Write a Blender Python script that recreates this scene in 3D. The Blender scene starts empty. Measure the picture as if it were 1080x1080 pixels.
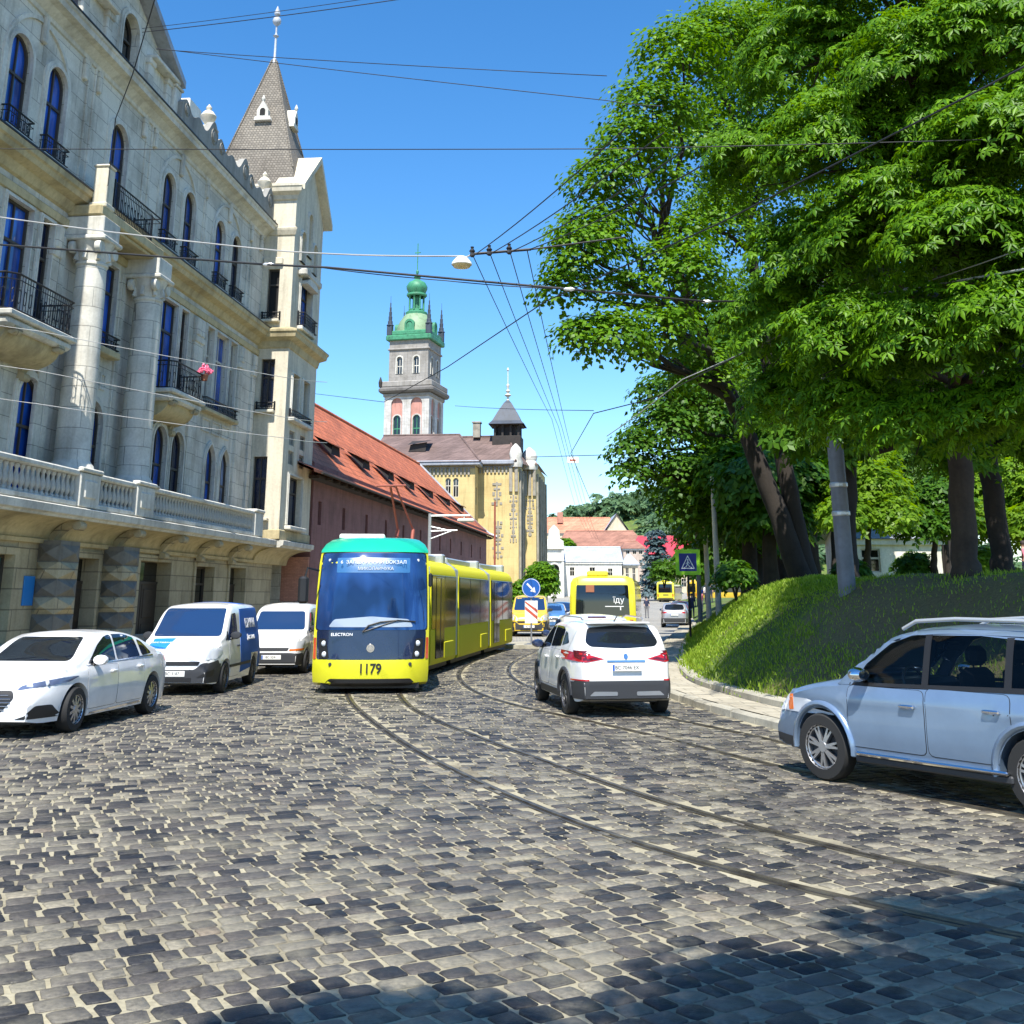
import bpy, bmesh, math, random
import numpy as np
from mathutils import Vector, Matrix
from mathutils.bvhtree import BVHTree
from mathutils.geometry import tessellate_polygon, delaunay_2d_cdt
R = math.radians
SC = bpy.context.scene
COL = SC.collection
rnd = random.Random(7)
pi = math.pi

# ---------------------------------------------------------------- helpers
def props(o, label=None, cat=None, group=None, kind=None):
    if label: o['label'] = label
    if cat: o['category'] = cat
    if group: o['group'] = group
    if kind: o['kind'] = kind
    return o

def thing(name, loc, rz=0.0, label=None, cat=None, group=None):
    o = bpy.data.objects.new(name, None)
    o.empty_display_size = .3
    COL.objects.link(o)
    o.location = loc
    o.rotation_euler = (0, 0, rz)
    return props(o, label, cat, group)

def dup(o, parent=None):
    c = o.copy()
    COL.objects.link(c)
    if parent is not None:
        c.parent = parent
    for ch in [x for x in o.children]:
        dup(ch, c)
    return c

class MB:
    """collects faces, builds ONE mesh object"""
    def __init__(s):
        s.v = []; s.f = []; s.m = []
    def add(s, vs, fs, mi=0):
        o = len(s.v)
        s.v.extend([tuple(p) for p in vs])
        s.f.extend([tuple(i + o for i in f) for f in fs])
        s.m.extend([mi] * len(fs))
        return s
    def box(s, x0, x1, y0, y1, z0, z1, mi=0):
        vs = [(x0,y0,z0),(x1,y0,z0),(x1,y1,z0),(x0,y1,z0),(x0,y0,z1),(x1,y0,z1),(x1,y1,z1),(x0,y1,z1)]
        return s.add(vs, [(0,3,2,1),(4,5,6,7),(0,1,5,4),(1,2,6,5),(2,3,7,6),(3,0,4,7)], mi)
    def cbox(s, x0, x1, y0, y1, z0, z1, c=.02, mi=0):
        """box with chamfered edges"""
        c = min(c, (x1-x0)*.45, (y1-y0)*.45, (z1-z0)*.45)
        def ring(x0, x1, y0, y1, z, k):
            return [(x0+k,y0,z),(x1-k,y0,z),(x1,y0+k,z),(x1,y1-k,z),(x1-k,y1,z),(x0+k,y1,z),(x0,y1-k,z),(x0,y0+k,z)]
        vs = ring(x0+c,x1-c,y0+c,y1-c,z0,c*.3) + ring(x0,x1,y0,y1,z0+c,c) + ring(x0,x1,y0,y1,z1-c,c) + ring(x0+c,x1-c,y0+c,y1-c,z1,c*.3)
        fs = [tuple(range(7,-1,-1)), tuple(range(24,32))]
        for k in range(3):
            for i in range(8):
                j = (i+1) % 8
                fs.append((k*8+i, k*8+j, k*8+8+j, k*8+8+i))
        return s.add(vs, fs, mi)
    def obox(s, c, sx, sy, sz, rz=0, ry=0, mi=0):
        M = Matrix.Translation(c) @ Matrix.Rotation(rz, 4, 'Z') @ Matrix.Rotation(ry, 4, 'Y')
        x, y, z = sx/2, sy/2, sz/2
        vs = [M @ Vector(p) for p in [(-x,-y,-z),(x,-y,-z),(x,y,-z),(-x,y,-z),(-x,-y,z),(x,-y,z),(x,y,z),(-x,y,z)]]
        return s.add(vs, [(0,3,2,1),(4,5,6,7),(0,1,5,4),(1,2,6,5),(2,3,7,6),(3,0,4,7)], mi)
    def tube(s, pts, r, n=8, mi=0, caps=True):
        pts = [Vector(p) for p in pts]
        m = len(pts)
        rr = r if isinstance(r, (list, tuple)) else [r]*m
        vs = []; ref = None
        for i, p in enumerate(pts):
            t = (pts[min(i+1, m-1)] - pts[max(i-1, 0)])
            if t.length < 1e-9: t = Vector((0,0,1))
            t.normalize()
            if ref is None:
                ref = Vector((0,0,1)) if abs(t.z) < .9 else Vector((1,0,0))
                a = t.cross(ref).normalized()
            else:
                a = (a - t * a.dot(t))
                if a.length < 1e-6: a = t.cross(Vector((.3,.5,.8)))
                a.normalize()
            b = t.cross(a)
            for k in range(n):
                q = 2*pi*k/n
                vs.append(p + (a*math.cos(q) + b*math.sin(q)) * rr[i])
        fs = []
        for i in range(m-1):
            for k in range(n):
                k2 = (k+1) % n
                fs.append((i*n+k, i*n+k2, (i+1)*n+k2, (i+1)*n+k))
        if caps and n > 2:
            fs.append(tuple(range(n-1,-1,-1))); fs.append(tuple((m-1)*n+k for k in range(n)))
        return s.add(vs, fs, mi)
    def lathe(s, prof, c=(0,0,0), n=16, mi=0, axis='z', a0=0, a1=2*pi, sx=1, sy=1):
        full = abs(a1-a0-2*pi) < 1e-6
        cols = n if full else n+1
        vs = []
        for (r, z) in prof:
            for k in range(cols):
                q = a0 + (a1-a0)*k/n
                x, y = r*math.cos(q)*sx, r*math.sin(q)*sy
                p = (x, y, z) if axis == 'z' else ((z, x, y) if axis == 'x' else (x, z, y))
                vs.append((p[0]+c[0], p[1]+c[1], p[2]+c[2]))
        fs = []
        for i in range(len(prof)-1):
            for k in range(n):
                k2 = (k+1) % cols
                f = (i*cols+k, i*cols+k2, (i+1)*cols+k2, (i+1)*cols+k)
                fs.append(f if axis != 'y' else f[::-1])
        return s.add(vs, fs, mi)
    def prism(s, poly, f, d0, d1, mi=0, cap0=True, cap1=True):
        """poly: 2-D outline; f(u,v,d) -> 3-D; extruded from d0 to d1"""
        n = len(poly)
        vs = [f(u, v, d0) for u, v in poly] + [f(u, v, d1) for u, v in poly]
        fs = [(i, (i+1) % n, n+(i+1) % n, n+i) for i in range(n)]
        s.add(vs, fs, mi)
        if cap0 or cap1:
            tri = tessellate_polygon([[Vector((u, v, 0)) for u, v in poly]])
            o = len(s.v) - 2*n
            for t in tri:
                if cap0: s.f.append(tuple(o+i for i in t)); s.m.append(mi)
                if cap1: s.f.append(tuple(o+n+i for i in t)); s.m.append(mi)
        return s
    def wall(s, outer, holes, f, depth, mi=0, mir=None, d=0.0):
        """flat wall with openings, each with a reveal going 'depth' in"""
        loops = [outer] + holes
        tri = tessellate_polygon([[Vector((u, v, 0)) for u, v in l] for l in loops])
        flat = [p for l in loops for p in l]
        s.add([f(u, v, d) for u, v in flat], [tuple(t) for t in tri], mi)
        for h in holes:
            n = len(h)
            vs = [f(u, v, d) for u, v in h] + [f(u, v, d+depth) for u, v in h]
            s.add(vs, [(i, (i+1) % n, n+(i+1) % n, n+i) for i in range(n)], mi if mir is None else mir)
        return s
    def build(s, name, mats, parent=None, smooth=None, loc=None, rz=None, fix=True):
        me = bpy.data.meshes.new(name)
        me.from_pydata(s.v, [], s.f)
        if not isinstance(mats, (list, tuple)): mats = [mats]
        for m in mats: me.materials.append(m)
        if len(mats) > 1:
            me.polygons.foreach_set('material_index', np.array(s.m, dtype=np.int32))
        if fix:
            bm = bmesh.new(); bm.from_mesh(me)
            bmesh.ops.remove_doubles(bm, verts=bm.verts, dist=1e-5)
            bmesh.ops.recalc_face_normals(bm, faces=bm.faces)
            bm.to_mesh(me); bm.free()
        if smooth is not None:
            me.polygons.foreach_set('use_smooth', np.ones(len(me.polygons), dtype=bool))
            if smooth < 179: me.set_sharp_from_angle(angle=R(smooth))
        me.update()
        o = bpy.data.objects.new(name, me)
        COL.objects.link(o)
        if parent is not None: o.parent = parent
        if loc is not None: o.location = loc
        if rz is not None: o.rotation_euler = (0, 0, rz)
        return o

def np_mesh(name, verts, faces, mats, parent=None, smooth=False, attr=None, mi=None):
    """verts (n,3), faces (m,k) arrays -> object, fast"""
    me = bpy.data.meshes.new(name)
    n, k = faces.shape
    me.vertices.add(len(verts)); me.vertices.foreach_set('co', np.ascontiguousarray(verts, dtype=np.float32).ravel())
    me.loops.add(n*k); me.loops.foreach_set('vertex_index', np.ascontiguousarray(faces, dtype=np.int32).ravel())
    me.polygons.add(n)
    me.polygons.foreach_set('loop_start', np.arange(0, n*k, k, dtype=np.int32))
    if not isinstance(mats, (list, tuple)): mats = [mats]
    for m in mats: me.materials.append(m)
    if mi is not None: me.polygons.foreach_set('material_index', mi.astype(np.int32))
    if smooth: me.polygons.foreach_set('use_smooth', np.ones(n, dtype=bool))
    me.update(calc_edges=True)
    me.validate()
    if attr is not None:
        a = me.attributes.new('tone', 'FLOAT', 'FACE')
        a.data.foreach_set('value', attr.astype(np.float32))
    o = bpy.data.objects.new(name, me)
    COL.objects.link(o)
    if parent is not None: o.parent = parent
    return o

def interp(x, pts):
    """smooth (monotone cubic) interpolation through pts [(x,y)...]"""
    if x <= pts[0][0]: return pts[0][1]
    if x >= pts[-1][0]: return pts[-1][1]
    for i in range(len(pts)-1):
        if pts[i][0] <= x <= pts[i+1][0]: break
    def slope(i):
        return (pts[i+1][1]-pts[i][1])/(pts[i+1][0]-pts[i][0])
    def tan(i):
        if i == 0: return slope(0)
        if i == len(pts)-1: return slope(len(pts)-2)
        a, b = slope(i-1), slope(i)
        return 0 if a*b <= 0 else 2*a*b/(a+b)
    h = pts[i+1][0]-pts[i][0]; t = (x-pts[i][0])/h
    m0, m1 = tan(i)*h, tan(i+1)*h
    return (2*t**3-3*t*t+1)*pts[i][1] + (t**3-2*t*t+t)*m0 + (-2*t**3+3*t*t)*pts[i+1][1] + (t**3-t*t)*m1

def lin(x, pts):
    if x <= pts[0][0]: return pts[0][1]
    for i in range(len(pts)-1):
        if x <= pts[i+1][0]:
            t = (x-pts[i][0])/(pts[i+1][0]-pts[i][0])
            return pts[i][1]*(1-t) + pts[i+1][1]*t
    return pts[-1][1]

def rect(u0, u1, z0, z1): return [(u0,z0),(u1,z0),(u1,z1),(u0,z1)]
def arch(u0, u1, z0, zt, n=10, rise=None):
    """opening with a round (or flat-round) head"""
    r = (u1-u0)/2; rise = r if rise is None else rise
    c = (u0+u1)/2
    return [(u0,z0),(u1,z0)] + [(c + r*math.cos(pi*k/n), zt-rise + rise*math.sin(pi*k/n)) for k in range(n+1)]
def pointed(u0, u1, z0, zt, n=6):
    c = (u0+u1)/2; r = (u1-u0)/2; rise = r*1.5
    right = [(c + r*math.cos(pi/2*k/n), zt-rise + rise*math.sin(pi/2*k/n)**1.0*(1-.12*math.sin(pi*k/n))) for k in range(n)]
    return [(u0,z0),(u1,z0)] + right + [(c,zt)] + [(2*c-u, v) for u, v in right[::-1]]

# text as a mesh (the lettering on plates, signs)
def text_obj(name, s, size, mat, parent=None, M=None, extrude=.002, align='CENTER', sx=1.0, bold=0.0):
    cu = bpy.data.curves.new(name, 'FONT')
    cu.body = s; cu.size = size; cu.extrude = extrude; cu.offset = bold
    cu.align_x = align; cu.align_y = 'CENTER'
    tmp = bpy.data.objects.new(name + '_tmp', cu); COL.objects.link(tmp)
    dg = bpy.context.evaluated_depsgraph_get()
    me = bpy.data.meshes.new_from_object(tmp.evaluated_get(dg))
    bpy.data.objects.remove(tmp); bpy.data.curves.remove(cu)
    me.materials.clear(); me.materials.append(mat)
    if sx != 1.0: me.transform(Matrix.Diagonal((sx, 1, 1, 1)))
    if M is not None: me.transform(M)
    o = bpy.data.objects.new(name, me); COL.objects.link(o)
    if parent is not None: o.parent = parent
    return o

# patches that hug an already built body: polygon in a projection plane, thrown onto the body
def subdiv_loop(poly, res):
    out = []
    n = len(poly)
    for i in range(n):
        a, b = poly[i], poly[(i+1) % n]
        k = max(1, int(math.ceil(math.dist(a, b)/res)))
        out += [(a[0]+(b[0]-a[0])*j/k, a[1]+(b[1]-a[1])*j/k) for j in range(k)]
    return out

def patch(mb, bvh, poly, axis, off=.005, res=.08, skirt=.012, mi=0):
    """axis: '+x' seen from the front (u=y,v=z); '-x' from behind; '+y'/'-y' from a side (u=x,v=z); '+z' from above (u=x,v=y)"""
    loop = subdiv_loop(poly, res)
    us = [p[0] for p in loop]; vs_ = [p[1] for p in loop]
    pts = [Vector(p) for p in loop]; nb = len(pts)
    # interior grid
    def inside(u, v):
        c = False; j = nb-1
        for i in range(nb):
            if (pts[i].y > v) != (pts[j].y > v) and u < (pts[j].x-pts[i].x)*(v-pts[i].y)/(pts[j].y-pts[i].y)+pts[i].x: c = not c
            j = i
        return c
    u = min(us)+res*.5
    while u < max(us):
        v = min(vs_)+res*.5
        while v < max(vs_):
            if inside(u, v) and min((pts[i]-Vector((u, v))).length for i in range(nb)) > res*.45:
                pts.append(Vector((u, v)))
            v += res
        u += res
    r = delaunay_2d_cdt(pts, [(i, (i+1) % nb) for i in range(nb)], [], 1, 1e-6)
    v2, tri = r[0], r[2]
    s = 1 if axis[0] == '+' else -1
    D = {'x': Vector((-s,0,0)), 'y': Vector((0,-s,0)), 'z': Vector((0,0,-s))}[axis[1]]
    out = []
    for p in v2:
        o = {'x': Vector((0,p.x,p.y)), 'y': Vector((p.x,0,p.y)), 'z': Vector((p.x,p.y,0))}[axis[1]] - D*12
        h = bvh.ray_cast(o, D)
        if h[0] is None:
            q = o + D*11
            h = bvh.find_nearest(q)
            out.append((h[0], h[1]))
        else: out.append((h[0], h[1]))
    vs = []
    for q, n in out:
        if n.dot(D) > 0: n = -n
        vs.append(q + n*off)
    n0 = len(vs)
    fs = [tuple(t) for t in tri]
    if skirt:
        cnt = {}
        for t in fs:
            for i in range(len(t)):
                e = (t[i], t[(i+1) % len(t)])
                k = tuple(sorted(e)); cnt[k] = None if k in cnt else e
        vs += [vs[i] + D*skirt for i in range(n0)]
        fs += [(e[1], e[0], e[0]+n0, e[1]+n0) for e in cnt.values() if e]
    mb.add(vs, fs, mi)
    return mb

def bvh_of(mb):
    return BVHTree.FromPolygons([Vector(p) for p in mb.v], mb.f)

# ---------------------------------------------------------------- materials
def nodes_of(name):
    m = bpy.data.materials.new(name); m.use_nodes = True
    nt = m.node_tree
    return m, nt, nt.nodes, nt.links, nt.nodes['Principled BSDF']

def plain(name, col, rough=.5, metal=0.0, coat=0.0, spec=.5, emit=None):
    m, nt, N, L, B = nodes_of(name)
    B.inputs['Base Color'].default_value = (*col, 1)
    B.inputs['Roughness'].default_value = rough
    B.inputs['Metallic'].default_value = metal
    B.inputs['Coat Weight'].default_value = coat
    B.inputs['Coat Roughness'].default_value = .03
    B.inputs['Specular IOR Level'].default_value = spec
    return m

def coords(N, L, scale=(1,1,1), xz=False):
    tc = N.new('ShaderNodeTexCoord')
    mp = N.new('ShaderNodeMapping'); mp.inputs['Scale'].default_value = scale
    if xz:
        sp = N.new('ShaderNodeSeparateXYZ'); L.new(tc.outputs['Object'], sp.inputs[0])
        a = N.new('ShaderNodeMath'); a.operation = 'SUBTRACT'
        L.new(sp.outputs[0], a.inputs[0]); L.new(sp.outputs[1], a.inputs[1])
        cb = N.new('ShaderNodeCombineXYZ')
        L.new(a.outputs[0], cb.inputs[0]); L.new(sp.outputs[2], cb.inputs[1])
        L.new(cb.outputs[0], mp.inputs[0])
    else:
        L.new(tc.outputs['Object'], mp.inputs[0])
    return mp.outputs[0]

def ramp(N, L, fac, stops):
    r = N.new('ShaderNodeValToRGB')
    e = r.color_ramp.elements
    while len(e) < len(stops): e.new(.5)
    for el, (p, c) in zip(e, stops):
        el.position = p; el.color = (*c, 1)
    L.new(fac, r.inputs[0])
    return r.outputs[0]

def noise(N, L, vec, scale, detail=4, rough=.55, dist=0):
    n = N.new('ShaderNodeTexNoise')
    n.inputs['Scale'].default_value = scale; n.inputs['Detail'].default_value = detail
    n.inputs['Roughness'].default_value = rough; n.inputs['Distortion'].default_value = dist
    if vec is not None: L.new(vec, n.inputs['Vector'])
    return n.outputs['Fac']

def mul(N, L, a, b, fac=1.0):
    x = N.new('ShaderNodeMix'); x.data_type = 'RGBA'; x.blend_type = 'MULTIPLY'
    x.inputs[0].default_value = fac
    L.new(a, x.inputs[6]); L.new(b, x.inputs[7])
    return x.outputs[2]

def mix(N, L, fac, a, b):
    x = N.new('ShaderNodeMix'); x.data_type = 'RGBA'
    L.new(fac, x.inputs[0])
    for s, k in ((a, 6), (b, 7)):
        if isinstance(s, tuple): x.inputs[k].default_value = (*s, 1)
        else: L.new(s, x.inputs[k])
    return x.outputs[2]

def bump(N, L, B, h, strength=.3, dist=.02):
    b = N.new('ShaderNodeBump'); b.inputs['Strength'].default_value = strength
    b.inputs['Distance'].default_value = dist
    L.new(h, b.inputs['Height']); L.new(b.outputs[0], B.inputs['Normal'])

def sc(c, k): return tuple(min(1, x*k) for x in c)

def weathered(name, col, dark=.65, scale=.6, rough=.85, bumpv=.25, fine=9, streak=True, metal=0):
    """plaster, stone, concrete: blotches, vertical streaks and grain"""
    m, nt, N, L, B = nodes_of(name)
    v = coords(N, L)
    a = noise(N, L, v, scale, 5, .6)
    c = ramp(N, L, a, [(.28, sc(col, dark)), (.5, col), (.75, sc(col, 1.12))])
    f = noise(N, L, v, fine, 4, .6)
    c = mul(N, L, c, ramp(N, L, f, [(.3, (.8,.8,.8)), (.65, (1,1,1))]), .8)
    if streak:
        v2 = coords(N, L, (2.2, 2.2, .18))
        s = noise(N, L, v2, 1.6, 4, .6)
        c = mul(N, L, c, ramp(N, L, s, [(.3, (.6,.58,.54)), (.52, (1,1,1))]), .6)
    L.new(c, B.inputs['Base Color'])
    B.inputs['Roughness'].default_value = rough; B.inputs['Metallic'].default_value = metal
    bump(N, L, B, f, bumpv, .01)
    return m

def ashlar(name, col, bw=.9, bh=.42, mort=.012, dark=.5, var=.12, rough=.85, xz=True, stain=.6, bstr=.5):
    """coursed stone / brick with joints"""
    m, nt, N, L, B = nodes_of(name)
    v = coords(N, L, xz=xz)
    b = N.new('ShaderNodeTexBrick')
    b.inputs['Scale'].default_value = 1
    b.inputs['Brick Width'].default_value = bw; b.inputs['Row Height'].default_value = bh
    b.inputs['Mortar Size'].default_value = mort; b.inputs['Mortar Smooth'].default_value = .2
    b.inputs['Color1'].default_value = (*sc(col, 1+var), 1)
    b.inputs['Color2'].default_value = (*sc(col, 1-var), 1)
    b.inputs['Mortar'].default_value = (*sc(col, dark), 1)
    L.new(v, b.inputs['Vector'])
    v3 = coords(N, L)
    a = noise(N, L, v3, .5, 5, .65)
    c = mul(N, L, b.outputs['Color'], ramp(N, L, a, [(.3, (stain, stain*.97, stain*.92)), (.55, (1,1,1))]), .9)
    v2 = coords(N, L, (2.2, 2.2, .15))
    s = noise(N, L, v2, 1.4, 4, .6)
    c = mul(N, L, c, ramp(N, L, s, [(.32, (.62,.6,.56)), (.5, (1,1,1))]), .55)
    f = noise(N, L, v3, 14, 4, .6)
    c = mul(N, L, c, ramp(N, L, f, [(.3, (.82,.82,.82)), (.65, (1,1,1))]), .8)
    L.new(c, B.inputs['Base Color'])
    B.inputs['Roughness'].default_value = rough
    h = N.new('ShaderNodeMath'); h.operation = 'MULTIPLY_ADD'
    L.new(b.outputs['Fac'], h.inputs[0]); h.inputs[1].default_value = -1.0
    L.new(f, h.inputs[2])
    bump(N, L, B, h.outputs[0], bstr, .012)
    return m

def tiles(name, col, tw=.22, th=.33, dark=.45, var=.18, mossy=None, flip=False):
    """roof tiles in courses; object x along the eaves, slope read from z"""
    m, nt, N, L, B = nodes_of(name)
    v = coords(N, L, (1, 1, 1), xz=True)
    b = N.new('ShaderNodeTexBrick')
    b.inputs['Scale'].default_value = 1
    b.inputs['Brick Width'].default_value = tw; b.inputs['Row Height'].default_value = th
    b.inputs['Mortar Size'].default_value = .02; b.inputs['Mortar Smooth'].default_value = .6
    b.inputs['Color1'].default_value = (*sc(col, 1+var), 1)
    b.inputs['Color2'].default_value = (*sc(col, 1-var), 1)
    b.inputs['Mortar'].default_value = (*sc(col, dark), 1)
    L.new(v, b.inputs['Vector'])
    v3 = coords(N, L)
    a = noise(N, L, v3, .35, 6, .65)
    c = mul(N, L, b.outputs['Color'], ramp(N, L, a, [(.3, (.6,.58,.56)), (.6, (1.0,1.0,1.0))]), .9)
    if mossy:
        q = noise(N, L, v3, 1.3, 5, .7)
        c = mix(N, L, ramp(N, L, q, [(.5, (0,0,0)), (.72, (.8,.8,.8))]), c, mossy)
    L.new(c, B.inputs['Base Color'])
    B.inputs['Roughness'].default_value = .8
    h = N.new('ShaderNodeMath'); h.operation = 'MULTIPLY'
    L.new(b.outputs['Fac'], h.inputs[0]); h.inputs[1].default_value = -1.0
    bump(N, L, B, h.outputs[0], .8, .04)
    return m

def glassy(name, col, rough=.06, ior=1.5, var=0.0):
    m, nt, N, L, B = nodes_of(name)
    B.inputs['Base Color'].default_value = (*col, 1)
    B.inputs['Roughness'].default_value = rough
    B.inputs['Specular IOR Level'].default_value = .8
    B.inputs['IOR'].default_value = ior
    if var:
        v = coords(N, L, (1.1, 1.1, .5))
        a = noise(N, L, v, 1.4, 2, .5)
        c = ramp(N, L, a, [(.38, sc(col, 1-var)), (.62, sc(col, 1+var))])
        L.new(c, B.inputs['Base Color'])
    return m

def paint(name, col, rough=.35, metal=0.0, dirt=.12):
    """car paint: clear coat and a trace of dust low down"""
    m, nt, N, L, B = nodes_of(name)
    v = coords(N, L)
    a = noise(N, L, v, 2.5, 5, .65)
    c = ramp(N, L, a, [(.3, sc(col, 1-dirt)), (.62, col)])
    L.new(c, B.inputs['Base Color'])
    B.inputs['Roughness'].default_value = rough; B.inputs['Metallic'].default_value = metal
    B.inputs['Coat Weight'].default_value = .8; B.inputs['Coat Roughness'].default_value = .04
    return m

def leafmat(name, c1, c2, trans=.45):
    m, nt, N, L, B = nodes_of(name)
    g = N.new('ShaderNodeNewGeometry')
    c = ramp(N, L, g.outputs['Random Per Island'], [(0, c1), (.7, c2), (1, sc(c2, 1.25))])
    v = coords(N, L)
    a = noise(N, L, v, .45, 3, .5)
    c = mul(N, L, c, ramp(N, L, a, [(.32, (.72,.78,.75)), (.6, (1,1,1))]), .8)
    L.new(c, B.inputs['Base Color'])
    B.inputs['Roughness'].default_value = .42
    B.inputs['Specular IOR Level'].default_value = .22
    tr = N.new('ShaderNodeBsdfTranslucent')
    hs = N.new('ShaderNodeHueSaturation'); hs.inputs['Value'].default_value = 1.35; hs.inputs['Saturation'].default_value = 1.1
    hs.inputs['Hue'].default_value = .485
    L.new(c, hs.inputs['Color']); L.new(hs.outputs[0], tr.inputs['Color'])
    mx = N.new('ShaderNodeMixShader'); mx.inputs[0].default_value = trans
    out = N['Material Output']
    L.new(B.outputs[0], mx.inputs[1]); L.new(tr.outputs[0], mx.inputs[2]); L.new(mx.outputs[0], out.inputs[0])
    return m

M = {}
M['stucco'] = ashlar('pale_stucco', (.69,.66,.575), 1.5, .62, .012, .45, .06, stain=.5, bstr=.35)
M['stone_trim'] = weathered('stone_trim', (.66,.64,.57), .58)
M['stone_warm'] = ashlar('warm_rusticated_stone', (.50,.43,.28), 1.3, .55, .02, .5, .10, stain=.6)
M['stone_grey'] = weathered('grey_stone', (.30,.29,.26), .6)
M['cove'] = weathered('ochre_cove', (.55,.46,.27), .55)
M['bay_plaster'] = weathered('cream_plaster', (.66,.60,.47), .8, streak=True)
M['dark_stone'] = weathered('dark_facet_stone', (.20,.19,.165), .6)
M['iron'] = plain('wrought_iron', (.012,.012,.014), .5, .3)
M['frame_dark'] = plain('dark_window_frame', (.055,.045,.035), .6)
M['frame_light'] = plain('pale_window_frame', (.5,.47,.4), .6)
M['glass_blue'] = glassy('window_glass_blue', (.018,.085,.40), .05, 1.5, .45)  # sky reflection painted into the panes as a vivid blue base colour
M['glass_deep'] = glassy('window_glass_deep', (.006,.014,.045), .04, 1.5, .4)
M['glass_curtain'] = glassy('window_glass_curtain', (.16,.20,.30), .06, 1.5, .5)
M['glass_dark'] = glassy('window_glass_dark', (.008,.010,.012), .05)
M['door_wood'] = weathered('door_wood', (.045,.032,.022), .6, 2.5, .6, .2, 12, False)
M['dark_int'] = plain('dark_interior', (.012,.012,.012), .9)
M['slate'] = tiles('grey_slate', (.21,.185,.15), .17, .14, .62, .2)
M['red_tile'] = tiles('red_clay_tile', (.52,.145,.06), .5, .42, .25, .2)
M['orange_tile'] = tiles('orange_clay_tile', (.60,.25,.15), .6, .7, .55, .12)
M['brown_tile'] = tiles('brown_clay_tile', (.17,.115,.10), .7, .8, .6, .14)
M['rust_tile'] = tiles('rust_brown_tile', (.33,.16,.11), .7, .8, .6, .14)
M['crimson_roof'] = weathered('crimson_sheet_roof', (.62,.05,.075), .8, rough=.5)
M['silver_roof'] = weathered('pale_sheet_metal_roof', (.42,.46,.52), .8, rough=.45)
M['zinc'] = weathered('zinc_flashing', (.36,.38,.42), .75, rough=.45)
M['blue_slate'] = weathered('blue_grey_sheet', (.040,.055,.080), .7, rough=.6)
M['copper'] = weathered('green_copper', (.05,.25,.13), .55, 1.2, .55, .15, 6, False)
M['copper_pale'] = weathered('pale_green_copper', (.22,.33,.19), .6, 1.2, .6, .15, 6, False)
M['pink_wall'] = ashlar('plum_plaster_over_brick', (.27,.125,.115), .8, .3, .006, .8, .04, stain=.55, bstr=.25)
M['rubble'] = ashlar('rubble_stone', (.50,.43,.33), .5, .24, .03, .5, .22, stain=.7)
M['brick_pink'] = ashlar('salmon_brick', (.50,.24,.17), .26, .08, .01, .8, .12, stain=.75)
M['yellow_wall'] = ashlar('yellow_tiled_facade', (.68,.53,.235), 1.8, .9, .012, .8, .05, stain=.8, bstr=.2)
M['grey_ornament'] = weathered('grey_ornament_stone', (.34,.31,.25), .6, 1.5)
M['tower_stone'] = ashlar('pale_tower_stone', (.55,.53,.50), 1.2, .6, .015, .7, .08, stain=.7)
M['tower_grey'] = ashlar('grey_tower_stone', (.33,.31,.285), 1.2, .6, .015, .7, .08, stain=.65)
M['tower_dark'] = weathered('soot_dark_stone', (.16,.15,.14), .6)  # darker grey tone for the tower's main cornice slab
M['rose_panel'] = weathered('rose_panel', (.55,.27,.22), .8)
M['white_wall'] = weathered('white_plaster', (.78,.75,.66), .85)
M['cream_wall'] = weathered('cream_far_plaster', (.66,.56,.40), .8)
M['rose_wall'] = weathered('rose_far_plaster', (.55,.44,.36), .8)
M['wood_dark'] = weathered('dark_timber', (.035,.028,.024), .6, 1.5, .8, .2, 10, False)
M['concrete'] = weathered('concrete', (.36,.345,.31), .7, 1.2)
M['kerb'] = weathered('kerb_stone', (.40,.375,.30), .6, 1.5, .9, .5, 16, False)
M['pole_grey'] = weathered('grey_painted_steel', (.20,.215,.25), .8, 1.5, .6, .1, 10)
M['pole_white'] = weathered('whitewashed_concrete', (.55,.54,.52), .75, 1.5, .8, .2, 10)
M['pole_red'] = plain('rusty_red_steel', (.30,.075,.05), .7)
M['galv'] = plain('galvanised_steel', (.55,.57,.58), .4, .6)
M['wire'] = plain('black_cable', (.012,.013,.016), .6)
M['wire_light'] = plain('grey_cable', (.34,.34,.33), .5)
M['black'] = plain('black_plastic', (.012,.012,.013), .5)
M['side_glass'] = plain('tram_side_glass', (.006,.008,.009), .10, 0, 0, .5)
M['side_glass'].node_tree.nodes['Principled BSDF'].inputs['IOR'].default_value = 1.16
M['tram_side'] = plain('tram_side_yellow', (.60,.57,.025), .6, 0, 0, .15)
M['charcoal'] = plain('charcoal_plastic', (.030,.032,.037), .55)
M['rubber'] = plain('tyre_rubber', (.018,.018,.018), .8)
M['alloy'] = plain('alloy_rim', (.50,.50,.52), .32, .85)
M['alloy_dark'] = plain('dark_alloy_rim', (.16,.16,.17), .35, .8)
M['chrome'] = plain('chrome', (.75,.75,.77), .12, 1)
M['white_paint'] = paint('white_car_paint', (.80,.80,.79))
M['sedan_paint'] = paint('pearl_white_paint', (.80,.80,.80), .3)
M['ice_blue'] = paint('ice_blue_metallic_paint', (.215,.305,.44), .3, .5, .10)
M['silver_paint'] = paint('silver_paint', (.50,.50,.51), .35, .6)
M['darkred_paint'] = paint('dark_red_paint', (.20,.03,.035), .35, .2)
M['navy_paint'] = paint('navy_paint', (.02,.03,.08), .3, .2)
M['skyblue_paint'] = paint('sky_blue_paint', (.10,.24,.50), .3, .2)
M['van_blue'] = plain('van_blue_livery', (.020,.11,.44), .6, 0, 0, .2)
M['sticker_blue'] = plain('bright_blue_sticker', (.02,.22,.62), .4)
M['bus_yellow'] = paint('bus_yellow_paint', (.74,.66,.04), .35, 0, .1)
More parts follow.
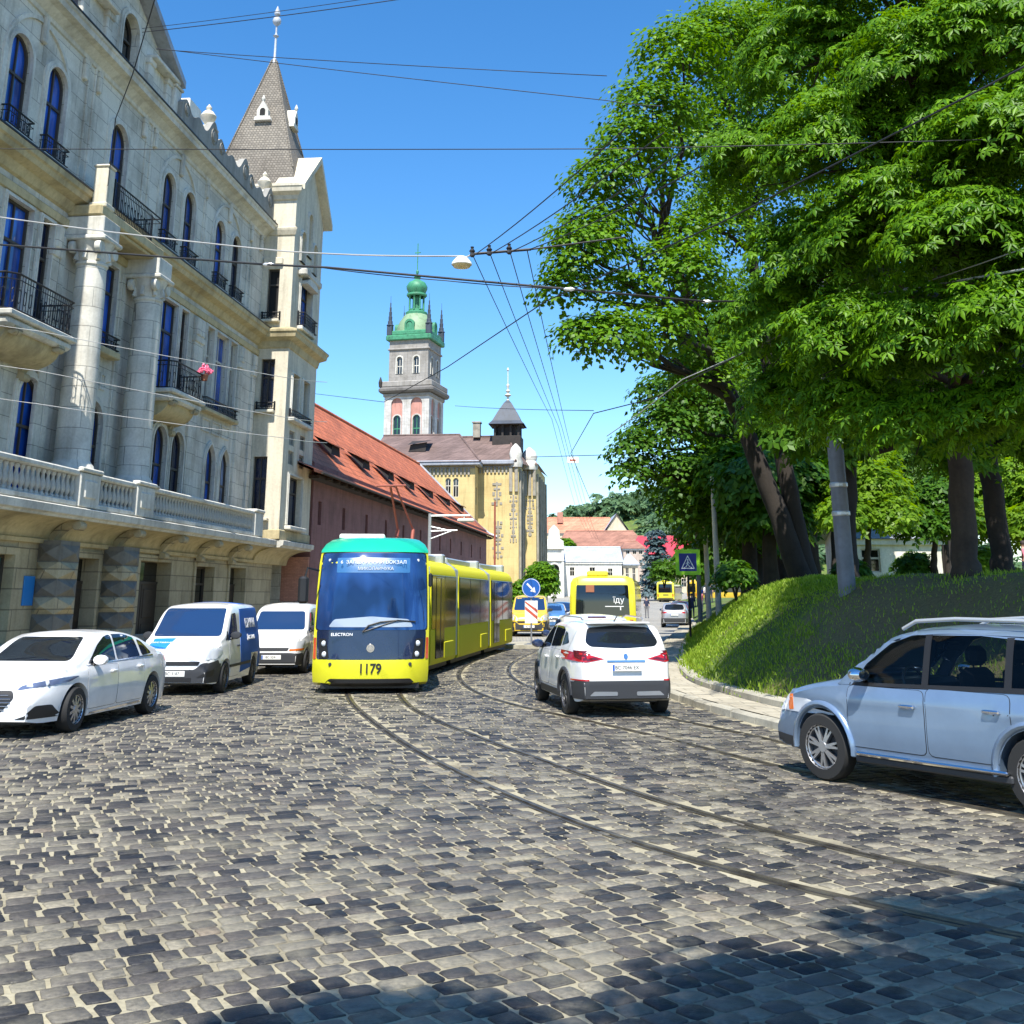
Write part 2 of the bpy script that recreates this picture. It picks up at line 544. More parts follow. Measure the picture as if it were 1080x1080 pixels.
M['tram_yellow'] = paint('tram_lime_yellow_paint', (.70,.67,.025), .3, 0, .08)
M['tram_green'] = paint('tram_green_paint', (.01,.44,.27), .3, 0, .08)
M['minibus_yellow'] = paint('minibus_yellow_paint', (.75,.50,.03), .35)
for _k in ('tram_yellow',):
    M[_k].node_tree.nodes['Principled BSDF'].inputs['Coat Weight'].default_value = .3
M['car_glass'] = glassy('car_glass', (.010,.013,.018), .03)
M['car_glass_blue'] = glassy('car_glass_blue', (.012,.035,.10), .03)
M['tram_glass'] = glassy('tram_windscreen', (.012,.042,.14), .04, 1.5, .5)  # uneven reflections imitated by noise in the blue base colour
M['tram_navy'] = paint('tram_navy_panel', (.010,.018,.052), .25)
M['head_glass'] = glassy('headlight_glass', (.55,.58,.62), .08)
M['head_blue'] = glassy('headlight_dark_glass', (.10,.13,.22), .06)
M['tail_red'] = glassy('tail_light_red', (.42,.012,.018), .1)
M['tail_dark'] = glassy('tail_light_dark_red', (.10,.008,.012), .1)
M['amber'] = glassy('amber_lens', (.70,.16,.02), .12)
M['plate_white'] = plain('number_plate_white', (.75,.75,.72), .5)
M['ink'] = plain('black_lettering', (.01,.01,.012), .6)
M['white_ink'] = plain('white_lettering', (.85,.85,.85), .5)
M['plastic_white'] = plain('white_enamel', (.72,.71,.66), .4)
M['sign_blue'] = plain('sign_blue', (.012,.10,.42), .45)
M['sign_navy'] = plain('sign_dark_blue', (.008,.018,.20), .45)
M['sign_green'] = plain('fluorescent_green', (.30,.62,.02), .5)
M['sign_red'] = plain('sign_red', (.52,.10,.06), .5)
M['teal'] = plain('teal_poster', (.03,.22,.24), .4)
M['bark'] = weathered('dark_bark', (.034,.027,.022), .5, 2, .95, .9, 14, True)
M['bark_warm'] = weathered('brown_bark', (.060,.044,.032), .55, 2, .95, .9, 14, True)
M['leaf_a'] = leafmat('chestnut_leaf', (.052,.150,.007), (.135,.275,.009), .38)
M['leaf_b'] = leafmat('maple_leaf', (.060,.165,.009), (.140,.280,.012), .42)
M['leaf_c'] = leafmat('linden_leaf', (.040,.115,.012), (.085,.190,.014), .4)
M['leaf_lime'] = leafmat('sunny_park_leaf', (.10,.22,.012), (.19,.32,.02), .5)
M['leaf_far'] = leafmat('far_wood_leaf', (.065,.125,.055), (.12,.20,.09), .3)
M['leaf_spruce'] = leafmat('blue_spruce_needles', (.05,.085,.085), (.09,.13,.14), .1)
M['grass_blade'] = leafmat('grass_blade', (.15,.29,.015), (.34,.46,.06), .45)
M['pink_flower'] = plain('pink_petal', (.85,.18,.30), .6)
M['terracotta'] = plain('terracotta', (.35,.13,.07), .8)
M['skin'] = plain('skin', (.50,.30,.21), .55)
M['hair'] = plain('dark_hair', (.03,.02,.015), .7)
M['cloth_blue'] = plain('blue_cloth', (.03,.10,.48), .8)
M['cloth_navy'] = plain('navy_cloth', (.02,.025,.06), .8)
M['cloth_white'] = plain('white_cloth', (.7,.68,.64), .8)
M['cloth_grey'] = plain('grey_cloth', (.16,.16,.17), .8)
M['cloth_pink'] = plain('rose_cloth', (.5,.16,.2), .8)

# ---------------------------------------------------------------- camera, light, sky
SUN_AZ, SUN_EL = R(186.0), R(58.0)         # compass style: direction towards the sun = (sin az, cos az)
cam = bpy.data.cameras.new('camera'); camo = bpy.data.objects.new('camera', cam); COL.objects.link(camo)
camo.location = (0, 0, 2.0)
camo.rotation_euler = (R(90) + math.atan(329/1180), 0, 0)
cam.sensor_width = 36; cam.sensor_height = 36; cam.lens = 1180/1080*36
cam.shift_y = -240/1080
cam.clip_start = .1; cam.clip_end = 5000
SC.camera = camo

w = bpy.data.worlds.new('World'); SC.world = w; w.use_nodes = True
wn = w.node_tree
sky = wn.nodes.new('ShaderNodeTexSky'); sky.sky_type = 'NISHITA'; sky.sun_disc = False
sky.sun_elevation = SUN_EL; sky.sun_rotation = SUN_AZ
sky.altitude = 300; sky.air_density = 1.0; sky.dust_density = .25; sky.ozone_density = 3.0
hsv = wn.nodes.new('ShaderNodeHueSaturation'); hsv.inputs['Saturation'].default_value = 1.3
wn.links.new(sky.outputs[0], hsv.inputs['Color']); wn.links.new(hsv.outputs[0], wn.nodes['Background'].inputs[0])
wn.nodes['Background'].inputs[1].default_value = .14
sl = bpy.data.lights.new('sun', 'SUN'); sl.energy = 5.0; sl.angle = R(.5); sl.color = (1.0, .955, .87)
so = bpy.data.objects.new('sun', sl); COL.objects.link(so)
sd = Vector((math.sin(SUN_AZ)*math.cos(SUN_EL), math.cos(SUN_AZ)*math.cos(SUN_EL), math.sin(SUN_EL)))
so.rotation_euler = sd.to_track_quat('Z', 'Y').to_euler(); so.location = (-10, -30, 60)
SC.view_settings.view_transform = 'Standard'; SC.view_settings.look = 'None'
SC.view_settings.exposure = .8; SC.view_settings.gamma = 1
SC.render.engine = 'CYCLES'
SC.cycles.max_bounces = 6; SC.cycles.diffuse_bounces = 3; SC.cycles.glossy_bounces = 3
SC.cycles.transparent_max_bounces = 12; SC.cycles.transmission_bounces = 6
SC.cycles.sample_clamp_indirect = 6
SC.cycles.use_denoising = True
SC.cycles.caustics_reflective = False; SC.cycles.caustics_refractive = False

# ---------------------------------------------------------------- terrain
def rise(y):
    if y < 90: return 0.0
    if y < 190: return (y-90)*.0155
    return 1.55 + (y-190)*.03

FOOT = [(26,-14),(17,-2),(13,4),(9.6,9),(7.0,13.5),(5.6,17),(4.75,20.8),(4.25,24.3),(4.15,28),(4.95,34),(6.2,42),(7.3,49),(9.2,60),(12.6,80),(16.5,110),(24,170)]
def resample(poly, step):
    out = [Vector(poly[0])]
    # smooth: Chaikin twice
    p = [Vector(q) for q in poly]
    for _ in range(2):
        q = [p[0]]
        for a, b in zip(p[:-1], p[1:]):
            q += [a*.75+b*.25, a*.25+b*.75]
        q.append(p[-1]); p = q
    acc = 0
    for a, b in zip(p[:-1], p[1:]):
        L_ = (b-a).length
        while acc + L_ >= step:
            t = (step-acc)/L_; a = a.lerp(b, t); out.append(a.copy()); L_ = (b-a).length; acc = 0
        acc += L_
    return out
foot = resample(FOOT, .5)
def nrm(poly, i):
    a, b = poly[max(i-1, 0)], poly[min(i+1, len(poly)-1)]
    t = (b-a).normalized()
    return Vector((t.y, -t.x))       # to the right of the walking direction (towards +x here)
footn = [nrm(foot, i) for i in range(len(foot))]

m, nt, N, L, B = nodes_of('ground_far')
v = coords(N, L)
a = noise(N, L, v, .08, 5, .6)
L.new(ramp(N, L, a, [(.35, (.20,.18,.14)), (.6, (.27,.25,.2))]), B.inputs['Base Color']); B.inputs['Roughness'].default_value = .9
M['ground'] = m
mb = MB()
ys = [-80,-20,0,30,60,80,90,100,110,120,135,150,170,190,220,260,320,400,700,1500,3000]
xs = [-1500,-400,-150,-60,-30,0,30,60,150,400,1500]
for j, y in enumerate(ys):
    for x in xs: mb.v.append((x, y, rise(min(y, 400)) - .05))
for j in range(len(ys)-1):
    for i in range(len(xs)-1):
        k = j*len(xs)+i
        mb.f.append((k, k+1, k+1+len(xs), k+len(xs))); mb.m.append(0)
props(mb.build('ground', M['ground']), kind='structure')

# sandy joint bed of the cobbled road (near) and worn setts (far)
m, nt, N, L, B = nodes_of('sandy_joints')
v = coords(N, L)
a = noise(N, L, v, .6, 6, .65); f = noise(N, L, v, 30, 4, .7)
c = ramp(N, L, a, [(.3, (.15,.13,.09)), (.5, (.33,.295,.20)), (.72, (.44,.40,.28))])
c = mul(N, L, c, ramp(N, L, f, [(.25, (.6,.6,.6)), (.6, (1,1,1))]), .8)
L.new(c, B.inputs['Base Color']); B.inputs['Roughness'].default_value = .95
bump(N, L, B, f, .5, .01)
M['sand'] = m
m, nt, N, L, B = nodes_of('far_setts')
v = coords(N, L)
b = N.new('ShaderNodeTexBrick'); b.inputs['Scale'].default_value = 1
b.inputs['Brick Width'].default_value = .3; b.inputs['Row Height'].default_value = .26; b.inputs['Mortar Size'].default_value = .03
b.inputs['Color1'].default_value = (.21,.20,.19,1); b.inputs['Color2'].default_value = (.30,.285,.25,1); b.inputs['Mortar'].default_value = (.40,.37,.29,1)
L.new(v, b.inputs['Vector'])
a = noise(N, L, v, .3, 5, .6)
L.new(mul(N, L, b.outputs[0], ramp(N, L, a, [(.3, (.7,.7,.7)), (.6, (1,1,1))]), .9), B.inputs['Base Color'])
B.inputs['Roughness'].default_value = .7
M['far_setts'] = m
mb = MB()
mb.add([(-22,-6,-.0085),(28,-6,-.0085),(28,52,-.0085),(-22,52,-.0085)], [(0,1,2,3)])
props(mb.build('road_bed', M['sand']), kind='structure')
mb = MB()
fy = [52,60,70,80,90,100,110,120,135,150,170,190,230]
for y in fy: mb.v += [(-14+.1*(y-40), y, rise(y)-.012), (lin(y, [(40,9),(60,11),(80,15),(110,19),(170,28),(230,40)]), y, rise(y)-.012)]
for i in range(len(fy)-1): mb.f.append((2*i, 2*i+1, 2*i+3, 2*i+2)); mb.m.append(0)
props(mb.build('far_road', M['far_setts']), kind='structure')

# ---- rails
RAILS = [
 [(-4.1,30),(-3.75,27),(-3.35,24.5),(-2.95,22.48),(-2.14,19.26),(-1.27,16.16),(-.43,13.74),(.19,12.17),(.83,10.77),(1.30,9.95),(1.98,8.95),(2.63,8.2),(3.25,7.55),(4.3,6.6),(6,5.3)],
 [(-2.7,28),(-2.35,25),(-1.85,22.1),(-1.2,19.9),(-.57,17.98),(.25,15.7),(1.06,13.53),(1.54,12.33),(2.21,10.98),(2.78,10.05),(3.35,9.25),(3.95,8.55),(5.0,7.6),(6.8,6.2)],
 [(1.2,56),(.1,48),(-.7,42),(-1.35,36.4),(-1.45,32.5),(-1.28,29.3),(-.82,25.9),(0,22.9),(1.05,20.5),(2.24,17.74),(3.05,15.3),(3.95,13.2),(5.2,10.9),(7,8.3),(9,6)],
 [(2.5,56),(1.4,48),(.6,42),(0,36.8),(-.1,32.8),(.05,29.8),(.5,26.6),(1.25,23.8),(2.2,21.6),(3.4,18.6),(4.2,16.0),(5.05,14.0),(6.2,11.8),(8,9)],
]
m, nt, N, L, B = nodes_of('worn_rail_steel')
v = coords(N, L); a = noise(N, L, v, 3, 5, .6)
L.new(ramp(N, L, a, [(.35, (.05,.038,.028)), (.6, (.17,.145,.105))]), B.inputs['Base Color'])
B.inputs['Metallic'].default_value = .6; B.inputs['Roughness'].default_value = .45
M['rail'] = m
M['groove'] = plain('rail_groove', (.012,.011,.010), .9)
rail_pts = []
for rl in RAILS:
    p = resample(rl, .3)
    rail_pts.append(p)
    mb = MB()
    prof = [(-.040,-.02,0),(-.036,.005,0),(.020,.005,0),(.022,-.006,1),(.072,-.006,1),(.074,.003,0),(.092,.003,0),(.096,-.02,0)]
    vs = []
    for i, q in enumerate(p):
        n = nrm(p, i)
        for (o, z, _) in prof: vs.append((q.x+n.x*o, q.y+n.y*o, z))
    k = len(prof)
    for i in range(len(p)-1):
        for j in range(k-1):
            mb.f.append((i*k+j, i*k+j+1, (i+1)*k+j+1, (i+1)*k+j)); mb.m.append(1 if prof[j][2] and prof[j+1][2] else 0)
    mb.v = vs
    props(mb.build('tram_rail', [M['rail'], M['groove']], smooth=30), kind='structure')
allrail = np.array([(q.x, q.y) for p in rail_pts for q in p])

# ---- cobbles: setts laid in radial courses, square to the curved track
m, nt, N, L, B = nodes_of('worn_basalt_setts')
at = N.new('ShaderNodeAttribute'); at.attribute_name = 'tone'; at.attribute_type = 'GEOMETRY'
c = ramp(N, L, at.outputs['Fac'], [(0, (.014,.016,.022)), (.22, (.048,.046,.046)), (.42, (.088,.079,.072)), (.6, (.13,.12,.104)), (.78, (.19,.175,.14)), (.9, (.26,.235,.18)), (1, (.15,.11,.085))])
v = coords(N, L)
f = noise(N, L, v, 22, 5, .7); g2 = noise(N, L, v, .5, 5, .6)
c = mul(N, L, c, ramp(N, L, f, [(.3, (.5,.5,.52)), (.55, (1.0,1.0,1.0)), (.75, (1.45,1.4,1.3))]), .9)
c = mul(N, L, c, ramp(N, L, g2, [(.32, (.75,.75,.78)), (.6, (1.12,1.1,1.03))]), .9)
q2 = noise(N, L, v, 1.1, 6, .7)
c = mix(N, L, ramp(N, L, q2, [(.50, (0,0,0)), (.72, (.62,.62,.62))]), c, (.31,.28,.20))
L.new(c, B.inputs['Base Color'])
rr = ramp(N, L, f, [(.3, (.40,.40,.40)), (.7, (.68,.68,.68))])
L.new(rr, B.inputs['Roughness'])
B.inputs['Specular IOR Level'].default_value = .35
bump(N, L, B, f, .7, .012)
M['setts'] = m
CXc, CYc = 34.4, 27.4
rg = np.random.default_rng(3)
V = []; Fq = []; T = []
def left_edge(y): return -11.6 + .09*(y-20)
foot_np = np.array([(p.x, p.y) for p in foot])
def road_right(x, y):
    """signed clearance to the kerb line (1.05 m on the road side of the slope foot)"""
    d = foot_np - np.array((x, y)); i = int(np.argmin((d*d).sum(1)))
    n = footn[i]
    return (x-foot_np[i, 0])*n.x + (y-foot_np[i, 1])*n.y
vc = 0
pitch = .184
th = R(150)
Rmin, Rmax = 27.0, 52.0
stones = 0
th0, th1 = R(148), R(222)
i_row = 0
th = th0
while th < th1:
    dth = (pitch*rg.uniform(.86, 1.15))/40.0
    thm = th + dth/2
    r = Rmin + rg.uniform(0, .3)
    while r < Rmax:
        ln = float(np.clip(rg.normal(.192, .042), .11, .32))
        rm = r + ln/2
        x = CXc + rm*math.cos(thm); y = CYc + rm*math.sin(thm)
        r0, r1 = r, r+ln
        r += ln
        if not (4.2 < y < 52.5): continue
        if x < left_edge(y) or abs(x) > .50*y + 4.5: continue
        if x > 1.0 and road_right(x, y) > -1.15: continue
        dr = allrail - np.array((x, y)); dmin = (dr*dr).sum(1).min()
        if dmin < .145**2: continue
        gap = rg.uniform(.008, .019)
        a0, a1 = th + gap/ rm*.9, th+dth - gap/rm*.9
        b0, b1 = r0+gap, r1-gap
        near = y < 26
        tone = float(np.clip(rg.beta(1.7, 1.9), 0, 1))
        if rg.random() < .12: tone = rg.uniform(0, .14)
        dz = rg.normal(0, .0016); tx, ty = rg.normal(0, .010, 2)
        wob = rg.uniform(-.010, .010, (8, 2))
        ch = rg.uniform(.07, .17) if near else 0
        def P(s, t):      # s,t in 0..1
            rr_ = b0+(b1-b0)*s; aa = a0+(a1-a0)*t
            return CXc+rr_*math.cos(aa), CYc+rr_*math.sin(aa)
        if near:
            uv = [(ch*.8,0),(1-ch*.8,0),(1,ch),(1,1-ch),(1-ch*.8,1),(ch*.8,1),(0,1-ch),(0,ch)]
        else:
            uv = [(0,0),(1,0),(1,1),(0,1)]
        k = len(uv)
        base = [P(*q) for q in uv]
        base = [(px+wob[q][0], py+wob[q][1]) for q, (px, py) in enumerate(base)]
        rings = [(1.0, -.02), (.992, -.0035), (.95, .0012)] if near else [(1.0, -.02), (.92, .0)]
        for (s_, z_) in rings:
            for (px, py) in base:
                qx, qy = x+(px-x)*s_, y+(py-y)*s_
                V.append((qx, qy, z_+dz+(qx-x)*tx+(qy-y)*ty))
        for l_ in range(len(rings)-1):
            for q in range(k):
                q2 = (q+1) % k
                Fq.append((vc+l_*k+q, vc+l_*k+q2, vc+(l_+1)*k+q2, vc+(l_+1)*k+q)); T.append(tone)
        o = vc+(len(rings)-1)*k
        if near:      # slightly domed top
            V.append((x, y, .0022+dz)); cidx = vc+len(rings)*k
            for q in range(0, 8, 2): Fq.append((o+q, o+(q+1) % 8, o+(q+2) % 8, cidx)); T.append(tone)
            vc += len(rings)*k+1
        else:
            Fq.append((o, o+1, o+2, o+3)); T.append(tone); vc += len(rings)*k
        stones += 1
    th += dth
cob = np_mesh('cobblestones', np.array(V), np.array(Fq), M['setts'], smooth=False, attr=np.array(T))
props(cob, kind='structure')
print('stones', stones)

# ---- right pavement, kerbs, embankment
def strip(name, polyA, za, zb, oa, ob, mat, i0=0, i1=None, zoff=None):
    pts = polyA[i0:i1]
    mb = MB()
    for i, q in enumerate(pts):
        n = footn[i+i0]; zr = rise(q.y)
        mb.v += [(q.x+n.x*oa, q.y+n.y*oa, za+zr), (q.x+n.x*ob, q.y+n.y*ob, zb+zr)]
    for i in range(len(pts)-1): mb.f.append((2*i, 2*i+1, 2*i+3, 2*i+2)); mb.m.append(0)
    return mb
M['paving'] = ashlar('worn_paving', (.44,.40,.31), .6, .5, .015, .65, .08, xz=False, stain=.75)
props(strip('pavement', foot, .13, .14, -.86, -.15, M['paving']).build('pavement', M['paving']), kind='structure')
def kerb(name, o0, o1, ztop, length):
    """row of separate kerb stones, as one edge of the pavement"""
    mb = MB(); k = max(2, int(length/.5)); i = 0
    while i + k < len(foot):
        a, b = foot[i], foot[i+k]; n = footn[i]; n2 = footn[i+k]
        j = rnd.uniform(-.012, .012); g = .012
        t = (b-a).normalized()*g
        zr = rise(a.y); z1 = ztop+zr+rnd.uniform(-.012, .01)
        P = []
        for (q, nn, s) in ((a, n, 1), (b, n2, -1)):
            for (o, z) in ((o0, -.06+zr), (o0+.015, z1-.03), (o0+.05, z1), (o1-.02, z1), (o1, z1-.03), (o1, -.06+zr)):
                P.append((q.x+nn.x*(o+j)+t.x*s, q.y+nn.y*(o+j)+t.y*s, z))
        mb.add(P, [(q, q+1, q+7, q+6) for q in range(5)] + [(0,1,2,3,4,5), (11,10,9,8,7,6)])
        i += k
    return props(mb.build(name, M['kerb']), kind='structure')
kerb('kerb', -1.06, -.86, .13, 1.0)
kerb('edging_stones', -.16, .12, .27, 1.5)

def crest(y): return lin(y, [(-10,2.6),(10,2.55),(20,2.45),(34,2.40),(60,2.2),(80,1.7),(110,1.1),(170,.5)])
def wslope(y): return lin(y, [(-10,5.2),(14,4.3),(20,3.5),(28,2.7),(40,2.6),(60,3),(170,3)])
cross = [0,.08,.2,.35,.5,.65,.8,.9,1.0,1.12,1.3,2,4,8,16,30,60]
nz = np.random.default_rng(11)
def hump(x, y): return .03*math.sin(x*1.7+y*.9)+.04*math.sin(x*.8-y*1.3+1)+.018*math.sin(x*3.9+y*3.1)
def emb(i, t):
    q, n = foot[i], footn[i]
    h = crest(q.y); ws = wslope(q.y)
    d = t*ws
    x, y = q.x+n.x*d+.1, q.y+n.y*d
    if t <= 1: z = .16 + (h-.16)*(t if t < .75 else 1-(1-t)**2*2 - (.75-1+.125)*0 if False else t)
    else: z = h
    if .75 < t < 1.3:      # round the crest
        k = (t-.75)/.55; z = .16+(h-.16)*(.75 + .25*(1-(1-k)**2))
    z += hump(x, y)*min(1, t*2.5) + rise(q.y)
    return (x, y, z)
# stop the far plateau from folding over itself: fan limited in the concave stretch
mb = MB()
I = [i for i in range(0, len(foot), 1)]
nc = len(cross)
for i in I:
    for t in cross:
        if t <= 2: p = emb(i, t)
        else:
            q = foot[i]; b = emb(i, 2); p = (b[0]+(t-2)*2.6, b[1]+(t-2)*.10, b[2]+(.03 if t < 8 else .25)*0+rnd.uniform(-.02, .02))
        mb.v.append(p)
for a in range(len(I)-1):
    for j in range(nc-1):
        mb.f.append((a*nc+j, a*nc+j+1, (a+1)*nc+j+1, (a+1)*nc+j)); mb.m.append(0)
m, nt, N, L, B = nodes_of('embankment_turf')
v = coords(N, L)
a = noise(N, L, v, .55, 6, .65); f = noise(N, L, v, 18, 5, .7)
c = ramp(N, L, a, [(.30, (.12,.09,.05)), (.46, (.10,.14,.028)), (.60, (.13,.21,.028)), (.75, (.26,.26,.07))])
sx_ = N.new('ShaderNodeSeparateXYZ'); L.new(v, sx_.inputs[0])
m1 = N.new('ShaderNodeMath'); m1.operation = 'MULTIPLY_ADD'; m1.inputs[1].default_value = -.13; m1.inputs[2].default_value = 1.75; L.new(sx_.outputs[1], m1.inputs[0])
m2 = N.new('ShaderNodeMath'); m2.operation = 'MULTIPLY_ADD'; m2.inputs[1].default_value = .22; L.new(sx_.outputs[0], m2.inputs[0]); L.new(m1.outputs[0], m2.inputs[2])
m3 = N.new('ShaderNodeMath'); m3.operation = 'MULTIPLY_ADD'; m3.inputs[1].default_value = 1.6; L.new(a, m3.inputs[0]); L.new(m2.outputs[0], m3.inputs[2])
c = mix(N, L, ramp(N, L, m3.outputs[0], [(.62, (0,0,0)), (1.05, (.75,.75,.75))]), c, (.24,.165,.085))
c = mul(N, L, c, ramp(N, L, f, [(.3, (.5,.5,.5)), (.65, (1.1,1.1,1.1))]), .85)
L.new(c, B.inputs['Base Color']); B.inputs['Roughness'].default_value = .95
bump(N, L, B, f, .9, .05)
M['turf'] = m
props(mb.build('embankment', M['turf'], smooth=180), kind='structure')

# grass blades on the slope the camera can see
bl = []; bf = []
gr = np.random.default_rng(5)
idx = [i for i, q in enumerate(foot) if 8 < q.y < 64]
vc = 0
for _ in range(190000):
    i = idx[int(len(idx)*gr.random())]
    t = 1.25*gr.random()**.9
    q = foot[i]
    if q.y > 34 and gr.random() < .45: continue
    x, y, z = emb(i, t)
    x += gr.uniform(-.3, .3); y += gr.uniform(-.3, .3)
    dens = .5+.5*math.sin(x*1.1+2*math.sin(y*.7))*math.sin(y*.9+x*.4)
    bare = (x > 6.0 and t > .40 and y < 25)
    if bare and gr.random() < (.72 if x > 7 else .6): continue
    if gr.random() > .45+.55*dens: continue
    h = gr.uniform(.03, .085)*(.7+.6*dens)*(1.0 if y < 30 else 1.3)
    if t < .15 and gr.random() < .5: h *= 2.0
    wd = gr.uniform(.006, .012)*(1 if y < 26 else 1.7)
    an = gr.uniform(0, 2*pi); ln = gr.uniform(.1, .8)*h; la = gr.uniform(0, 2*pi)
    cx_, sx_ = math.cos(an)*wd, math.sin(an)*wd
    lx, ly = math.cos(la)*ln, math.sin(la)*ln
    z -= .012
    bl += [(x-cx_, y-sx_, z), (x+cx_, y+sx_, z), (x+lx*.45+cx_*.7, y+ly*.45+sx_*.7, z+h*.6), (x+lx*.45-cx_*.7, y+ly*.45-sx_*.7, z+h*.6), (x+lx+.001, y+ly, z+h), (x+lx-.001, y+ly, z+h)]
    bf += [(vc, vc+1, vc+2, vc+3), (vc+3, vc+2, vc+4, vc+5)]
    vc += 6
props(np_mesh('grass', np.array(bl), np.array(bf), M['grass_blade']), label='rough green grass growing all over the embankment slope', cat='grass', kind='stuff')

# ---------------------------------------------------------------- the mansion on the left
def scale_poly(poly, du, dz0, dz1):
    us = [p[0] for p in poly]; zs = [p[1] for p in poly]
    u0, u1, z0, z1 = min(us), max(us), min(zs), max(zs)
    c = (u0+u1)/2; w = u1-u0; h = z1-z0
    return [((u-c)*(w+2*du)/w + c, (z-z0)*(h+dz0+dz1)/h + z0-dz0) for u, z in poly]

def ring(mb, a, b, f, d0, d1, mi=0):
    """band between outlines a (outer) and b (inner), front face at depth d0, sides back to d1"""
    n = len(a)
    vs = [f(u, v, d0) for u, v in a] + [f(u, v, d0) for u, v in b] + [f(u, v, d1) for u, v in a] + [f(u, v, d1) for u, v in b]
    fs = []
    for i in range(n):
        j = (i+1) % n
        fs += [(i, j, n+j, n+i), (i, 2*n+i, 2*n+j, j), (n+i, n+j, 3*n+j, 3*n+i)]
    mb.add(vs, fs, mi)

win_rnd = random.Random(3)
def window(parent, poly, f, depth=.16, glass=None, frame=None, mull=(.5,), trans=(), bar=.06, surround=None, name='window', sur_mat=None):
    frame = frame or M['frame_dark']; glass = glass or M['glass_deep']
    us = [p[0] for p in poly]; zs = [p[1] for p in poly]
    u0, u1, z0, z1 = min(us), max(us), min(zs), max(zs)
    mb = MB()
    ring(mb, scale_poly(poly, .004, .004, .004), scale_poly(poly, -.075, -.075, -.075), f, depth-.06, depth+.05)
    def bx(a, b, c, d, d0, d1):
        vs = [f(a, c, d0), f(b, c, d0), f(b, d, d0), f(a, d, d0), f(a, c, d1), f(b, c, d1), f(b, d, d1), f(a, d, d1)]
        mb.add(vs, [(0,1,2,3),(7,6,5,4),(0,4,5,1),(1,5,6,2),(2,6,7,3),(3,7,4,0)])
    def top_at(u):      # head of the opening above u
        best = z1
        n = len(poly); hit = []
        for i in range(n):
            a, b = poly[i], poly[(i+1) % n]
            if (a[0]-u)*(b[0]-u) <= 0 and abs(a[0]-b[0]) > 1e-6:
                hit.append(a[1]+(b[1]-a[1])*(u-a[0])/(b[0]-a[0]))
        return max(hit) if hit else best
    for k in mull:
        u = u0+(u1-u0)*k
        bx(u-bar/2, u+bar/2, z0+.07, top_at(u)-.07, depth-.045, depth+.04)
    for z in trans:
        zz = z0+(z1-z0)*z
        bx(u0+.075, u1-.075, zz-bar*.7, zz+bar*.7, depth-.055, depth+.045)
    o = mb.build(name, frame, parent)
    g = MB()
    g.prism(scale_poly(poly, -.06, -.06, -.06), lambda u, v, d: f(u, v, d), depth+.012, depth+.03)
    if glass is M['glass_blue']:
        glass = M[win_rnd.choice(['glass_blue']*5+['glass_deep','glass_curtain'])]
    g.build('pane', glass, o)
    if surround:
        s = MB()
        ring(s, scale_poly(poly, surround, 0, surround), scale_poly(poly, .002, 0, .002), f, -.07, .02)
        ring(s, scale_poly(poly, surround*.45, 0, surround*.45), scale_poly(poly, .002, 0, .002), f, -.105, -.06)
        s.build('surround', sur_mat or M['stone_trim'], o)
    return o

def railing(parent, path, z0, z1, step=.13, name='railing'):
    """iron railing along a plan path [(x,y)...] between heights z0 and z1, with a scroll band"""
    mb = MB()
    P = [Vector((x, y, 0)) for x, y in path]
    for z, r in ((z1, .028), (z0+.04, .02), (z1-.16, .014)):
        mb.tube([(p.x, p.y, z) for p in P], r, 6)
    pts = resample([(p.x, p.y) for p in P], step) if len(P) > 1 else []
    for k, q in enumerate(pts):
        mb.tube([(q.x, q.y, z0), (q.x, q.y, z1)], .011, 4)
        if k % 2 == 0 and k+1 < len(pts):
            n = pts[k+1]; c = (q+n)/2; h = (z1-z0)
            t = (n-q); 
            ringp = [(c.x+t.x*.46*math.cos(a), c.y+t.y*.46*math.cos(a), z0+h*.42+h*.2*math.sin(a)) for a in [2*pi*i/8 for i in range(9)]]
            mb.tube(ringp, .012, 4, caps=False)
    for q in (P[0], P[-1]):
        mb.cbox(q.x-.035, q.x+.035, q.y-.035, q.y+.035, z0-.02, z1+.09, .01)
    return mb.build(name, M['iron'], parent)

man = thing('stone_mansion', (-12.10, 52.14, 0), R(90-5.22), 'ornate pale stone corner mansion with columns, balconies and a pointed slate turret', 'building')
fm = lambda u, z, d=0: (u, d, z)
fg = lambda u, z, d=0: (u, d-.3, z)
fb = lambda u, z, d=0: (u, d-1.5, z)
fl = lambda o, z, d=0: (d, -o, z)

C3 = [-31.3,-29.1,-22.95,-20.8,-11.9,-9.75,-6.2,-4.05]
W3 = [arch(c-.6, c+.6, 14.75, 17.65) for c in C3]
S3 = arch(-17.05, -15.7, 13.8, 17.7)
T2 = [(-24.1,-23.35),(-22.75,-21.3),(-20.75,-20.05),(-12.65,-11.95),(-11.65,-10.1),(-9.75,-9.0),(-6.85,-6.05),(-5.75,-4.25),(-3.95,-3.1),(-31,-30.2),(-29.8,-28.4)]
W2 = [rect(a, b, 9.45, 12.85) for a, b in T2]
S2 = rect(-17.2, -15.5, 9.9, 12.75)
W1 = [arch(a, b, 4.6, 8.1) for a, b in [(-23.3,-22.05),(-20.95,-19.7),(-17.0,-15.6),(-11.4,-10.15),(-9.7,-8.45),(-30.6,-29.3)]]
PW1 = [pointed(a, b, 4.6, 8.1) for a, b in [(-6.0,-4.9),(-4.25,-3.1)]]
mb = MB()
mb.wall(rect(-34, 0, 4.5, 19.6), W3+[S3]+W2+[S2]+W1+PW1, fm, .34)
